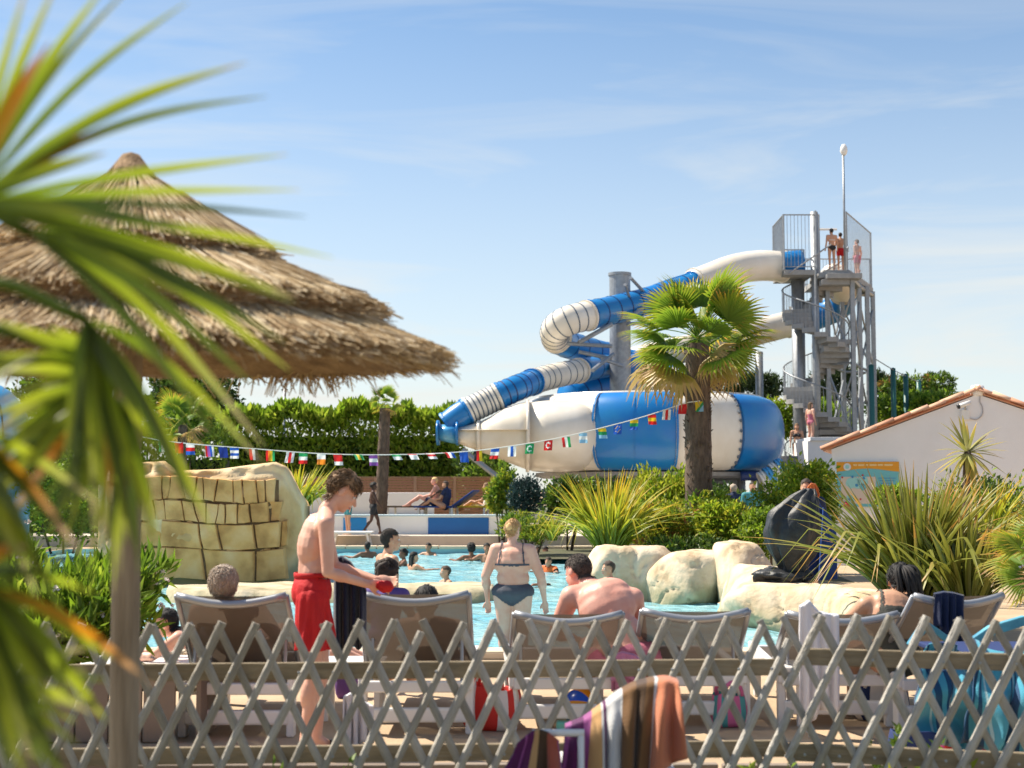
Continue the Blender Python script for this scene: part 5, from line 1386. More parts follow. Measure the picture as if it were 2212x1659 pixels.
def leaflet(a, b_, w_, sag, m_, parent, side=0.0, brk=None):
    """folded strap from a to b (local metres)"""
    a, b_ = Vector(a), Vector(b_); d = (b_ - a); L_ = d.length; dn = d.normalized()
    view = Vector((0, 1, 0)); sd = dn.cross(view).normalized(); nn_ = dn.cross(sd)
    tw = side; sd2 = (sd * math.cos(tw) + nn_ * math.sin(tw)); up2 = (nn_ * math.cos(tw) - sd * math.sin(tw))
    V, tv, F = [], [], []
    ks = 12
    for i in range(ks + 1):
        u = i / ks; c = d * u + Vector((0, 0, -sag * math.sin(u * math.pi * .5) * u * L_ + sag * u * L_))
        c += Vector((0, 0, sag * L_ * .55 * math.sin(u * math.pi)))
        ww = w_ * (.35 + .65 * min(1, u * 4)) * (1 - max(0, (u - .5) / .5) ** 1.5) + .0006
        V += [c - sd2 * ww + up2 * ww * .5, c, c + sd2 * ww + up2 * ww * .5]; tv += [u] * 3
    for i in range(ks):
        for j in range(2): F.append([i * 3 + j, i * 3 + j + 1, (i + 1) * 3 + j + 1, (i + 1) * 3 + j])
    me = raw_mesh('leaflet', V, F, True); set_t(me, tv); me.materials.append(m_)
    return link('leaflet', me, parent, None, a)
def near_fan(hub, Yh, tips, petiole_from=(-500, 1300), fill=True):
    tips = [(t_[0], t_[1], t_[2], min(t_[3], 62) * .62) + tuple(t_[4:]) for t_ in tips]
    extra = []
    for a_, b_ in zip(tips, tips[1:]):
        if fill and math.hypot(a_[0] - b_[0], a_[1] - b_[1]) < 260:
            extra.append(((a_[0] + b_[0]) / 2 * .93 + hub[0] * .07 + rnd.uniform(-14, 14), (a_[1] + b_[1]) / 2 * .93 + hub[1] * .07 + rnd.uniform(-14, 14), (a_[2] + b_[2]) / 2 + rnd.uniform(-.06, .06), (a_[3] + b_[3]) / 2 * .9, rnd.choice([PL, PL, PLd]), .07))
    tips = tips + extra
    h_ = P(hub[0], hub[1], Yh); e = empty('frond', h_ - npm.location, parent=npm)
    p0 = P(petiole_from[0], petiole_from[1], FY_ + .05)
    MB().tube(crspline([p0 - h_, (p0 - h_) * .45 + Vector((0, 0, .10)), Vector((0, 0, 0))], 5), .008, 7).build('petiole', PL, e, sm=True)
    for t_ in tips:
        x, y, Y, w_ = t_[:4]; m_ = t_[4] if len(t_) > 4 else PL; sag = t_[5] if len(t_) > 5 else .10
        leaflet(Vector((0, 0, 0)), P(x, y, Y) - h_, w_ / S((Y + Yh) / 2) / 2, sag, m_, e, rnd.uniform(-.5, .5))
G, O, D_ = PL, PLo, PLd
near_fan((-60, 440), 1.7, [(62, -40, 1.6, 30), (130, -50, 1.65, 34), (235, -40, 1.7, 38), (300, -45, 1.75, 34), (405, 5, 1.8, 30), (532, 135, 1.85, 44), (578, 208, 1.9, 40), (622, 333, 1.95, 30, G, .02),
    (648, 410, 2.0, 26, G, .02), (662, 468, 2.0, 26, D_, .02), (720, 556, 2.0, 30, G, .03), (110, 90, 1.6, 74, O, .1), (270, 265, 1.8, 40, O, .06), (630, 640, 1.95, 58, G, .04), (560, 610, 1.8, 50, G, .03), (420, 500, 1.8, 50, D_, .04),
    (230, 330, 1.7, 50, G, .05), (250, 480, 1.65, 46, G, .04)], (-500, 700), False)
near_fan((60, 500), 1.75, [(640, 655, 1.9, 52, G, .06), (618, 742, 1.9, 54, D_, .08), (625, 800, 1.95, 46, G, .12), (545, 830, 1.9, 44, D_, .12), (570, 965, 1.95, 40, G, .12), (470, 950, 1.85, 40, D_, .12), (400, 640, 1.7, 46, G, .04)], (-450, 700), False)
near_fan((185, 690), 1.8, [(462, 1150, 1.95, 34, G, .1), (430, 1110, 1.9, 30, D_, .1), (340, 1185, 1.85, 38, G, .06), (300, 1215, 1.85, 40, D_, .05), (245, 1230, 1.8, 38, G, .04), (205, 1170, 1.8, 34, G, .03), (150, 1190, 1.8, 34, D_, .03), (565, 1000, 1.95, 30, G, .12), (300, 900, 1.8, 60, D_, .05), (140, 1000, 1.75, 34, G, .05)], (-400, 900))
near_fan((250, 820), 1.95, [(-30, 880, 1.9, 40, G, .12), (-30, 945, 1.9, 44, G, .14), (-30, 1000, 1.9, 40, G, .12), (-30, 1060, 1.9, 42, D_, .1), (-30, 1110, 1.9, 42, G, .1), (-20, 820, 1.85, 46, G, .1), (-30, 770, 1.85, 40, G, .1), (0, 1150, 1.9, 38, O, .08), (225, 1180, 1.9, 58, O, .15), (-20, 690, 1.8, 50, G, .05), (105, 705, 1.85, 44, G, .1)], (-450, 950))
near_fan((-80, 1260), 1.55, [(130, 1480, 1.7, 70, D_, .1), (230, 1560, 1.75, 60, G, .1), (60, 1560, 1.6, 80, D_, .1), (210, 1420, 1.8, 46, G, .12), (330, 1480, 1.85, 40, O, .1), (30, 1690, 1.55, 90, D_, .05), (150, 1700, 1.65, 60, D_, .05), (-10, 1720, 1.5, 80, O, .05), (60, 1180, 1.7, 50, O, .1), (200, 1280, 1.8, 30, G, .1)], (-400, 1350))
near_fan((270, 880), 2.0, [(-40, 905, 1.9, 30, G, .1), (-40, 960, 1.9, 34, G, .14), (-40, 1015, 1.9, 34, D_, .14), (-40, 1050, 1.95, 30, G, .16), (-40, 1090, 1.95, 34, G, .18), (20, 1140, 1.95, 30, G, .2), (80, 1180, 1.95, 28, D_, .2), (120, 1230, 1.95, 28, G, .15), (190, 1250, 1.95, 26, G, .1), (245, 1280, 2.0, 26, G, .06), (300, 1240, 2.0, 26, D_, .06), (340, 1160, 2.0, 24, G, .1)], (-450, 1000))
near_fan((-120, 900), 1.6, [(120, 1130, 1.7, 60, D_, .1), (60, 1250, 1.65, 70, G, .1), (150, 1350, 1.75, 60, D_, .1), (215, 1090, 1.75, 40, G, .1), (90, 760, 1.65, 50, G, .1), (70, 1420, 1.7, 60, D_, .08), (180, 1200, 1.75, 50, O, .12)], (-420, 1100))

near_fan((-60, 1480), 1.7, [(140, 1330, 1.8, 34, G, .1), (190, 1400, 1.8, 34, G, .1), (230, 1470, 1.8, 34, D_, .1), (200, 1540, 1.8, 36, G, .1), (170, 1610, 1.75, 38, G, .1), (130, 1670, 1.75, 40, D_, .1), (70, 1700, 1.7, 40, G, .1), (80, 1280, 1.75, 34, G, .1), (20, 1260, 1.7, 36, D_, .1)], (-420, 1500))
# ================================================================== planter at left
plx = empty('wooden_planter', (P(110, 1500, 8.6).x, 8.6, 0), label='long brown timber planter behind the lattice at left', cat='planter')
M_pl = mat('brown_grey_boards', (.20, .155, .12), .8, ramp=[(0, (.15, .11, .085)), (1, (.25, .2, .155))], objrand=True, bump=.3, bscale=15)
zt = P(100, 1463, 8.6).z
for i in range(11):
    MB().box((-1.35 + i * .2, 0, zt / 2), (.188, .03, zt - .02)).build('board', M_pl, plx, bevel=.004)
for i in range(4): MB().box((.88 , .1 + i * .2, zt / 2), (.03, .188, zt - .02)).build('board', M_pl, plx, bevel=.004)
MB().box((-.3, .02, zt + .012), (2.42, .12, .03)).build('top_rail', M_rail, plx, bevel=.004)
MB().box((-.3, .45, zt - .08), (2.3, .8, .02)).build('soil', M_soil, plx)

# ================================================================== sun loungers
M_sling = mat('taupe_mesh_sling', (.125, .096, .073), .75, var=.06, vscale=8, bump=.15, bscale=300, trans=.24, see=.06)
def lounger(label, px, ytop, Y, rz=0.0, top_z=None, w_=.66, zseat=.34, group='sun loungers along the pool', backlen=.78):
    p = P(px, ytop, Y)
    ztop = p.z if top_z is None else top_z
    dz = min(ztop - zseat, backlen * .98); dy = math.sqrt(max(.01, backlen ** 2 - dz ** 2))
    o = empty('sun_lounger', (p.x, Y, 0), rz, label=label, cat='sun lounger', group=group)
    y0, y1, y2 = 0.0, dy, dy + 1.15           # top of back, hinge, foot
    hw = w_ / 2
    # back
    for sx in (-1, 1): bfo = MB().tube([(sx * hw, y0, zseat + dz), (sx * (hw + .01), y1, zseat)], .017, 8).build('back_rail', M_alu, o, sm=True)
    MB().tube([(hw * math.cos(math.pi * (1 - i / 10)) if False else -hw + 2 * hw * i / 10, y0 - .004 - .03 * math.sin(math.pi * i / 10), zseat + dz - .05 * math.sin(math.pi * i / 10)) for i in range(11)], .021, 8, flat=1.2).build('head_bar', M_alu, o, sm=True)
    V, F = [], []
    nx_, nz_ = 10, 10
    for j in range(nz_ + 1):
        for i in range(nx_ + 1):
            u, v = i / nx_, j / nz_
            dip = .03 * math.sin(math.pi * u) * math.sin(math.pi * (v * .85 + .08))
            V.append((-hw + 2 * hw * u, y0 + (y1 - y0) * v - dip, zseat + dz * (1 - v) - dip + .004))
    for j in range(nz_):
        for i in range(nx_): a = j * (nx_ + 1) + i; F.append([a, a + 1, a + nx_ + 2, a + nx_ + 1])
    link('back_sling', raw_mesh('back_sling', V, F, True), o, M_sling)
    # seat
    MB().box((0, (y1 + y2) / 2, zseat - .005), (w_ - .04, y2 - y1, .006)).build('seat_sling', M_sling, o)
    for sx in (-1, 1): MB().box((sx * (hw + .004), (y1 + y2) / 2 - .12, zseat - .02), (.045, y2 - y1 + .55, .095)).build('side_rail', M_wplastic, o, bevel=.012)
    MB().box((0, y1 - .38, zseat - .045), (w_, .045, .07)).build('cross_bar', M_wplastic, o, bevel=.01); MB().box((0, y2 + .03, zseat - .03), (w_, .045, .075)).build('cross_bar', M_wplastic, o, bevel=.012)
    MB().box((0, y1 - .36, .12), (w_ - .02, .05, .09)).build('base_bar', M_wplastic, o, bevel=.014)
    for sx in (-1, 1):
        for yy in (y1 - .33, y2 - .18): MB().box((sx * (hw - .0), yy, (zseat - .06) / 2), (.05, .09, zseat - .06)).build('leg', M_wplastic, o, bevel=.012)
        MB().tube([(sx * (hw - .05), y0 + (y1 - y0) * .55, zseat + dz * .45), (sx * (hw - .05), y1 - .3, zseat - .02)], .011, 6).build('prop', M_alu, o)
    return o
lounger('sun lounger with a grey haired person, leftmost behind the lattice', 500, 1287, 8.6)
lounger('sun lounger whose upright back stands beside the boy in red shorts', 895, 1283, 8.7)
lounger('sun lounger behind the woman in the dark bikini', 1228, 1326, 8.75, R(1.5))
lounger('empty sun lounger right of the sunburnt man', 1502, 1320, 8.9, R(-1))
lounger('sun lounger with a white towel over its back', 1820, 1326, 8.9, R(-3), w_=.68)
lounger('upright sun lounger with a navy towel over its back', 2070, 1287, 8.8, R(8), w_=.58)

# low timber edging behind the fence
eg = empty('timber_edging', (0, 7.3, 0), label='low brown timber edging between the lawn and the lounger terrace', cat='edging')
for i in range(6): MB().box((-4.2 + i * 1.5, .02 * (i % 2), .06), (1.48, .06, .13)).build('board', M_pl, eg, bevel=.006)
# ================================================================== towels, bags, toys
def cloth_mat(nm, stripes, axis='x', rough=.95):
    """stripes: list of (pos, colour) along the cloth attribute 't'"""
    if nm in MATS: return MATS[nm]
    m = bpy.data.materials.new(nm); m.use_nodes = True; MATS[nm] = m
    N, L = m.node_tree.nodes, m.node_tree.links
    b = N['Principled BSDF']; b.inputs['Roughness'].default_value = rough; b.inputs['Sheen Weight'].default_value = .3
    at = N.new('ShaderNodeAttribute'); at.attribute_name = 't'
    r = N.new('ShaderNodeValToRGB'); r.color_ramp.interpolation = 'CONSTANT'; el = r.color_ramp.elements
    while len(el) < len(stripes): el.new(.5)
    for e, (p_, c_) in zip(el, stripes): e.position = p_; e.color = (*c_, 1)
    L.new(at.outputs['Fac'], r.inputs['Fac']); L.new(r.outputs['Color'], b.inputs['Base Color'])
    t_ = N.new('ShaderNodeTexCoord'); nb = N.new('ShaderNodeTexNoise'); nb.inputs['Scale'].default_value = 160
    L.new(t_.outputs['Object'], nb.inputs['Vector']); bp = N.new('ShaderNodeBump'); bp.inputs['Strength'].default_value = .5; bp.inputs['Distance'].default_value = .006
    L.new(nb.outputs['Fac'], bp.inputs['Height']); L.new(bp.outputs['Normal'], b.inputs['Normal'])
    tr = N.new('ShaderNodeBsdfTranslucent'); L.new(r.outputs['Color'], tr.inputs['Color']); ms = N.new('ShaderNodeMixShader'); ms.inputs['Fac'].default_value = .18
    L.new(b.outputs[0], ms.inputs[1]); L.new(tr.outputs[0], ms.inputs[2]); L.new(ms.outputs[0], N['Material Output'].inputs['Surface'])
    return m
def grid_cloth(name, rows, m_, tvals, parent=None, thick=.008, origin=Vector((0, 0, 0)), sub=4):
    """rows: list of equally long point rows, smoothed; tvals = 't' for each column"""
    nr, ncol = len(rows), len(rows[0])
    fine = [crspline([rows[i][j] for i in range(nr)], sub) for j in range(ncol)]
    nr2 = len(fine[0])
    grid = [crspline([fine[j][i] for j in range(ncol)], sub) for i in range(nr2)]
    nc2 = len(grid[0])
    tc_ = np.interp(np.linspace(0, 1, nc2), np.linspace(0, 1, ncol), tvals)
    V = [p - origin for r_ in grid for p in r_]; T = [tc_[j] for i in range(nr2) for j in range(nc2)]
    F = [[i * nc2 + j, i * nc2 + j + 1, (i + 1) * nc2 + j + 1, (i + 1) * nc2 + j] for i in range(nr2 - 1) for j in range(nc2 - 1)]
    me = raw_mesh(name, V, F, True); set_t(me, T)
    o = link(name, me, parent, m_, origin)
    md = o.modifiers.new('thickness', 'SOLIDIFY'); md.thickness = thick; md.offset = 0
    return o
def solid(nm, c, **k): return cloth_mat(nm, [(0, c), (.99, c)], **k)
# chair carrying the striped towel, on this side of the fence
TYc = 5.55
ch = empty('garden_chair', (P(1330, 1600, TYc + .2).x, TYc + .25, 0), label='white garden chair hidden under the striped towel', cat='chair')
def lc(v): return v - ch.location
armL = P(1190, 1582, TYc - .05)
for sx, xx in ((-1, P(1185, 1600, TYc).x), (1, P(1440, 1600, TYc).x)):
    xl_ = xx - ch.location.x
    MB().tube([(xl_, -.26, .41), (xl_ * .98, .26, .41)], .018, 8).build('side_bar', M_wplastic, ch, sm=True)
    for yy in (-.25, .27): MB().tube([(xl_, yy, 0), (xl_, yy * .95, .40)], .016, 8).build('leg', M_wplastic, ch, sm=True)
MB().box((0, 0, .40), (.46, .5, .03)).build('seat', M_wplastic, ch, bevel=.012)
for xx in (1160, 1255): pa = lc(P(xx, 1583, TYc - .1)); MB().tube([(pa.x, pa.y, 0), (pa.x, pa.y, pa.z)], .013, 8).build('arm_post', M_wplastic, ch, sm=True)
MB().tube([lc(P(1150, 1583, TYc - .1)), lc(P(1262, 1583, TYc - .1))], .014, 10).build('front_bar', M_wplastic, ch, sm=True)
MB().tube([lc(P(1250, 1590, TYc + .1)), lc(P(1310, 1540, TYc + .1)), lc(P(1400, 1500, TYc + .1)), lc(P(1448, 1498, TYc + .1))], .014, 8).build('backrest', M_wplastic, ch, sm=True)
OR, BR, DB, WH, PU, LI, SA = (.62, .22, .11), (.20, .10, .035), (.09, .048, .022), (.62, .62, .62), (.12, .012, .09), (.36, .09, .28), (.58, .34, .14)
TWL = cloth_mat('striped_towel', [(0, PU), (.10, LI), (.15, PU), (.24, LI), (.28, SA), (.315, WH), (.325, PU), (.345, WH), (.46, BR), (.55, DB), (.63, BR), (.70, WH), (.735, OR), (.965, WH), (.985, OR)])
topk = [(1222, 1572), (1262, 1556), (1302, 1526), (1335, 1500), (1370, 1480), (1408, 1470), (1442, 1466), (1466, 1474)]
botk = [(1205, 1700), (1250, 1690), (1300, 1690), (1335, 1680), (1362, 1690), (1385, 1720), (1430, 1660), (1480, 1640)]
rows = []
NC = 19; uc_ = np.linspace(0, 1, len(topk)); uf = np.linspace(0, 1, NC)
tX, tY, bX_, bY_ = [np.interp(uf, uc_, [q[k_] for q in arr]) for arr in (topk, botk) for k_ in (0, 1)]
for k, v in enumerate((0, .03, .12, .35, .6, .8, 1.0)):
    row = []
    for i in range(NC):
        x, y = tX[i] + (bX_[i] - tX[i]) * v ** .9, tY[i] + (bY_[i] - tY[i]) * v
        fo = math.sin(i * 2.4 + .6 * math.sin(i)) * (.022 if i < 11 else .05)
        yy = TYc - .02 - .06 * min(1, v * 3) + fo * min(1, v * 2.0) + (.05 if v == 0 else 0)
        row.append(P(x + 5 * math.cos(i * 2.4) * v, y, yy))
    rows.append(row)
back = [p + Vector((0, .18, -.25)) for p in rows[0]]; mid = [p + Vector((0, .09, -.02)) for p in rows[0]]
tvs = list(np.interp(uf, uc_, [.10, .25, .32, .43, .53, .67, .84, .96]))
tw_o = grid_cloth('striped_towel', [back, mid] + rows, TWL, tvs, sub=3, thick=.009, origin=P(1340, 1600, TYc))
tag(tw_o, 'striped orange, brown, white and purple towel over the garden chair', 'towel')
t2k, b2k = [(1118, 1610), (1142, 1588), (1160, 1578), (1178, 1582), (1190, 1590), (1206, 1602)], [(1070, 1700), (1108, 1710), (1140, 1710), (1180, 1690), (1196, 1690), (1215, 1700)]
rows = [[P(x0 + (x1 - x0) * v, y0 + (y1 - y0) * v, TYc - .12 - .03 * v + .03 * (1 if i % 2 else -1) * v) for i, ((x0, y0), (x1, y1)) in enumerate(zip(t2k, b2k))] for v in (0, .2, .5, 1)]
rows = [[p + Vector((0, .12, -.12)) for p in rows[0]]] + rows
TW2 = cloth_mat('purple_towel_end', [(0, PU), (.16, LI), (.2, PU), (.36, SA), (.44, DB), (.62, (.42, .10, .06)), (.95, LI)])
tag(grid_cloth('purple_towel', rows, TW2, [0, .2, .4, .55, .75, 1.0], thick=.012, origin=P(1140, 1640, TYc - .1)), 'purple and rust towel hanging off the white bar beside the striped towel', 'towel')

def drape(name, label, xs_, ytop, ybot, Y, m_, waves=.03, seed=0, cat='towel', tvals=None, backd=.05, backlen=.22):
    rs = random.Random(seed); n0 = len(xs_); u0 = np.linspace(0, 1, n0); n_ = 13; uu = np.linspace(0, 1, n_)
    yt = ytop if isinstance(ytop, list) else [ytop] * n0; yb = ybot if isinstance(ybot, list) else [ybot] * n0
    X_, T_, B_ = np.interp(uu, u0, xs_), np.interp(uu, u0, yt), np.interp(uu, u0, yb)
    ph = [math.sin(i * 2.1 + seed) * rs.uniform(.5, 1.2) for i in range(n_)]; rows = []
    rows.append([P(x, t_, Y) + Vector((0, backd + .02 * p_, -backlen)) for x, t_, p_ in zip(X_, T_, ph)])
    rows.append([P(x, t_ + 2, Y) + Vector((0, backd * .7, -.01)) for x, t_ in zip(X_, T_)])
    for v in (0, .06, .3, .65, 1):
        rows.append([P(x + 4 * p_ * v + rs.uniform(-2, 2) * v, t_ + (b2 - t_) * v + rs.uniform(-7, 7) * (v == 1), Y - .02) + Vector((0, -waves * p_ * min(1, .15 + v * 1.6), 0)) for x, t_, b2, p_ in zip(X_, T_, B_, ph)])
    o = grid_cloth(name, rows, m_, tvals or list(uu), thick=.008, origin=P(float(X_.mean()), float(B_.mean()), Y), sub=3)
    return tag(o, label, cat)
drape('white_towel', 'white towel draped over the lounger near the flax', [1728, 1748, 1768, 1790, 1812], [1312, 1300, 1322, 1328, 1330], [1560, 1590, 1530, 1540, 1545], 8.78, solid('white_terry', (.78, .77, .80)), .035, 3)
drape('navy_towel', 'navy towel hung over the back of the right hand lounger', [2020, 2040, 2060, 2082], [1284, 1280, 1282, 1288], [1350, 1372, 1385, 1390], 8.72, solid('navy_terry', (.006, .016, .06)), .03, 4)
drape('navy_clothes', 'navy clothes hanging between the boy and the lounger', [722, 738, 756, 774, 790], [1208, 1204, 1216, 1240, 1278], [1400, 1420, 1395, 1400, 1380], 8.45, solid('navy_cotton', (.008, .014, .045)), .05, 5, cat='clothes', backd=.05)
drape('pink_towel', 'pink towel on the lounger edge below the sunburnt man', [1322, 1345, 1370, 1392], [1418, 1410, 1416, 1432], [1470, 1474, 1470, 1466], 8.95, solid('pink_terry', (.62, .25, .45)), .03, 6)
drape('white_cloth', 'crumpled white cloth hanging off the second lounger by the boy', [742, 756, 770, 790, 806], [1508, 1500, 1512, 1520, 1528], [1560, 1610, 1622, 1600, 1580], 8.5, solid('white_terry', (.78, .77, .80)), .05, 9, cat='cloth')
# beach bags and toys
def bag(label, px, py, Y, w_, h_, d_, cols_, seed, handles=True):
    Yg = 1.5 * FPX / (py - 1060.0); w_, h_, d_ = w_ * Yg / Y, h_ * Yg / Y, d_ * Yg / Y; p = P(px, py, Yg); p.z = .005; rs = random.Random(seed)
    o = empty('beach_bag', p, rs.uniform(-.3, .3), label=label, cat='bag')
    mb = MB(); n_ = 28
    prof = [(.82, 0), (.96, .15), (1.02, .45), (.98, .75), (.92, .97), (.9, 1.0), (.86, .97), (.86, .6), (.7, .1)]
    for (r_, z_) in prof:
        for j in range(n_):
            a = 2 * math.pi * j / n_; ca, sa = math.cos(a), math.sin(a); f_ = 1 + .06 * mnoise.noise(Vector((ca * 2, sa * 2, z_ * 2 + seed)))
            mb.V.append(Vector((w_ / 2 * r_ * f_ * math.copysign(abs(ca) ** .6, ca), d_ / 2 * r_ * f_ * math.copysign(abs(sa) ** .6, sa), h_ * z_ * (1 + .05 * math.sin(a * 3 + seed)))))
    for i in range(len(prof) - 1):
        for j in range(n_): mb.F.append([i * n_ + j, i * n_ + (j + 1) % n_, (i + 1) * n_ + (j + 1) % n_, (i + 1) * n_ + j]); mb.M.append((j // 2) % len(cols_))
    mb.F.append(list(range(n_))[::-1]); mb.M.append(0)
    mb.build('bag_body', cols_, o, sm=True)
    if handles:
        for sy_ in (-1, 1): MB().tube([(w_ * .28 * math.cos(math.pi * i / 10), sy_ * d_ * .42, h_ * .95 + h_ * .45 * math.sin(math.pi * i / 10)) for i in range(11)], .012, 6).build('handle', cols_[0], o, sm=True)
    return o
C_red, C_wh, C_pink, C_teal, C_aqua, C_daqua = mat('red_canvas', (.65, .03, .02), .7), mat('white_canvas', (.75, .70, .66), .8), mat('pink_canvas', (.62, .14, .30), .7), mat('teal_canvas', (.08, .32, .33), .7), mat('aqua_vinyl', (.11, .38, .48), .7, col2=(.01, .12, .24), vscale=6), mat('deep_aqua_vinyl', (.012, .12, .22), .7, col2=(.08, .30, .40), vscale=5)
C_navy, C_purp, C_mag = mat('navy_canvas', (.012, .03, .12), .8), mat('purple_canvas', (.12, .05, .22), .8), mat('magenta_canvas', (.40, .02, .16), .7)
bag('red and white striped beach bag between the second and third loungers', 1060, 1565, 9.0, .36, .26, .24, [C_red, C_wh], 1)
bag('pink and teal beach bag beside the empty lounger', 1575, 1560, 9.1, .22, .20, .16, [C_pink, C_teal], 2)
bag('magenta bag under the upright right lounger', 2090, 1625, 8.6, .38, .16, .25, [C_magenta if False else C_mag, C_red], 3, False)
bag('purple pouch on the ground beside the boy', 752, 1500, 9.3, .16, .16, .14, [C_purp], 4)
bag('black bag under the white towel lounger', 1975, 1640, 8.9, .30, .2, .2, [C_navy], 6, False)
bag('white bag with navy pattern beside the white towel', 1900, 1545, 8.6, .34, .2, .22, [C_wh, C_navy], 7)
bag('white bag behind the white towel at the water', 1708, 1462, 9.6, .18, .22, .14, [C_wh], 8)
# big aqua vinyl bag / folded inflatable at right
af = empty('folded_inflatable', P(2110, 1560, 7.7), label='folded blue inflatable edges poking up behind the right fence', cat='inflatable')
for (pts, mm) in (([(1962, 1392), (1998, 1338), (2012, 1352), (1972, 1402)], C_aqua), ([(1998, 1338), (2058, 1380), (2054, 1396), (2006, 1356)], C_daqua), ([(2088, 1388), (2140, 1352), (2215, 1330), (2215, 1352), (2150, 1372), (2100, 1398)], C_aqua)):
    q = MB(); F0 = [P(x, y, 7.95) - af.location for x, y in pts]; k = len(pts)
    q.add(F0 + [v + Vector((0, .05, 0)) for v in F0], [list(range(k)), list(range(k, 2 * k))[::-1]] + [[i, k + i, k + (i + 1) % k, (i + 1) % k] for i in range(k)]); q.build('inflatable_edge', mm, af, bevel=.006)
sbx = empty('storage_box', (P(2125, 1500, 8.35).x, 8.35, 0), label='low dark box under the patterned towels at right', cat='box'); MB().box((0, 0, .29), (.56, .5, .56)).build('box_body', C_navy, sbx, bevel=.015); MB().box((0, 0, .585), (.6, .54, .03)).build('lid', C_navy, sbx, bevel=.008)
AQ, DK, LA = (.07, .36, .50), (.008, .07, .17), (.40, .62, .66)
PAT = cloth_mat('aqua_patterned_towel', [(0, DK), (.08, AQ), (.17, LA), (.22, AQ), (.30, DK), (.40, AQ), (.47, LA), (.53, DK), (.60, AQ), (.72, LA), (.76, AQ), (.84, DK), (.93, AQ)])
def pat_rows(Y, x0, x1, yt, yb, seed):
    rs = random.Random(seed); rows = []
    for v in np.linspace(0, 1, 8):
        row = []
        for i in range(15):
            u = i / 14; x = x0 + (x1 - x0) * u + 10 * math.sin(v * 5 + i); n1 = mnoise.noise(Vector((u * 5, v * 3.5, seed)))
            row.append(P(x, yt + 14 * math.sin(u * 6 + seed) + (yb - yt) * v, Y) + Vector((0, .16 * n1 - .10 * math.sin(v * 3), 0)))
        rows.append(row)
    return rows
tv_ = [(i / 14 + .1 * math.sin(i * 1.7)) % 1 for i in range(15)]
tag(grid_cloth('patterned_towel', pat_rows(8.0, 1965, 2120, 1402, 1625, 2), PAT, tv_, sub=3, origin=P(2040, 1580, 8.0)), 'aqua and dark blue patterned towel heaped on the lounger at right', 'towel')
tag(grid_cloth('patterned_towel', pat_rows(7.85, 2085, 2260, 1392, 1620, 5), PAT, tv_[::-1], sub=3, origin=P(2170, 1570, 7.85)), 'aqua and dark blue patterned towel at the right picture edge', 'towel')
# beach ball with orange and blue panels
bb = P(1255, 1520, 9.2); bb.z = .122; bl = empty('beach_ball', bb, label='orange and blue beach ball behind the striped towel', cat='ball')
for k in range(8):
    MB().lathe([(.122 * math.cos(R(-88 + 176 * i / 12)), .122 * math.sin(R(-88 + 176 * i / 12))) for i in range(13)], 3, a0=k * math.pi / 4, a1=(k + 1) * math.pi / 4).build('panel', [mat('orange_vinyl', (.75, .30, .01), .3), mat('blue_vinyl', (.01, .09, .60), .25)][k % 2], bl, sm=True)
bl.rotation_euler = (R(70), R(20), .5)
p = P(1222, 1562, 9.05); p.z = .032; tag(MB().box((0, 0, 0), (.12, .1, .06)).build('sand_toy', mat('mint_plastic', (.15, .5, .4), .4), None, bevel=.015), 'mint green plastic sand mould beside the beach ball', 'toy'); bpy.data.objects['sand_toy'].location = p
# low stools / side tables between loungers
for lab, px, Y in (('low white side table between the boy and the second lounger', 765, 9.6), ('low white side table behind the empty lounger', 1660, 9.4)):
    o = empty('side_table', (P(px, 1500, Y).x, Y, 0), label=lab, cat='table'); MB().box((0, 0, .36), (.42, .42, .035)).build('table_top', M_wplastic, o, bevel=.012)
    for sx in (-.17, .17):
        for sy_ in (-.17, .17): MB().box((sx, sy_, .17), (.04, .04, .345)).build('leg', M_wplastic, o, bevel=.006)
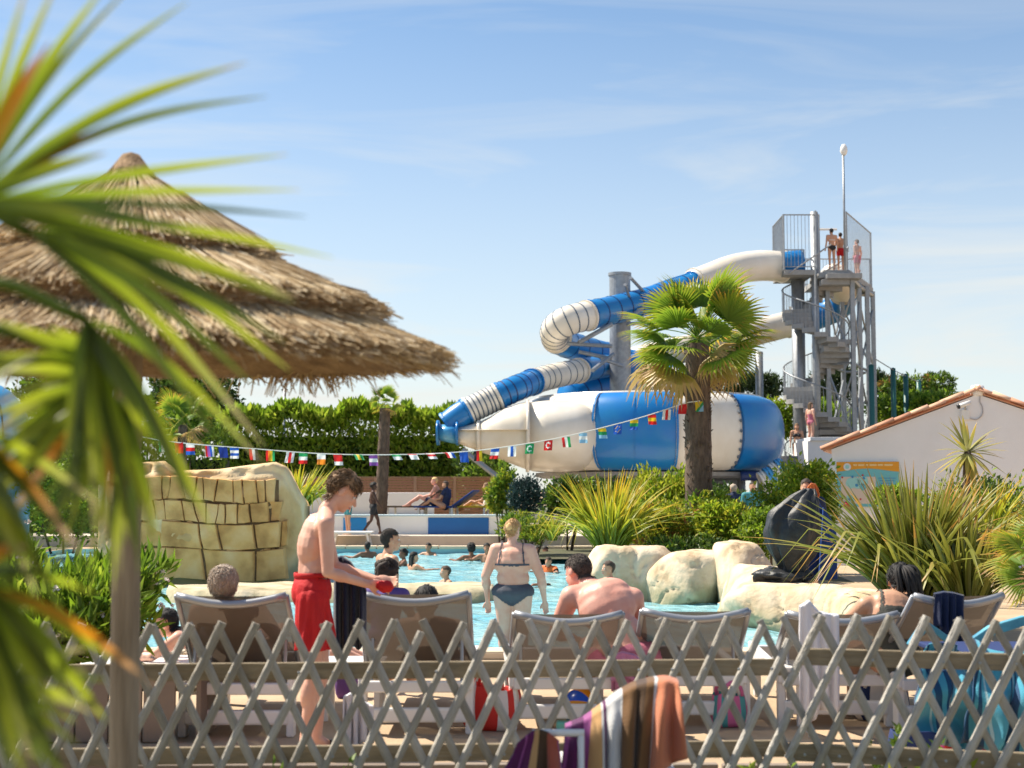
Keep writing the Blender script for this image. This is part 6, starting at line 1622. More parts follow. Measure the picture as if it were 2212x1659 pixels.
# ================================================================== people
def vox_remesh(V, F, vs, it=3, fac=.5):
    me = raw_mesh('tmp', V, F); o = bpy.data.objects.new('tmp', me); C.objects.link(o)
    md = o.modifiers.new('r', 'REMESH'); md.mode = 'VOXEL'; md.voxel_size = vs; md.use_smooth_shade = True
    if it: sm = o.modifiers.new('s', 'SMOOTH'); sm.iterations = it; sm.factor = fac
    dg = bpy.context.evaluated_depsgraph_get(); dg.update()
    out = bpy.data.meshes.new_from_object(o.evaluated_get(dg))
    bpy.data.objects.remove(o); bpy.data.meshes.remove(me); smooth(out); out.materials.clear()
    return out
class Blob:
    def __init__(s): s.mb = MB(); s.bones = []
    def cap(s, a, ra, b, rb, label=None, n=14):
        a, b = Vector(a), Vector(b); d = b - a; L_ = d.length
        if L_ < 1e-5: d = Vector((0, 0, 1)); L_ = 1e-5
        dn = d / L_ if L_ > 0 else d
        pts, rr = [], []
        for k in range(4): t = math.pi / 2 * (1 - k / 4); pts.append(a - dn * ra * math.sin(t)); rr.append(max(.0008, ra * math.cos(t)))
        for k in range(5): t = k / 4; pts.append(a + d * t); rr.append(ra + (rb - ra) * t)
        for k in range(1, 5): t = math.pi / 2 * k / 4; pts.append(b + dn * rb * math.sin(t)); rr.append(max(.0008, rb * math.cos(t)))
        s.mb.tube(pts, rr, n)
        if label: s.bones.append((label, a, b, ra, rb))
    def ell(s, c, r, X, Y, Z, n=16):
        c = Vector(c); base = len(s.mb.V); m_ = 9
        for i in range(1, m_):
            t = math.pi * i / m_
            for j in range(n):
                a = 2 * math.pi * j / n
                s.mb.V.append(c + X * (r[0] * math.sin(t) * math.cos(a)) + Y * (r[1] * math.sin(t) * math.sin(a)) + Z * (r[2] * math.cos(t)))
        s.mb.V += [c + Z * r[2], c - Z * r[2]]; T, B = len(s.mb.V) - 2, len(s.mb.V) - 1
        for i in range(m_ - 2):
            for j in range(n): s.mb.F.append([base + i * n + j, base + (i + 1) * n + j, base + (i + 1) * n + (j + 1) % n, base + i * n + (j + 1) % n])
        for j in range(n):
            s.mb.F.append([T, base + j, base + (j + 1) % n]); s.mb.F.append([B, base + (m_ - 2) * n + (j + 1) % n, base + (m_ - 2) * n + j])
STAND = dict(pelvis=(0, 0, .93), chest=(0, -.01, 1.25), neck=(0, -.02, 1.44), head=(0, .02, 1.585), shL=(-.185, -.01, 1.395), shR=(.185, -.01, 1.395), elL=(-.235, -.03, 1.11), elR=(.235, -.03, 1.11),
             wrL=(-.255, .04, .86), wrR=(.255, .04, .86), hipL=(-.088, 0, .90), hipR=(.088, 0, .90), knL=(-.095, .02, .50), knR=(.095, .02, .50), anL=(-.10, -.02, .085), anR=(.10, -.02, .085))
def skin(nm, c, red=.0): return mat('skin_' + nm, c, .45, col2=(c[0] * (.94), c[1] * (.76 - red), c[2] * (.70 - red)), vscale=5, noise_detail=7, bump=.08, bscale=60, spec=.35)
SK = dict(fair=skin('fair', (.72, .46, .35), .05), tan=skin('tan', (.58, .34, .22)), red=skin('sunburnt', (.74, .40, .31), .05), dark=skin('dark', (.085, .042, .028)), brown=skin('brown', (.22, .115, .07)), olive=skin('olive', (.42, .24, .15)))
def cloth(nm, c): return mat('cloth_' + nm, c, .75, var=.12, vscale=10, bump=.25, bscale=90)
HAIR = dict(brown=(.14, .082, .04), black=(.012, .010, .009), grey=(.44, .35, .27), blond=(.46, .28, .12), dkbrown=(.035, .022, .015), greybrown=(.055, .042, .034))
def hairmat(nm): c = HAIR[nm]; return mat('hair_' + nm, c, .75, ramp=[(0, tuple(q * (.55 if nm != 'grey' else .8) for q in c)), (.6, c), (1, tuple(min(1, q * (1.9 if nm != 'grey' else 1.25)) for q in c))], island=True)
EYEW, EYED, LIP = mat('eye_white', (.75, .73, .70), .2), mat('eye_iris', (.03, .02, .015), .1), mat('lip', (.45, .14, .12), .45)

def person(label, loc, rz, J=None, k=1.0, fat=1.0, sk='fair', vs=.012, hair='brown', hair_kind='short', clothes=(), hf=None, hu=None, hands=True, group=None, tuft_n=0, face=True, belly=1.0, female=False, hips=1.0, sm_it=None):
    """k scales the default standing skeleton and all girths; J overrides joints (metres, local: x right, y forward)"""
    j = {a: Vector(b) * k for a, b in STAND.items()}
    if J: j.update({a: Vector(b) for a, b in J.items()})
    o = empty('person', loc, rz, label=label, cat='person', group=group)
    B = Blob(); f = k * fat; lm = k * (1 + (fat - 1) * .7)
    spine = (j['neck'] - j['pelvis']).normalized(); rt = (j['shR'] - j['shL']).normalized(); fw = spine.cross(rt) * -1
    fw = rt.cross(spine) * -1 if False else spine.cross(rt); rt = fw.cross(spine)
    if fw.dot(Vector((0, 1, 0))) < 0 and not J: fw = -fw
    wa = j['pelvis'].lerp(j['chest'], .45)
    hrt = (j['hipR'] - j['hipL']).normalized()
    B.ell(j['pelvis'], (.158 * f * hips, .112 * f, .115 * k), hrt, spine.cross(hrt), spine)
    B.ell(wa + fw * .012 * k * belly, (.134 * f * (1 if not female else .96), .098 * f * belly, .15 * k), rt, fw, spine)
    B.ell(j['chest'], (.155 * f, .108 * f, .165 * k), rt, fw, spine)
    B.ell(j['chest'] + spine * .07 * k, (.15 * f, .095 * f, .12 * k), rt, fw, spine)
    if female:
        for sx in (-1, 1): B.ell(j['chest'] + rt * sx * .075 * f - spine * .01 * k + fw * .085 * f, (.058 * f, .055 * f, .06 * f), rt, fw, spine)
    for s_ in 'LR':
        B.cap(j['neck'] - spine * .035 * k, .052 * k, j['sh' + s_], .056 * lm, None)
        B.cap(j['chest'] + spine * .02 * k, .075 * k, j['sh' + s_], .05 * lm, None)
        B.cap(j['sh' + s_], .055 * lm, j['el' + s_], .040 * lm, 'upper_arm' + s_); B.cap(j['el' + s_], .039 * lm, j['wr' + s_], .026 * k, 'forearm' + s_)
        m_ = j['el' + s_].lerp(j['wr' + s_], .28); d_ = (j['wr' + s_] - j['el' + s_]).normalized(); B.ell(m_, (.042 * lm, .042 * lm, .08 * k), d_.orthogonal().normalized(), d_.cross(d_.orthogonal().normalized()), d_)
        B.cap(j['hip' + s_], .088 * f * (hips + 1) / 2, j['kn' + s_], .055 * lm, 'thigh' + s_); B.cap(j['kn' + s_], .053 * lm, j['an' + s_], .036 * k, 'shin' + s_)
        sd = (j['an' + s_] - j['kn' + s_]).normalized(); bk_ = -(fw - sd * fw.dot(sd))
        if bk_.length > 1e-3: bk_.normalize()
        B.ell(j['kn' + s_].lerp(j['an' + s_], .3) + bk_ * .018 * k, (.052 * lm, .052 * lm, .105 * k), sd.orthogonal().normalized(), sd.cross(sd.orthogonal().normalized()), sd)
        # foot
        ff = J.get('foot' + s_) if J else None
        fd = Vector(ff).normalized() if ff is not None else Vector((.12 if s_ == 'R' else -.12, 1, -.0)).normalized()
        an = j['an' + s_]; dn = Vector((0, 0, -1)) if ff is None else sd
        B.cap(an + dn * .04 * k - fd * .045 * k, .032 * k, an + dn * .055 * k + fd * .12 * k, .026 * k, 'foot' + s_); B.cap(an, .036 * k, an + dn * .045 * k + fd * .07 * k, .03 * k, 'foot' + s_)
        B.ell(an + dn * .062 * k + fd * .15 * k, (.042 * k, .035 * k, .016 * k), fd.cross(dn).normalized(), fd, dn)
        # hand: palm, four fingers, thumb
        hd = Vector(J['hd' + s_]).normalized() if J and 'hd' + s_ in J else d_
        wr = j['wr' + s_]; side = hd.cross(Vector((0, 0, 1)) if abs(hd.z) < .85 else Vector((0, 1, 0))).normalized()
        if J and 'pn' + s_ in J: side = Vector(J['pn' + s_]).normalized()
        nrm = hd.cross(side)
        pc = wr + hd * .05 * k; B.ell(pc, (.040 * k, .018 * k, .055 * k), side, nrm, hd)
        if hands:
            for q, (off, ln) in enumerate(((-.029, .062), (-.010, .074), (.010, .070), (.028, .055))):
                b0 = wr + hd * .09 * k + side * off * k; b1 = b0 + (hd * .75 + nrm * .45).normalized() * ln * .5 * k; b2 = b1 + (hd * .35 + nrm * .9).normalized() * ln * .5 * k
                B.cap(b0, .0092 * k, b1, .0085 * k, n=8); B.cap(b1, .0085 * k, b2, .007 * k, n=8)
            t0 = wr + hd * .03 * k - side * .03 * k; t1 = t0 + (hd * .7 - side * .6 + nrm * .3).normalized() * .04 * k
            B.cap(t0, .012 * k, t1, .010 * k, n=8); B.cap(t1, .010 * k, t1 + (hd * .9 + nrm * .4).normalized() * .03 * k, .008 * k, n=8)
    B.bones.append(('torso', j['pelvis'], j['neck'], .13 * f, .12 * f))
    # head
    HF = Vector(hf).normalized() if hf else (fw - Vector((0, 0, 1)) * fw.z).normalized()
    HU = Vector(hu).normalized() if hu else Vector((0, 0, 1))
    HU = (HU - HF * HU.dot(HF)).normalized(); HR = HF.cross(HU); h = j['head']; q = k if k > .8 else k ** .5 * .97
    B.cap(j['neck'] - spine * .02 * k, .054 * k, h - HU * .06 * q - HF * .012, .050 * k, 'neck')
    B.ell(h + HU * .032 * q - HF * .012 * q, (.075 * q, .094 * q, .088 * q), HR, HF, HU)
    B.ell(h - HU * .03 * q + HF * .022 * q, (.064 * q, .068 * q, .085 * q), HR, HF, HU)
    B.ell(h - HU * .092 * q + HF * .055 * q, (.028 * q, .028 * q, .022 * q), HR, HF, HU)
    if face:
        B.cap(h + HF * .086 * q + HU * .006 * q, .009 * q, h + HF * .108 * q - HU * .03 * q, .013 * q, n=8)
        for sx in (-1, 1):
            B.ell(h + HR * sx * .077 * q - HU * .01 * q - HF * .012 * q, (.009 * q, .02 * q, .032 * q), HR, HF, HU, n=10)
            B.ell(h + HR * sx * .035 * q - HU * .022 * q + HF * .065 * q, (.022 * q, .02 * q, .018 * q), HR, HF, HU, n=10)
        B.ell(h + HF * .072 * q + HU * .026 * q, (.05 * q, .02 * q, .012 * q), HR, HF, HU, n=10)
        for dz in (-.058, -.068): B.ell(h + HF * .086 * q + HU * dz * q, (.022 * q, .01 * q, .007 * q), HR, HF, HU, n=8)
    B.bones.append(('headb', h - HU * .05 * q, h + HU * .06 * q, .085 * q, .085 * q))
    B.cap(j['pelvis'], .10 * f, j['chest'] + spine * .05 * k, .10 * f, None)
    me = vox_remesh(B.mb.V, B.mb.F, vs, sm_it or (3 if vs > .009 else 4), .5)
    me.name = 'body'; me.materials.append(SK[sk]); body = link('body', me, o)
    if face and vs < .016:
        for sx in (-1, 1):
            e = MB(); c = h + HR * sx * .033 * q + HF * .076 * q + HU * .004 * q
            Blob_ = Blob(); Blob_.ell(c, (.0125 * q, .011 * q, .008 * q), HR, HF, HU, n=10); raw = raw_mesh('eye', Blob_.mb.V, Blob_.mb.F, True); eo = link('eye', raw, o, EYEW)
            Blob_ = Blob(); Blob_.ell(c + HF * .0065 * q, (.0058 * q, .006 * q, .0058 * q), HR, HF, HU, n=10); link('iris', raw_mesh('iris', Blob_.mb.V, Blob_.mb.F, True), eo, EYED)
        Blob_ = Blob(); Blob_.ell(h + HF * .089 * q - HU * .063 * q, (.021 * q, .0095 * q, .010 * q), HR, HF, HU, n=10); link('mouth', raw_mesh('mouth', Blob_.mb.V, Blob_.mb.F, True), o, LIP)
    # vertex classification
    nv = len(me.vertices); co = np.empty(nv * 3); me.vertices.foreach_get('co', co); co = co.reshape(-1, 3)
    no = np.empty(nv * 3); me.vertices.foreach_get('normal', no) if False else me.vertex_normals.foreach_get('vector', no); no = no.reshape(-1, 3)
    best = np.full(nv, 1e9); lab = np.zeros(nv, int); tt = np.zeros(nv)
    for bi, (nm, a, b, ra, rb) in enumerate(B.bones):
        a_, d = np.array(a), np.array(b - a); t = np.clip(((co - a_) @ d) / (d @ d), 0, 1); dist = np.linalg.norm(co - (a_ + t[:, None] * d), axis=1) - (ra + (rb - ra) * t)
        m_ = dist < best; best[m_] = dist[m_]; lab[m_] = bi; tt[m_] = t[m_]
    names = np.array([b_[0] for b_ in B.bones])[lab]
    hv = co - np.array(h); ha, hb_, hc = hv @ np.array(HF) / q, hv @ np.array(HU) / q, hv @ np.array(HR) / q
    inhead = (np.linalg.norm(hv, axis=1) < .17 * q)
    pv = co - np.array(j['pelvis']); pu, pw, pf = pv @ np.array(rt), pv @ np.array(spine), pv @ np.array(fw)
    sl_ = (j['neck'] - j['pelvis']).length
    ctx = dict(co=co, names=names, t=tt, ha=ha, hb=hb_, hc=hc, inhead=inhead, pu=pu, pw=pw, pf=pf, L=sl_, k=k, j=j)
    faces = [tuple(p.vertices) for p in me.polygons]
    def shell(nm, sel, off, m_, nz=0.0, nsc=30, parent=None):
        keep = [fc for fc in faces if all(sel[v] for v in fc)]
        if not keep: return None
        ids = sorted({v for fc in keep for v in fc}); mp_ = {v: i for i, v in enumerate(ids)}
        V = []
        for v in ids:
            d = off + (nz * (mnoise.noise(Vector(co[v]) * nsc)) if nz else 0)
            V.append(co[v] + no[v] * d)
        s_ = raw_mesh(nm, V, [[mp_[v] for v in fc] for fc in keep], True); s_.materials.append(m_)
        return link(nm, s_, parent or o)
    hs = None
    if hair_kind:
        line = .045 if hair_kind != 'buzz' else .05
        sel = inhead & (((hb_ > line) & (ha < .062 + .2 * (hb_ - line))) | ((ha < .0) & (hb_ > -.01)) | ((ha < -.035) & (hb_ > (-.075 if hair_kind != 'long' else -.11))))
        sel &= ~((np.abs(hc) > .07) & (hb_ < .03) & (ha > -.03))
        hm = hairmat(hair)
        hs = shell('hair', sel, {'buzz': .005, 'short': .014, 'curly': .032, 'long': .016, 'bun': .014}[hair_kind] * q, hm, {'buzz': .002, 'short': .01, 'curly': .03, 'long': .008, 'bun': .006}[hair_kind] * q, 38)
        if hs and hair_kind in ('long', 'bun'):
            Bb = Blob()
            if hair_kind == 'bun': Bb.ell(h - HF * .09 * q + HU * .02 * q, (.045 * q, .04 * q, .042 * q), HR, HF, HU); Bb.ell(h - HF * .10 * q + HU * .035 * q, (.03 * q, .03 * q, .03 * q), HR, HF, HU)
            else:
                for sx in (-.05, -.02, .02, .05): Bb.cap(h - HF * .07 * q + HR * sx * q, .04 * q, h - HF * .085 * q + HR * sx * 1.3 * q - HU * .2 * q, .02 * q)
            hm2 = vox_remesh(Bb.mb.V, Bb.mb.F, max(.006, vs * .7), 2); hm2.materials.append(hm); link('hair_' + ('bun' if hair_kind == 'bun' else 'lengths'), hm2, hs)
        if hs and tuft_n:
            rs = random.Random(int(abs(h.x * 100)) + tuft_n); ids = np.where(sel)[0]; mb = MB()
            for _ in range(tuft_n):
                v = int(rs.choice(ids)); p0 = Vector(co[v]); nn_ = Vector(no[v])
                fl = (-HF * .3 - HU * .7 + HR * rs.uniform(-.8, .8) + HF * (1.0 if ha[v] > .0 else -.2)); fl = (fl - nn_ * fl.dot(nn_)).normalized()
                ln = {'short': .04, 'curly': .04, 'buzz': .012, 'long': .08, 'bun': .04}[hair_kind] * q * rs.uniform(.6, 1.3); cu = rs.uniform(-.6, .6) * (2.4 if hair_kind == 'curly' else 1)
                sdv = nn_.cross(fl); lf = .42 if hair_kind == 'curly' else .17; b0 = p0 + nn_ * .008 * q
                pts = [b0, b0 + fl * ln * .4 + nn_ * ln * .8 * lf + sdv * cu * ln * .2, b0 + fl * ln * .8 + nn_ * ln * lf + sdv * cu * ln * .5, b0 + fl * ln * 1.05 + nn_ * ln * .5 * lf + sdv * cu * ln * .8]
                w_ = (.0055 if hair_kind == 'curly' else (.002 if hair_kind == 'buzz' else (.0024 if hair == 'grey' else .0036))) * q * rs.uniform(.6, 1.4); mb.tube(pts, [w_, w_, w_ * .7, w_ * .15], 4, flat=.5)
            mb.build('locks', hm, hs, sm=True)
    for (nm, pred, off, m_) in clothes:
        shell(nm, pred(ctx), off, m_)
    o['_'] = 0; del o['_']
    return o, ctx, body

# garment cut-outs
def is_leg(c): return np.char.startswith(c['names'], 'thigh')
def shorts_p(c, t=.55, top=.10): return ((c['names'] == 'torso') & (c['pw'] < top * c['k'])) | (is_leg(c) & (c['t'] < t))
def brief_p(c): 
    lim = -.13 * c['k'] + .12 * np.clip(np.abs(c['pu']) / (.17 * c['k']), 0, 1) ** 1.3 * c['k'] + np.where(c['pf'] < 0, -.03 * c['k'], .02 * c['k'])
    return ((c['names'] == 'torso') | is_leg(c)) & (c['pw'] < .085 * c['k']) & (c['pw'] > lim)
def band_p(c): z = c['L'] - c['pw']; return (c['names'] == 'torso') & (z < .235 * c['k']) & (z > .20 * c['k']) | ((c['names'] == 'torso') & (c['pf'] > .03) & (z < .25 * c['k']) & (z > .12 * c['k']))
def strap_p(c): z = c['L'] - c['pw']; return (~np.char.startswith(c['names'], 'up')) & (np.abs(np.abs(c['pu']) - .115 * c['k'] - .02 * np.clip(z / .2, 0, 1)) < .011) & (z < .215 * c['k']) & (z > -.05) & ~c['inhead']
def suit_p(c): z = c['L'] - c['pw']; return ((c['names'] == 'torso') & (z > .2 * c['k'])) | brief_p(c)
def tee_p(c): return (c['names'] == 'torso') | (np.char.startswith(c['names'], 'upper') & (c['t'] < .6))
def vest_p(c): z = c['L'] - c['pw']; return ((c['names'] == 'torso') & (z > .13 * c['k'] + .0)) | strap_p(c)
K_black, K_red, K_navy, K_char, K_olive, K_white, K_orange, K_teal, K_pink, K_purple = cloth('black', (.015, .015, .018)), cloth('red', (.55, .005, .008)), cloth('navy', (.01, .02, .07)), cloth('charcoal', (.07, .073, .095)), cloth('olive_grey', (.07, .07, .055)), cloth('white', (.7, .7, .7)), cloth('orange', (.75, .16, .03)), cloth('teal', (.05, .25, .28)), cloth('pink', (.6, .18, .25)), cloth('purple', (.10, .06, .25))

# ---- boy in red shorts
bX = P(677, 1300, 8.2).x
boyJ = dict(pelvis=(0, -.01, .935), chest=(0, -.005, 1.20), neck=(0, .075, 1.405), head=(0, .165, 1.495), shR=(.155, .055, 1.315), shL=(-.155, .06, 1.325), elR=(.185, .065, 1.045), wrR=(.09, .30, .968), elL=(-.19, .13, 1.06), wrL=(-.03, .36, .985),
            hipL=(-.075, 0, .89), hipR=(.075, -.01, .89), knL=(-.085, .055, .49), knR=(.085, .0, .48), anL=(-.085, .03, .085), anR=(.09, -.045, .085), hdR=(-.25, 1, -.12), hdL=(.1, 1, -.15), pnR=(.35, .1, .9), pnL=(-.3, .1, .9))
boy, bc_, bb_ = person('boy in red swim shorts looking down beside the lounger', (bX, 8.2, 0), R(-78), boyJ, k=.93, fat=.90, sk='fair', vs=.0058, hair='brown', hair_kind='short', hf=(0, .82, -.57), hu=(0, .57, .82), tuft_n=1500, clothes=(('swim_shorts', lambda c: shorts_p(c, .70, .085), .020, K_red),))
j = bc_['j']
so = bpy.data.objects.new('swim_shorts', None)
bpy.data.objects.remove(so); so = [c_ for c_ in boy.children if c_.name.startswith('swim_shorts')][0]
for v in so.data.vertices:
    low = max(0, min(1, (.98 - v.co.z) / .3)); sx = 1 if v.co.x > 0 else -1; c_ = Vector((sx * .078, .0, v.co.z)); d_ = (v.co - c_); a = math.atan2(d_.y, d_.x); d_.z = 0
    if d_.length > 1e-4: v.co += d_.normalized() * low * (.016 + .010 * math.sin(6 * a + 9 * v.co.z) + .006 * math.sin(13 * a - 14 * v.co.z))
md = so.modifiers.new('thickness', 'SOLIDIFY'); md.thickness = .005
MB().lathe([(.112, 0), (.118, .004), (.118, .026), (.112, .03)], 30, (0, 0, 0)).build('waistband', K_red, so, loc=(0, -.012, 1.005), sm=True).scale = (1.06, .86, 1)
for s_ in 'LR':
    an = j['an' + s_]; MB().box(an + Vector((0, .05, -.077)), (.095, .25, .016)).build('sandal', K_black, boy, bevel=.006); MB().tube([an + Vector((-.05, .09, -.07)), an + Vector((-.02, .085, -.015)), an + Vector((.02, .085, -.015)), an + Vector((.05, .09, -.07))], .013, 6, flat=.5).build('sandal_strap', K_black, boy)
rc = P(832, 1266, 8.15); tag(boulder('red_sun_hat', rc, (.045, .035, .035), 4, planes=5, rough=.15, mat_=K_red, sub=3), 'small red hat in the hands of the boy', 'hat')
# ---- woman in dark bikini
wX = P(1108, 1300, 15.0).x
womJ = dict(head=(-.005, .03, 1.52), neck=(0, -.02, 1.385), elR=(.295, .0, 1.04), wrR=(.325, .07, .79), elL=(-.285, -.03, 1.05), wrL=(-.275, .05, .79), shL=(-.18, -.01, 1.325), shR=(.18, -.01, 1.32), chest=(0, 0, 1.19), pelvis=(0, 0, .89),
            hipL=(-.09, 0, .86), hipR=(.09, 0, .86), knL=(-.09, .02, .48), knR=(.10, .02, .48))
person('woman in a dark grey bikini standing in the shallow water', (wX, 15.0, -.44), R(-8), womJ, k=.96, fat=1.42, sk='fair', vs=.0095, hair='blond', hair_kind='bun', female=True, tuft_n=260, hips=1.04, belly=1.1, sm_it=6,
       clothes=(('bikini_brief', brief_p, .008, K_char), ('bikini_band', band_p, .007, K_char), ('bikini_strap', strap_p, .007, K_char)), hf=(.3, .9, -.25))
# ---- sunburnt man bent forward
person('sunburnt man sitting bent forward between two loungers', (P(1330, 1400, 9.2).x, 9.2, 0), R(6), dict(pelvis=(.07, 0, .43), chest=(-.03, .13, .745), neck=(-.10, .27, .885), head=(-.185, .37, .95), shL=(-.255, .22, .81), shR=(.145, .15, .80), elL=(-.33, .42, .56), elR=(.235, .40, .53), wrL=(-.18, .60, .50), wrR=(.10, .62, .48),
       hipL=(-.04, .02, .42), hipR=(.17, .02, .42), knL=(-.10, .45, .46), knR=(.22, .45, .46), anL=(-.10, .50, .085), anR=(.22, .5, .085)), k=1.03, fat=1.36, sk='red', vs=.0085, hair='greybrown', hair_kind='buzz', hf=(-.5, .75, -.5), hu=(-.1, .45, .85), tuft_n=1800, clothes=(('swim_shorts', lambda c: shorts_p(c, .7, .03), .012, K_pink),), belly=1.2, sm_it=12)
# ---- people lying on loungers
def recline(label, px, Y, zh, sk, hair, kind, k=1.0, fat=1.0, dx=0, clothes=(), female=False, tuft=250, fwd=0.0):
    zh0 = zh; sh_ = fwd
    J = dict(head=(dx, .02, zh0), neck=(dx, .115, zh0 - .115), chest=(0, .26, zh0 - .245), pelvis=(0, .60, .45), shL=(-.18, .16, zh0 - .16), shR=(.18, .16, zh0 - .16), elL=(-.27, .36, zh0 - .33), elR=(.27, .36, zh0 - .33), wrL=(-.2, .58, .55), wrR=(.2, .58, .55),
             hipL=(-.09, .62, .44), hipR=(.09, .62, .44), knL=(-.1, 1.0, .62), knR=(.1, 1.04, .55), anL=(-.1, 1.35, .43), anR=(.1, 1.45, .42), footL=(0, .5, .9), footR=(0, .5, .9))
    J = {a: Vector(b) + (Vector((0, sh_, 0)) if not a.startswith('foot') else Vector((0, 0, 0))) for a, b in J.items()}
    return person(label, (P(px, 1280, Y).x, Y, 0), 0, J, k=k, fat=fat, sk=sk, vs=.011, hair=hair, hair_kind=kind, hf=(0, .9, .25), hu=(0, -.25, .95), tuft_n=tuft, clothes=clothes, female=female)
recline('grey haired person lying on the leftmost lounger', 478, 8.62, .925, 'fair', 'grey', 'short', clothes=(('swimsuit', suit_p, .008, K_navy),), tuft=2200, fat=1.1, fwd=.06)
recline('dark haired person sunk low in the second lounger', 917, 8.75, .80, 'olive', 'black', 'short', k=.9, clothes=(('swim_shorts', shorts_p, .01, K_navy),), tuft=300, fwd=.20)
# ---- child with curls
person('curly haired child sitting at the foot of the second lounger', (P(830, 1300, 10.3).x, 10.3, 0), R(-15), dict(pelvis=(0, 0, .46), chest=(0, .03, .655), neck=(0, .04, .785), head=(0, .06, .895), shL=(-.13, .03, .755), shR=(.13, .03, .755), elL=(-.18, .12, .58), elR=(.18, .12, .58), wrL=(-.10, .27, .5), wrR=(.1, .27, .5),
       hipL=(-.06, .02, .44), hipR=(.06, .02, .44), knL=(-.08, .32, .45), knR=(.08, .32, .45), anL=(-.08, .36, .15), anR=(.08, .36, .15)), k=.72, sk='olive', vs=.010, hair='dkbrown', hair_kind='curly', tuft_n=600, clothes=(('tee_shirt', tee_p, .012, K_purple),))
# ---- woman with braids at right
pw_, cw_, _b = person('woman with long dark braids seated between the right loungers', (P(1940, 1400, 9.15).x, 9.15, 0), R(8), dict(pelvis=(0, 0, .43), chest=(-.01, .08, .69), neck=(.055, .17, .825), head=(.125, .24, .90), shL=(-.165, .12, .765), shR=(.185, .12, .795), elL=(-.27, .30, .60), elR=(.24, .32, .57), wrL=(-.30, .52, .50), wrR=(.1, .52, .5),
       hipL=(-.09, .02, .42), hipR=(.09, .02, .42), knL=(-.12, .42, .46), knR=(.14, .42, .46), anL=(-.12, .5, .085), anR=(.14, .5, .085)), k=.97, fat=1.05, sk='tan', vs=.0088, hair='black', hair_kind='short', hf=(.35, .8, -.45), hu=(.2, .4, .85), tuft_n=260, female=True, clothes=(('vest_top', vest_p, .009, K_olive),))
h = cw_['j']['head']; rs = random.Random(3); mb = MB()
for i in range(46):
    a = rs.uniform(-2.6, 1.2); r_ = .085; p0 = h + Vector((r_ * math.cos(a), -.05 + .07 * math.sin(a), .07 + rs.uniform(-.03, .03))); dx = rs.uniform(-.03, .07)
    pts = [h + Vector((0, -.02, .11)), p0, p0 + Vector((dx * .4, -.03, -.10)), p0 + Vector((dx, -.02, -.20 - rs.uniform(0, .06)))]
    mb.tube(crspline(pts, 4), [.011] * 11 + [.008, .004], 6)
mb.build('braids', hairmat('black'), pw_, sm=True)
# ---- woman lying at the left
sbed = empty('low_sunbed', (P(420, 1400, 11.6).x, 11.6, 0), label='low white sunbed behind the leftmost lounger', cat='sunbed')
MB().box((0.1, 0, .12), (1.9, .62, .05)).build('bed_top', M_wplastic, sbed, bevel=.015)
for sx in (-.75, .9):
    for sy_ in (-.26, .26): MB().box((sx, sy_, .048), (.06, .06, .095)).build('leg', M_wplastic, sbed)
person('dark haired woman lying propped up at the left of the loungers', (P(362, 1400, 11.6).x, 11.6, 0), R(90), dict(head=(0, .02, .43), neck=(0, -.07, .35), chest=(0, -.24, .295), pelvis=(0, -.62, .245), shL=(-.16, -.12, .33), shR=(.16, -.12, .33), elL=(-.19, .08, .185), elR=(.19, .08, .185), wrL=(-.08, .29, .175), wrR=(.08, .29, .175),
       hipL=(-.085, -.64, .24), hipR=(.085, -.64, .24), knL=(-.1, -1.05, .21), knR=(.1, -1.05, .21), anL=(-.1, -1.45, .20), anR=(.1, -1.45, .20), footL=(0, -.6, -.3), footR=(0, -.6, -.3)), k=.95, sk='fair', vs=.011, hair='black', hair_kind='short', hf=(0, 1, -.1), hu=(0, .1, 1), tuft_n=250, clothes=(('swimsuit', suit_p, .008, K_black),))
# ---- people in the pool
person('man with cropped hair standing waist deep in profile', (P(838, 1250, 15.4).x, 15.4, -.70), R(-66), dict(elL=(-.26, .02, 1.16), elR=(.27, -.02, 1.14), wrL=(-.2, .2, .98), wrR=(.28, .12, .92), shL=(-.2, -.01, 1.46), shR=(.2, -.01, 1.46), head=(0, .03, 1.665), neck=(0, -.02, 1.51), chest=(0, -.01, 1.30)), k=1.04, fat=1.08, sk='tan', vs=.0095, hair='greybrown', hair_kind='buzz', tuft_n=1500, clothes=(('swim_shorts', shorts_p, .012, K_navy),), hf=(0, 1, .05))
ARM_OUT = dict(elL=(-.34, .12, 1.30), elR=(.34, .12, 1.30), wrL=(-.40, .36, 1.33), wrR=(.40, .36, 1.33))
def swimmer(label, x, y, Y, rz, sk, hair, kind, k=.97, clothes=(), arms=True, vs=.017):
    p = P(x, y, Y); J = {a: Vector(b) * k for a, b in ARM_OUT.items()} if arms else None
    person(label, (p.x, Y, p.z - 1.585 * k), R(rz), J, k=k, sk=sk, vs=vs, hair=hair, hair_kind=kind, clothes=clothes, hands=vs < .02)
swimmer('girl with wet dark hair in the water beyond the sunburnt man', 1316, 1229, 20.0, 110, 'tan', 'dkbrown', 'short', k=.9, arms=False, vs=.013, clothes=(('swimsuit', suit_p, .01, K_navy),))
swimmer('dark skinned boy with an arm raised at the far pool edge', 794, 1180, 34.5, 30, 'brown', 'black', 'buzz')
swimmer('dark haired swimmer carried on the shoulders near the pool middle', 872, 1197, 31, 100, 'brown', 'black', 'curly', k=.8)
swimmer('swimmer with a long dark ponytail near the pool middle', 893, 1204, 29.5, -60, 'tan', 'black', 'long', k=.92)
swimmer('distant swimmer with black hair against the far coping', 926, 1182, 36, 150, 'olive', 'black', 'short', k=.9)
swimmer('swimmer with big curly hair seen from behind', 1018, 1186, 33, 10, 'brown', 'black', 'curly', k=1.0)
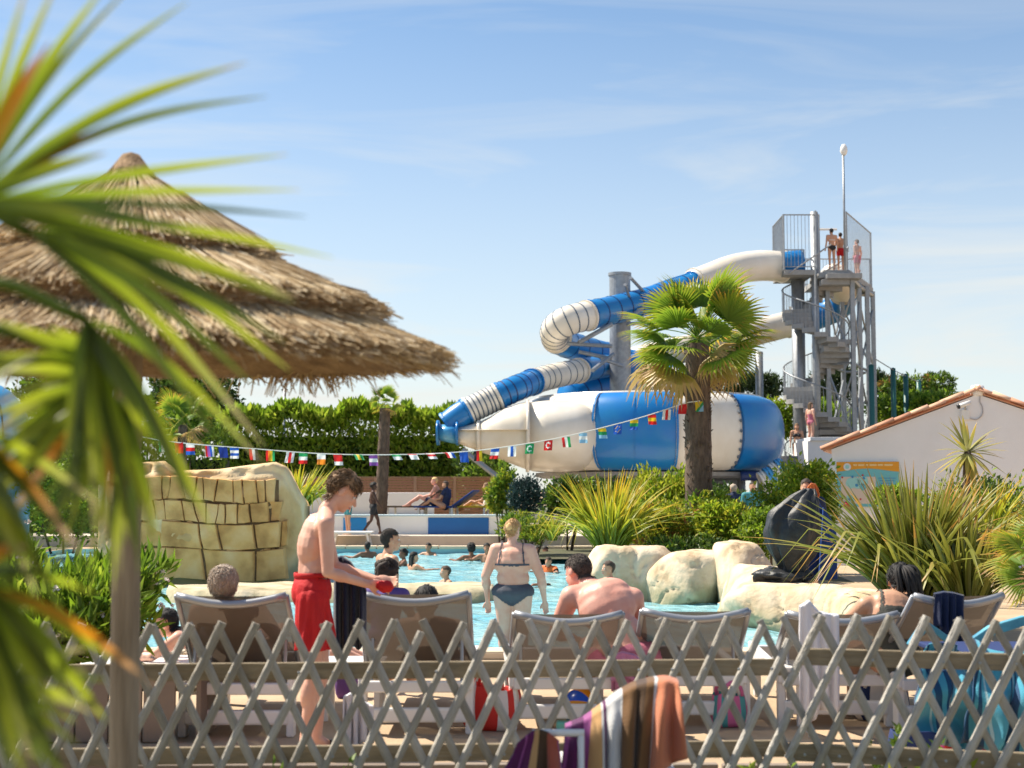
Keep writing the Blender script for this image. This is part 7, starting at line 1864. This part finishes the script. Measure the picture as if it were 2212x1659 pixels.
swimmer('swimmer in glasses left of the woman in the bikini', 1052, 1184, 32.5, 170, 'olive', 'black', 'short', k=.95)
swimmer('small swimmer half hidden behind the woman in the bikini', 1086, 1178, 35, 0, 'olive', 'black', 'short', k=.9)
swimmer('blond swimmer with head tilted near the rock island', 964, 1236, 25.4, 110, 'tan', 'dkbrown', 'short', k=.92, vs=.014)
swimmer('left of two dark haired swimmers by the far bank', 1160, 1189, 35, 180, 'olive', 'black', 'short', k=.9)
swimmer('right of two dark haired swimmers by the far bank', 1178, 1189, 35.4, 180, 'brown', 'black', 'short', k=.88)
swimmer('small child with an orange swim vest in the water', 1185, 1214, 28.5, 150, 'tan', 'dkbrown', 'short', k=.7, clothes=(('swim_vest', tee_p, .03, K_orange),))
swimmer('dark haired swimmer just right of the woman in the bikini', 1168, 1246, 24.6, 20, 'brown', 'black', 'short', k=.8, arms=False)
# ---- far bank
wk = dict(knL=(-.09, .16, .50), knR=(.09, -.06, .50), anL=(-.09, .24, .10), anR=(.09, -.30, .16), elL=(-.22, -.1, 1.13), wrL=(-.2, -.02, .9), elR=(.22, .1, 1.13), wrR=(.2, .24, .93))
person('dark skinned youth walking along the far poolside', (P(806, 1130, 38.75).x, 38.75, .30), R(-82), {a: Vector(b) * .83 for a, b in wk.items()}, k=.83, sk='dark', vs=.016, hair='black', hair_kind='curly', hands=False, clothes=(('swim_shorts', lambda c: shorts_p(c, .6), .015, K_black),))
person('person in light shorts at the far poolside beside the youth', (P(752, 1130, 38.8).x, 38.8, .30), R(120), None, k=.8, sk='tan', vs=.018, hair='dkbrown', hair_kind='short', hands=False, clothes=(('swim_shorts', shorts_p, .012, K_teal),))
def far_bed(label, px, Y, z, m_, rz):
    o = empty('far_sunbed', (P(px, 1100, Y).x, Y, z), R(rz), label=label, cat='sunbed')
    MB().box((0, .35, .30), (.62, 1.2, .05)).build('seat', m_, o, bevel=.01); MB().box((0, -.50, .52), (.62, .85, .05), Matrix.Rotation(R(-35), 3, 'X')).build('backrest', m_, o, bevel=.01)
    for sx in (-.27, .27):
        for yy in (-.2, .8): MB().box((sx, yy, .14), (.05, .05, .28)).build('leg', M_wplastic, o)
    return o
BZ = .74
far_bed('blue sunbed on the raised bed beyond the low wall', 968, 41, BZ, M_mat, 75); far_bed('yellow sunbed on the raised bed beyond the low wall', 1035, 41.2, BZ, mat('yellow_cloth', (.62, .45, .03), .8), 80); far_bed('grey sunbed at the left of the raised bed', 900, 41.4, BZ, M_sling, 70)
sit = dict(pelvis=(0, 0, .42), chest=(0, -.06, .72), neck=(0, -.05, .90), head=(0, .0, 1.03), shL=(-.17, -.05, .86), shR=(.17, -.05, .86), elL=(-.22, .08, .64), elR=(.22, .08, .64), wrL=(-.12, .3, .6), wrR=(.12, .3, .6), hipL=(-.09, .03, .42), hipR=(.09, .03, .42), knL=(-.1, .42, .60), knR=(.1, .42, .60), anL=(-.1, .75, .38), anR=(.1, .75, .38))
person('blond sunbather sitting up beyond the low wall', (P(938, 1100, 41).x, 41, BZ), R(85), sit, k=.95, sk='red', vs=.018, hair='blond', hair_kind='short', hands=False, clothes=(('swim_shorts', shorts_p, .012, K_navy),))
person('dark haired sunbather beside the blond one beyond the low wall', (P(962, 1104, 40.8).x, 40.8, BZ - .1), R(70), sit, k=.95, sk='tan', vs=.018, hair='dkbrown', hair_kind='buzz', hands=False, clothes=(('tee_shirt', tee_p, .012, K_navy),))
person('sunbather on the yellow sunbed beyond the low wall', (P(1050, 1104, 41.3).x, 41.3, BZ - .15), R(80), sit, k=.9, sk='tan', vs=.018, hair='brown', hair_kind='short', hands=False, clothes=(('swimsuit', suit_p, .012, K_white),))
# ---- walkers by the shrubs
person('person in a dark top seen from behind near the shrubs', (P(1585, 1100, 33).x, 33, 0), R(15), None, k=.97, sk='tan', vs=.018, hair='grey', hair_kind='short', hands=False, clothes=(('tee_shirt', tee_p, .02, K_navy), ('shorts', shorts_p, .018, K_char)))
person('person in sunglasses facing the pool near the shrubs', (P(1626, 1100, 32.6).x, 32.6, 0), R(185), None, k=1.0, sk='tan', vs=.018, hair='dkbrown', hair_kind='buzz', hands=False, clothes=(('tee_shirt', tee_p, .02, K_teal), ('shorts', shorts_p, .018, K_navy)))
pB, cB, _ = person('person with an orange towel behind the black cover', (P(1742, 1055, 19.6).x, 19.6, P(1742, 1054, 19.6).z - 1.585 * .98), R(160), None, k=.98, sk='tan', vs=.015, hair='dkbrown', hair_kind='short', hands=True, clothes=(('tee_shirt', tee_p, .02, K_navy),))
drape('orange_towel', 'orange towel over the shoulder of the person behind the cover', [1745, 1753, 1762, 1768], [1052, 1044, 1046, 1056], [1078, 1082, 1080, 1074], 19.35, solid('orange_terry', (.75, .20, .05)), .03, 8, backd=.05)
# ---- stair tower
pz = plat_z + .1
person('woman in a black swimsuit at the top of the tower', (P(1797, 560, 54.6).x, 54.6, pz), R(10), None, k=.95, sk='tan', vs=.02, hair='black', hair_kind='short', hands=False, female=True, clothes=(('bikini_brief', brief_p, .015, K_black), ('bikini_band', band_p, .012, K_white)))
person('person in red shorts at the top of the tower', (P(1816, 560, 55).x, 55.0, pz), R(0), None, k=.9, sk='tan', vs=.02, hair='dkbrown', hair_kind='short', hands=False, clothes=(('swim_shorts', shorts_p, .015, K_red),))
person('person waiting behind the right tower railing', (P(1852, 560, 57).x, 57, pz), R(40), None, k=.95, sk='fair', vs=.02, hair='brown', hair_kind='short', hands=False, clothes=(('swim_shorts', shorts_p, .015, K_pink),))
person('girl in a pink swimsuit halfway up the spiral stairs', (P(1752, 962, 53.6).x, 53.6, P(1752, 962, 53.6).z), R(-60), None, k=.95, sk='fair', vs=.02, hair='brown', hair_kind='long', hands=False, clothes=(('swimsuit', suit_p, .012, K_pink),))
person('woman in a black bikini at the foot of the tower stairs', (P(1722, 985, 53.4).x, 53.4, P(1722, 918, 53.4).z - 1.62), R(170), None, k=.98, sk='tan', vs=.02, hair='brown', hair_kind='long', hands=False, female=True, clothes=(('bikini_brief', brief_p, .012, K_black), ('bikini_band', band_p, .012, K_black)))
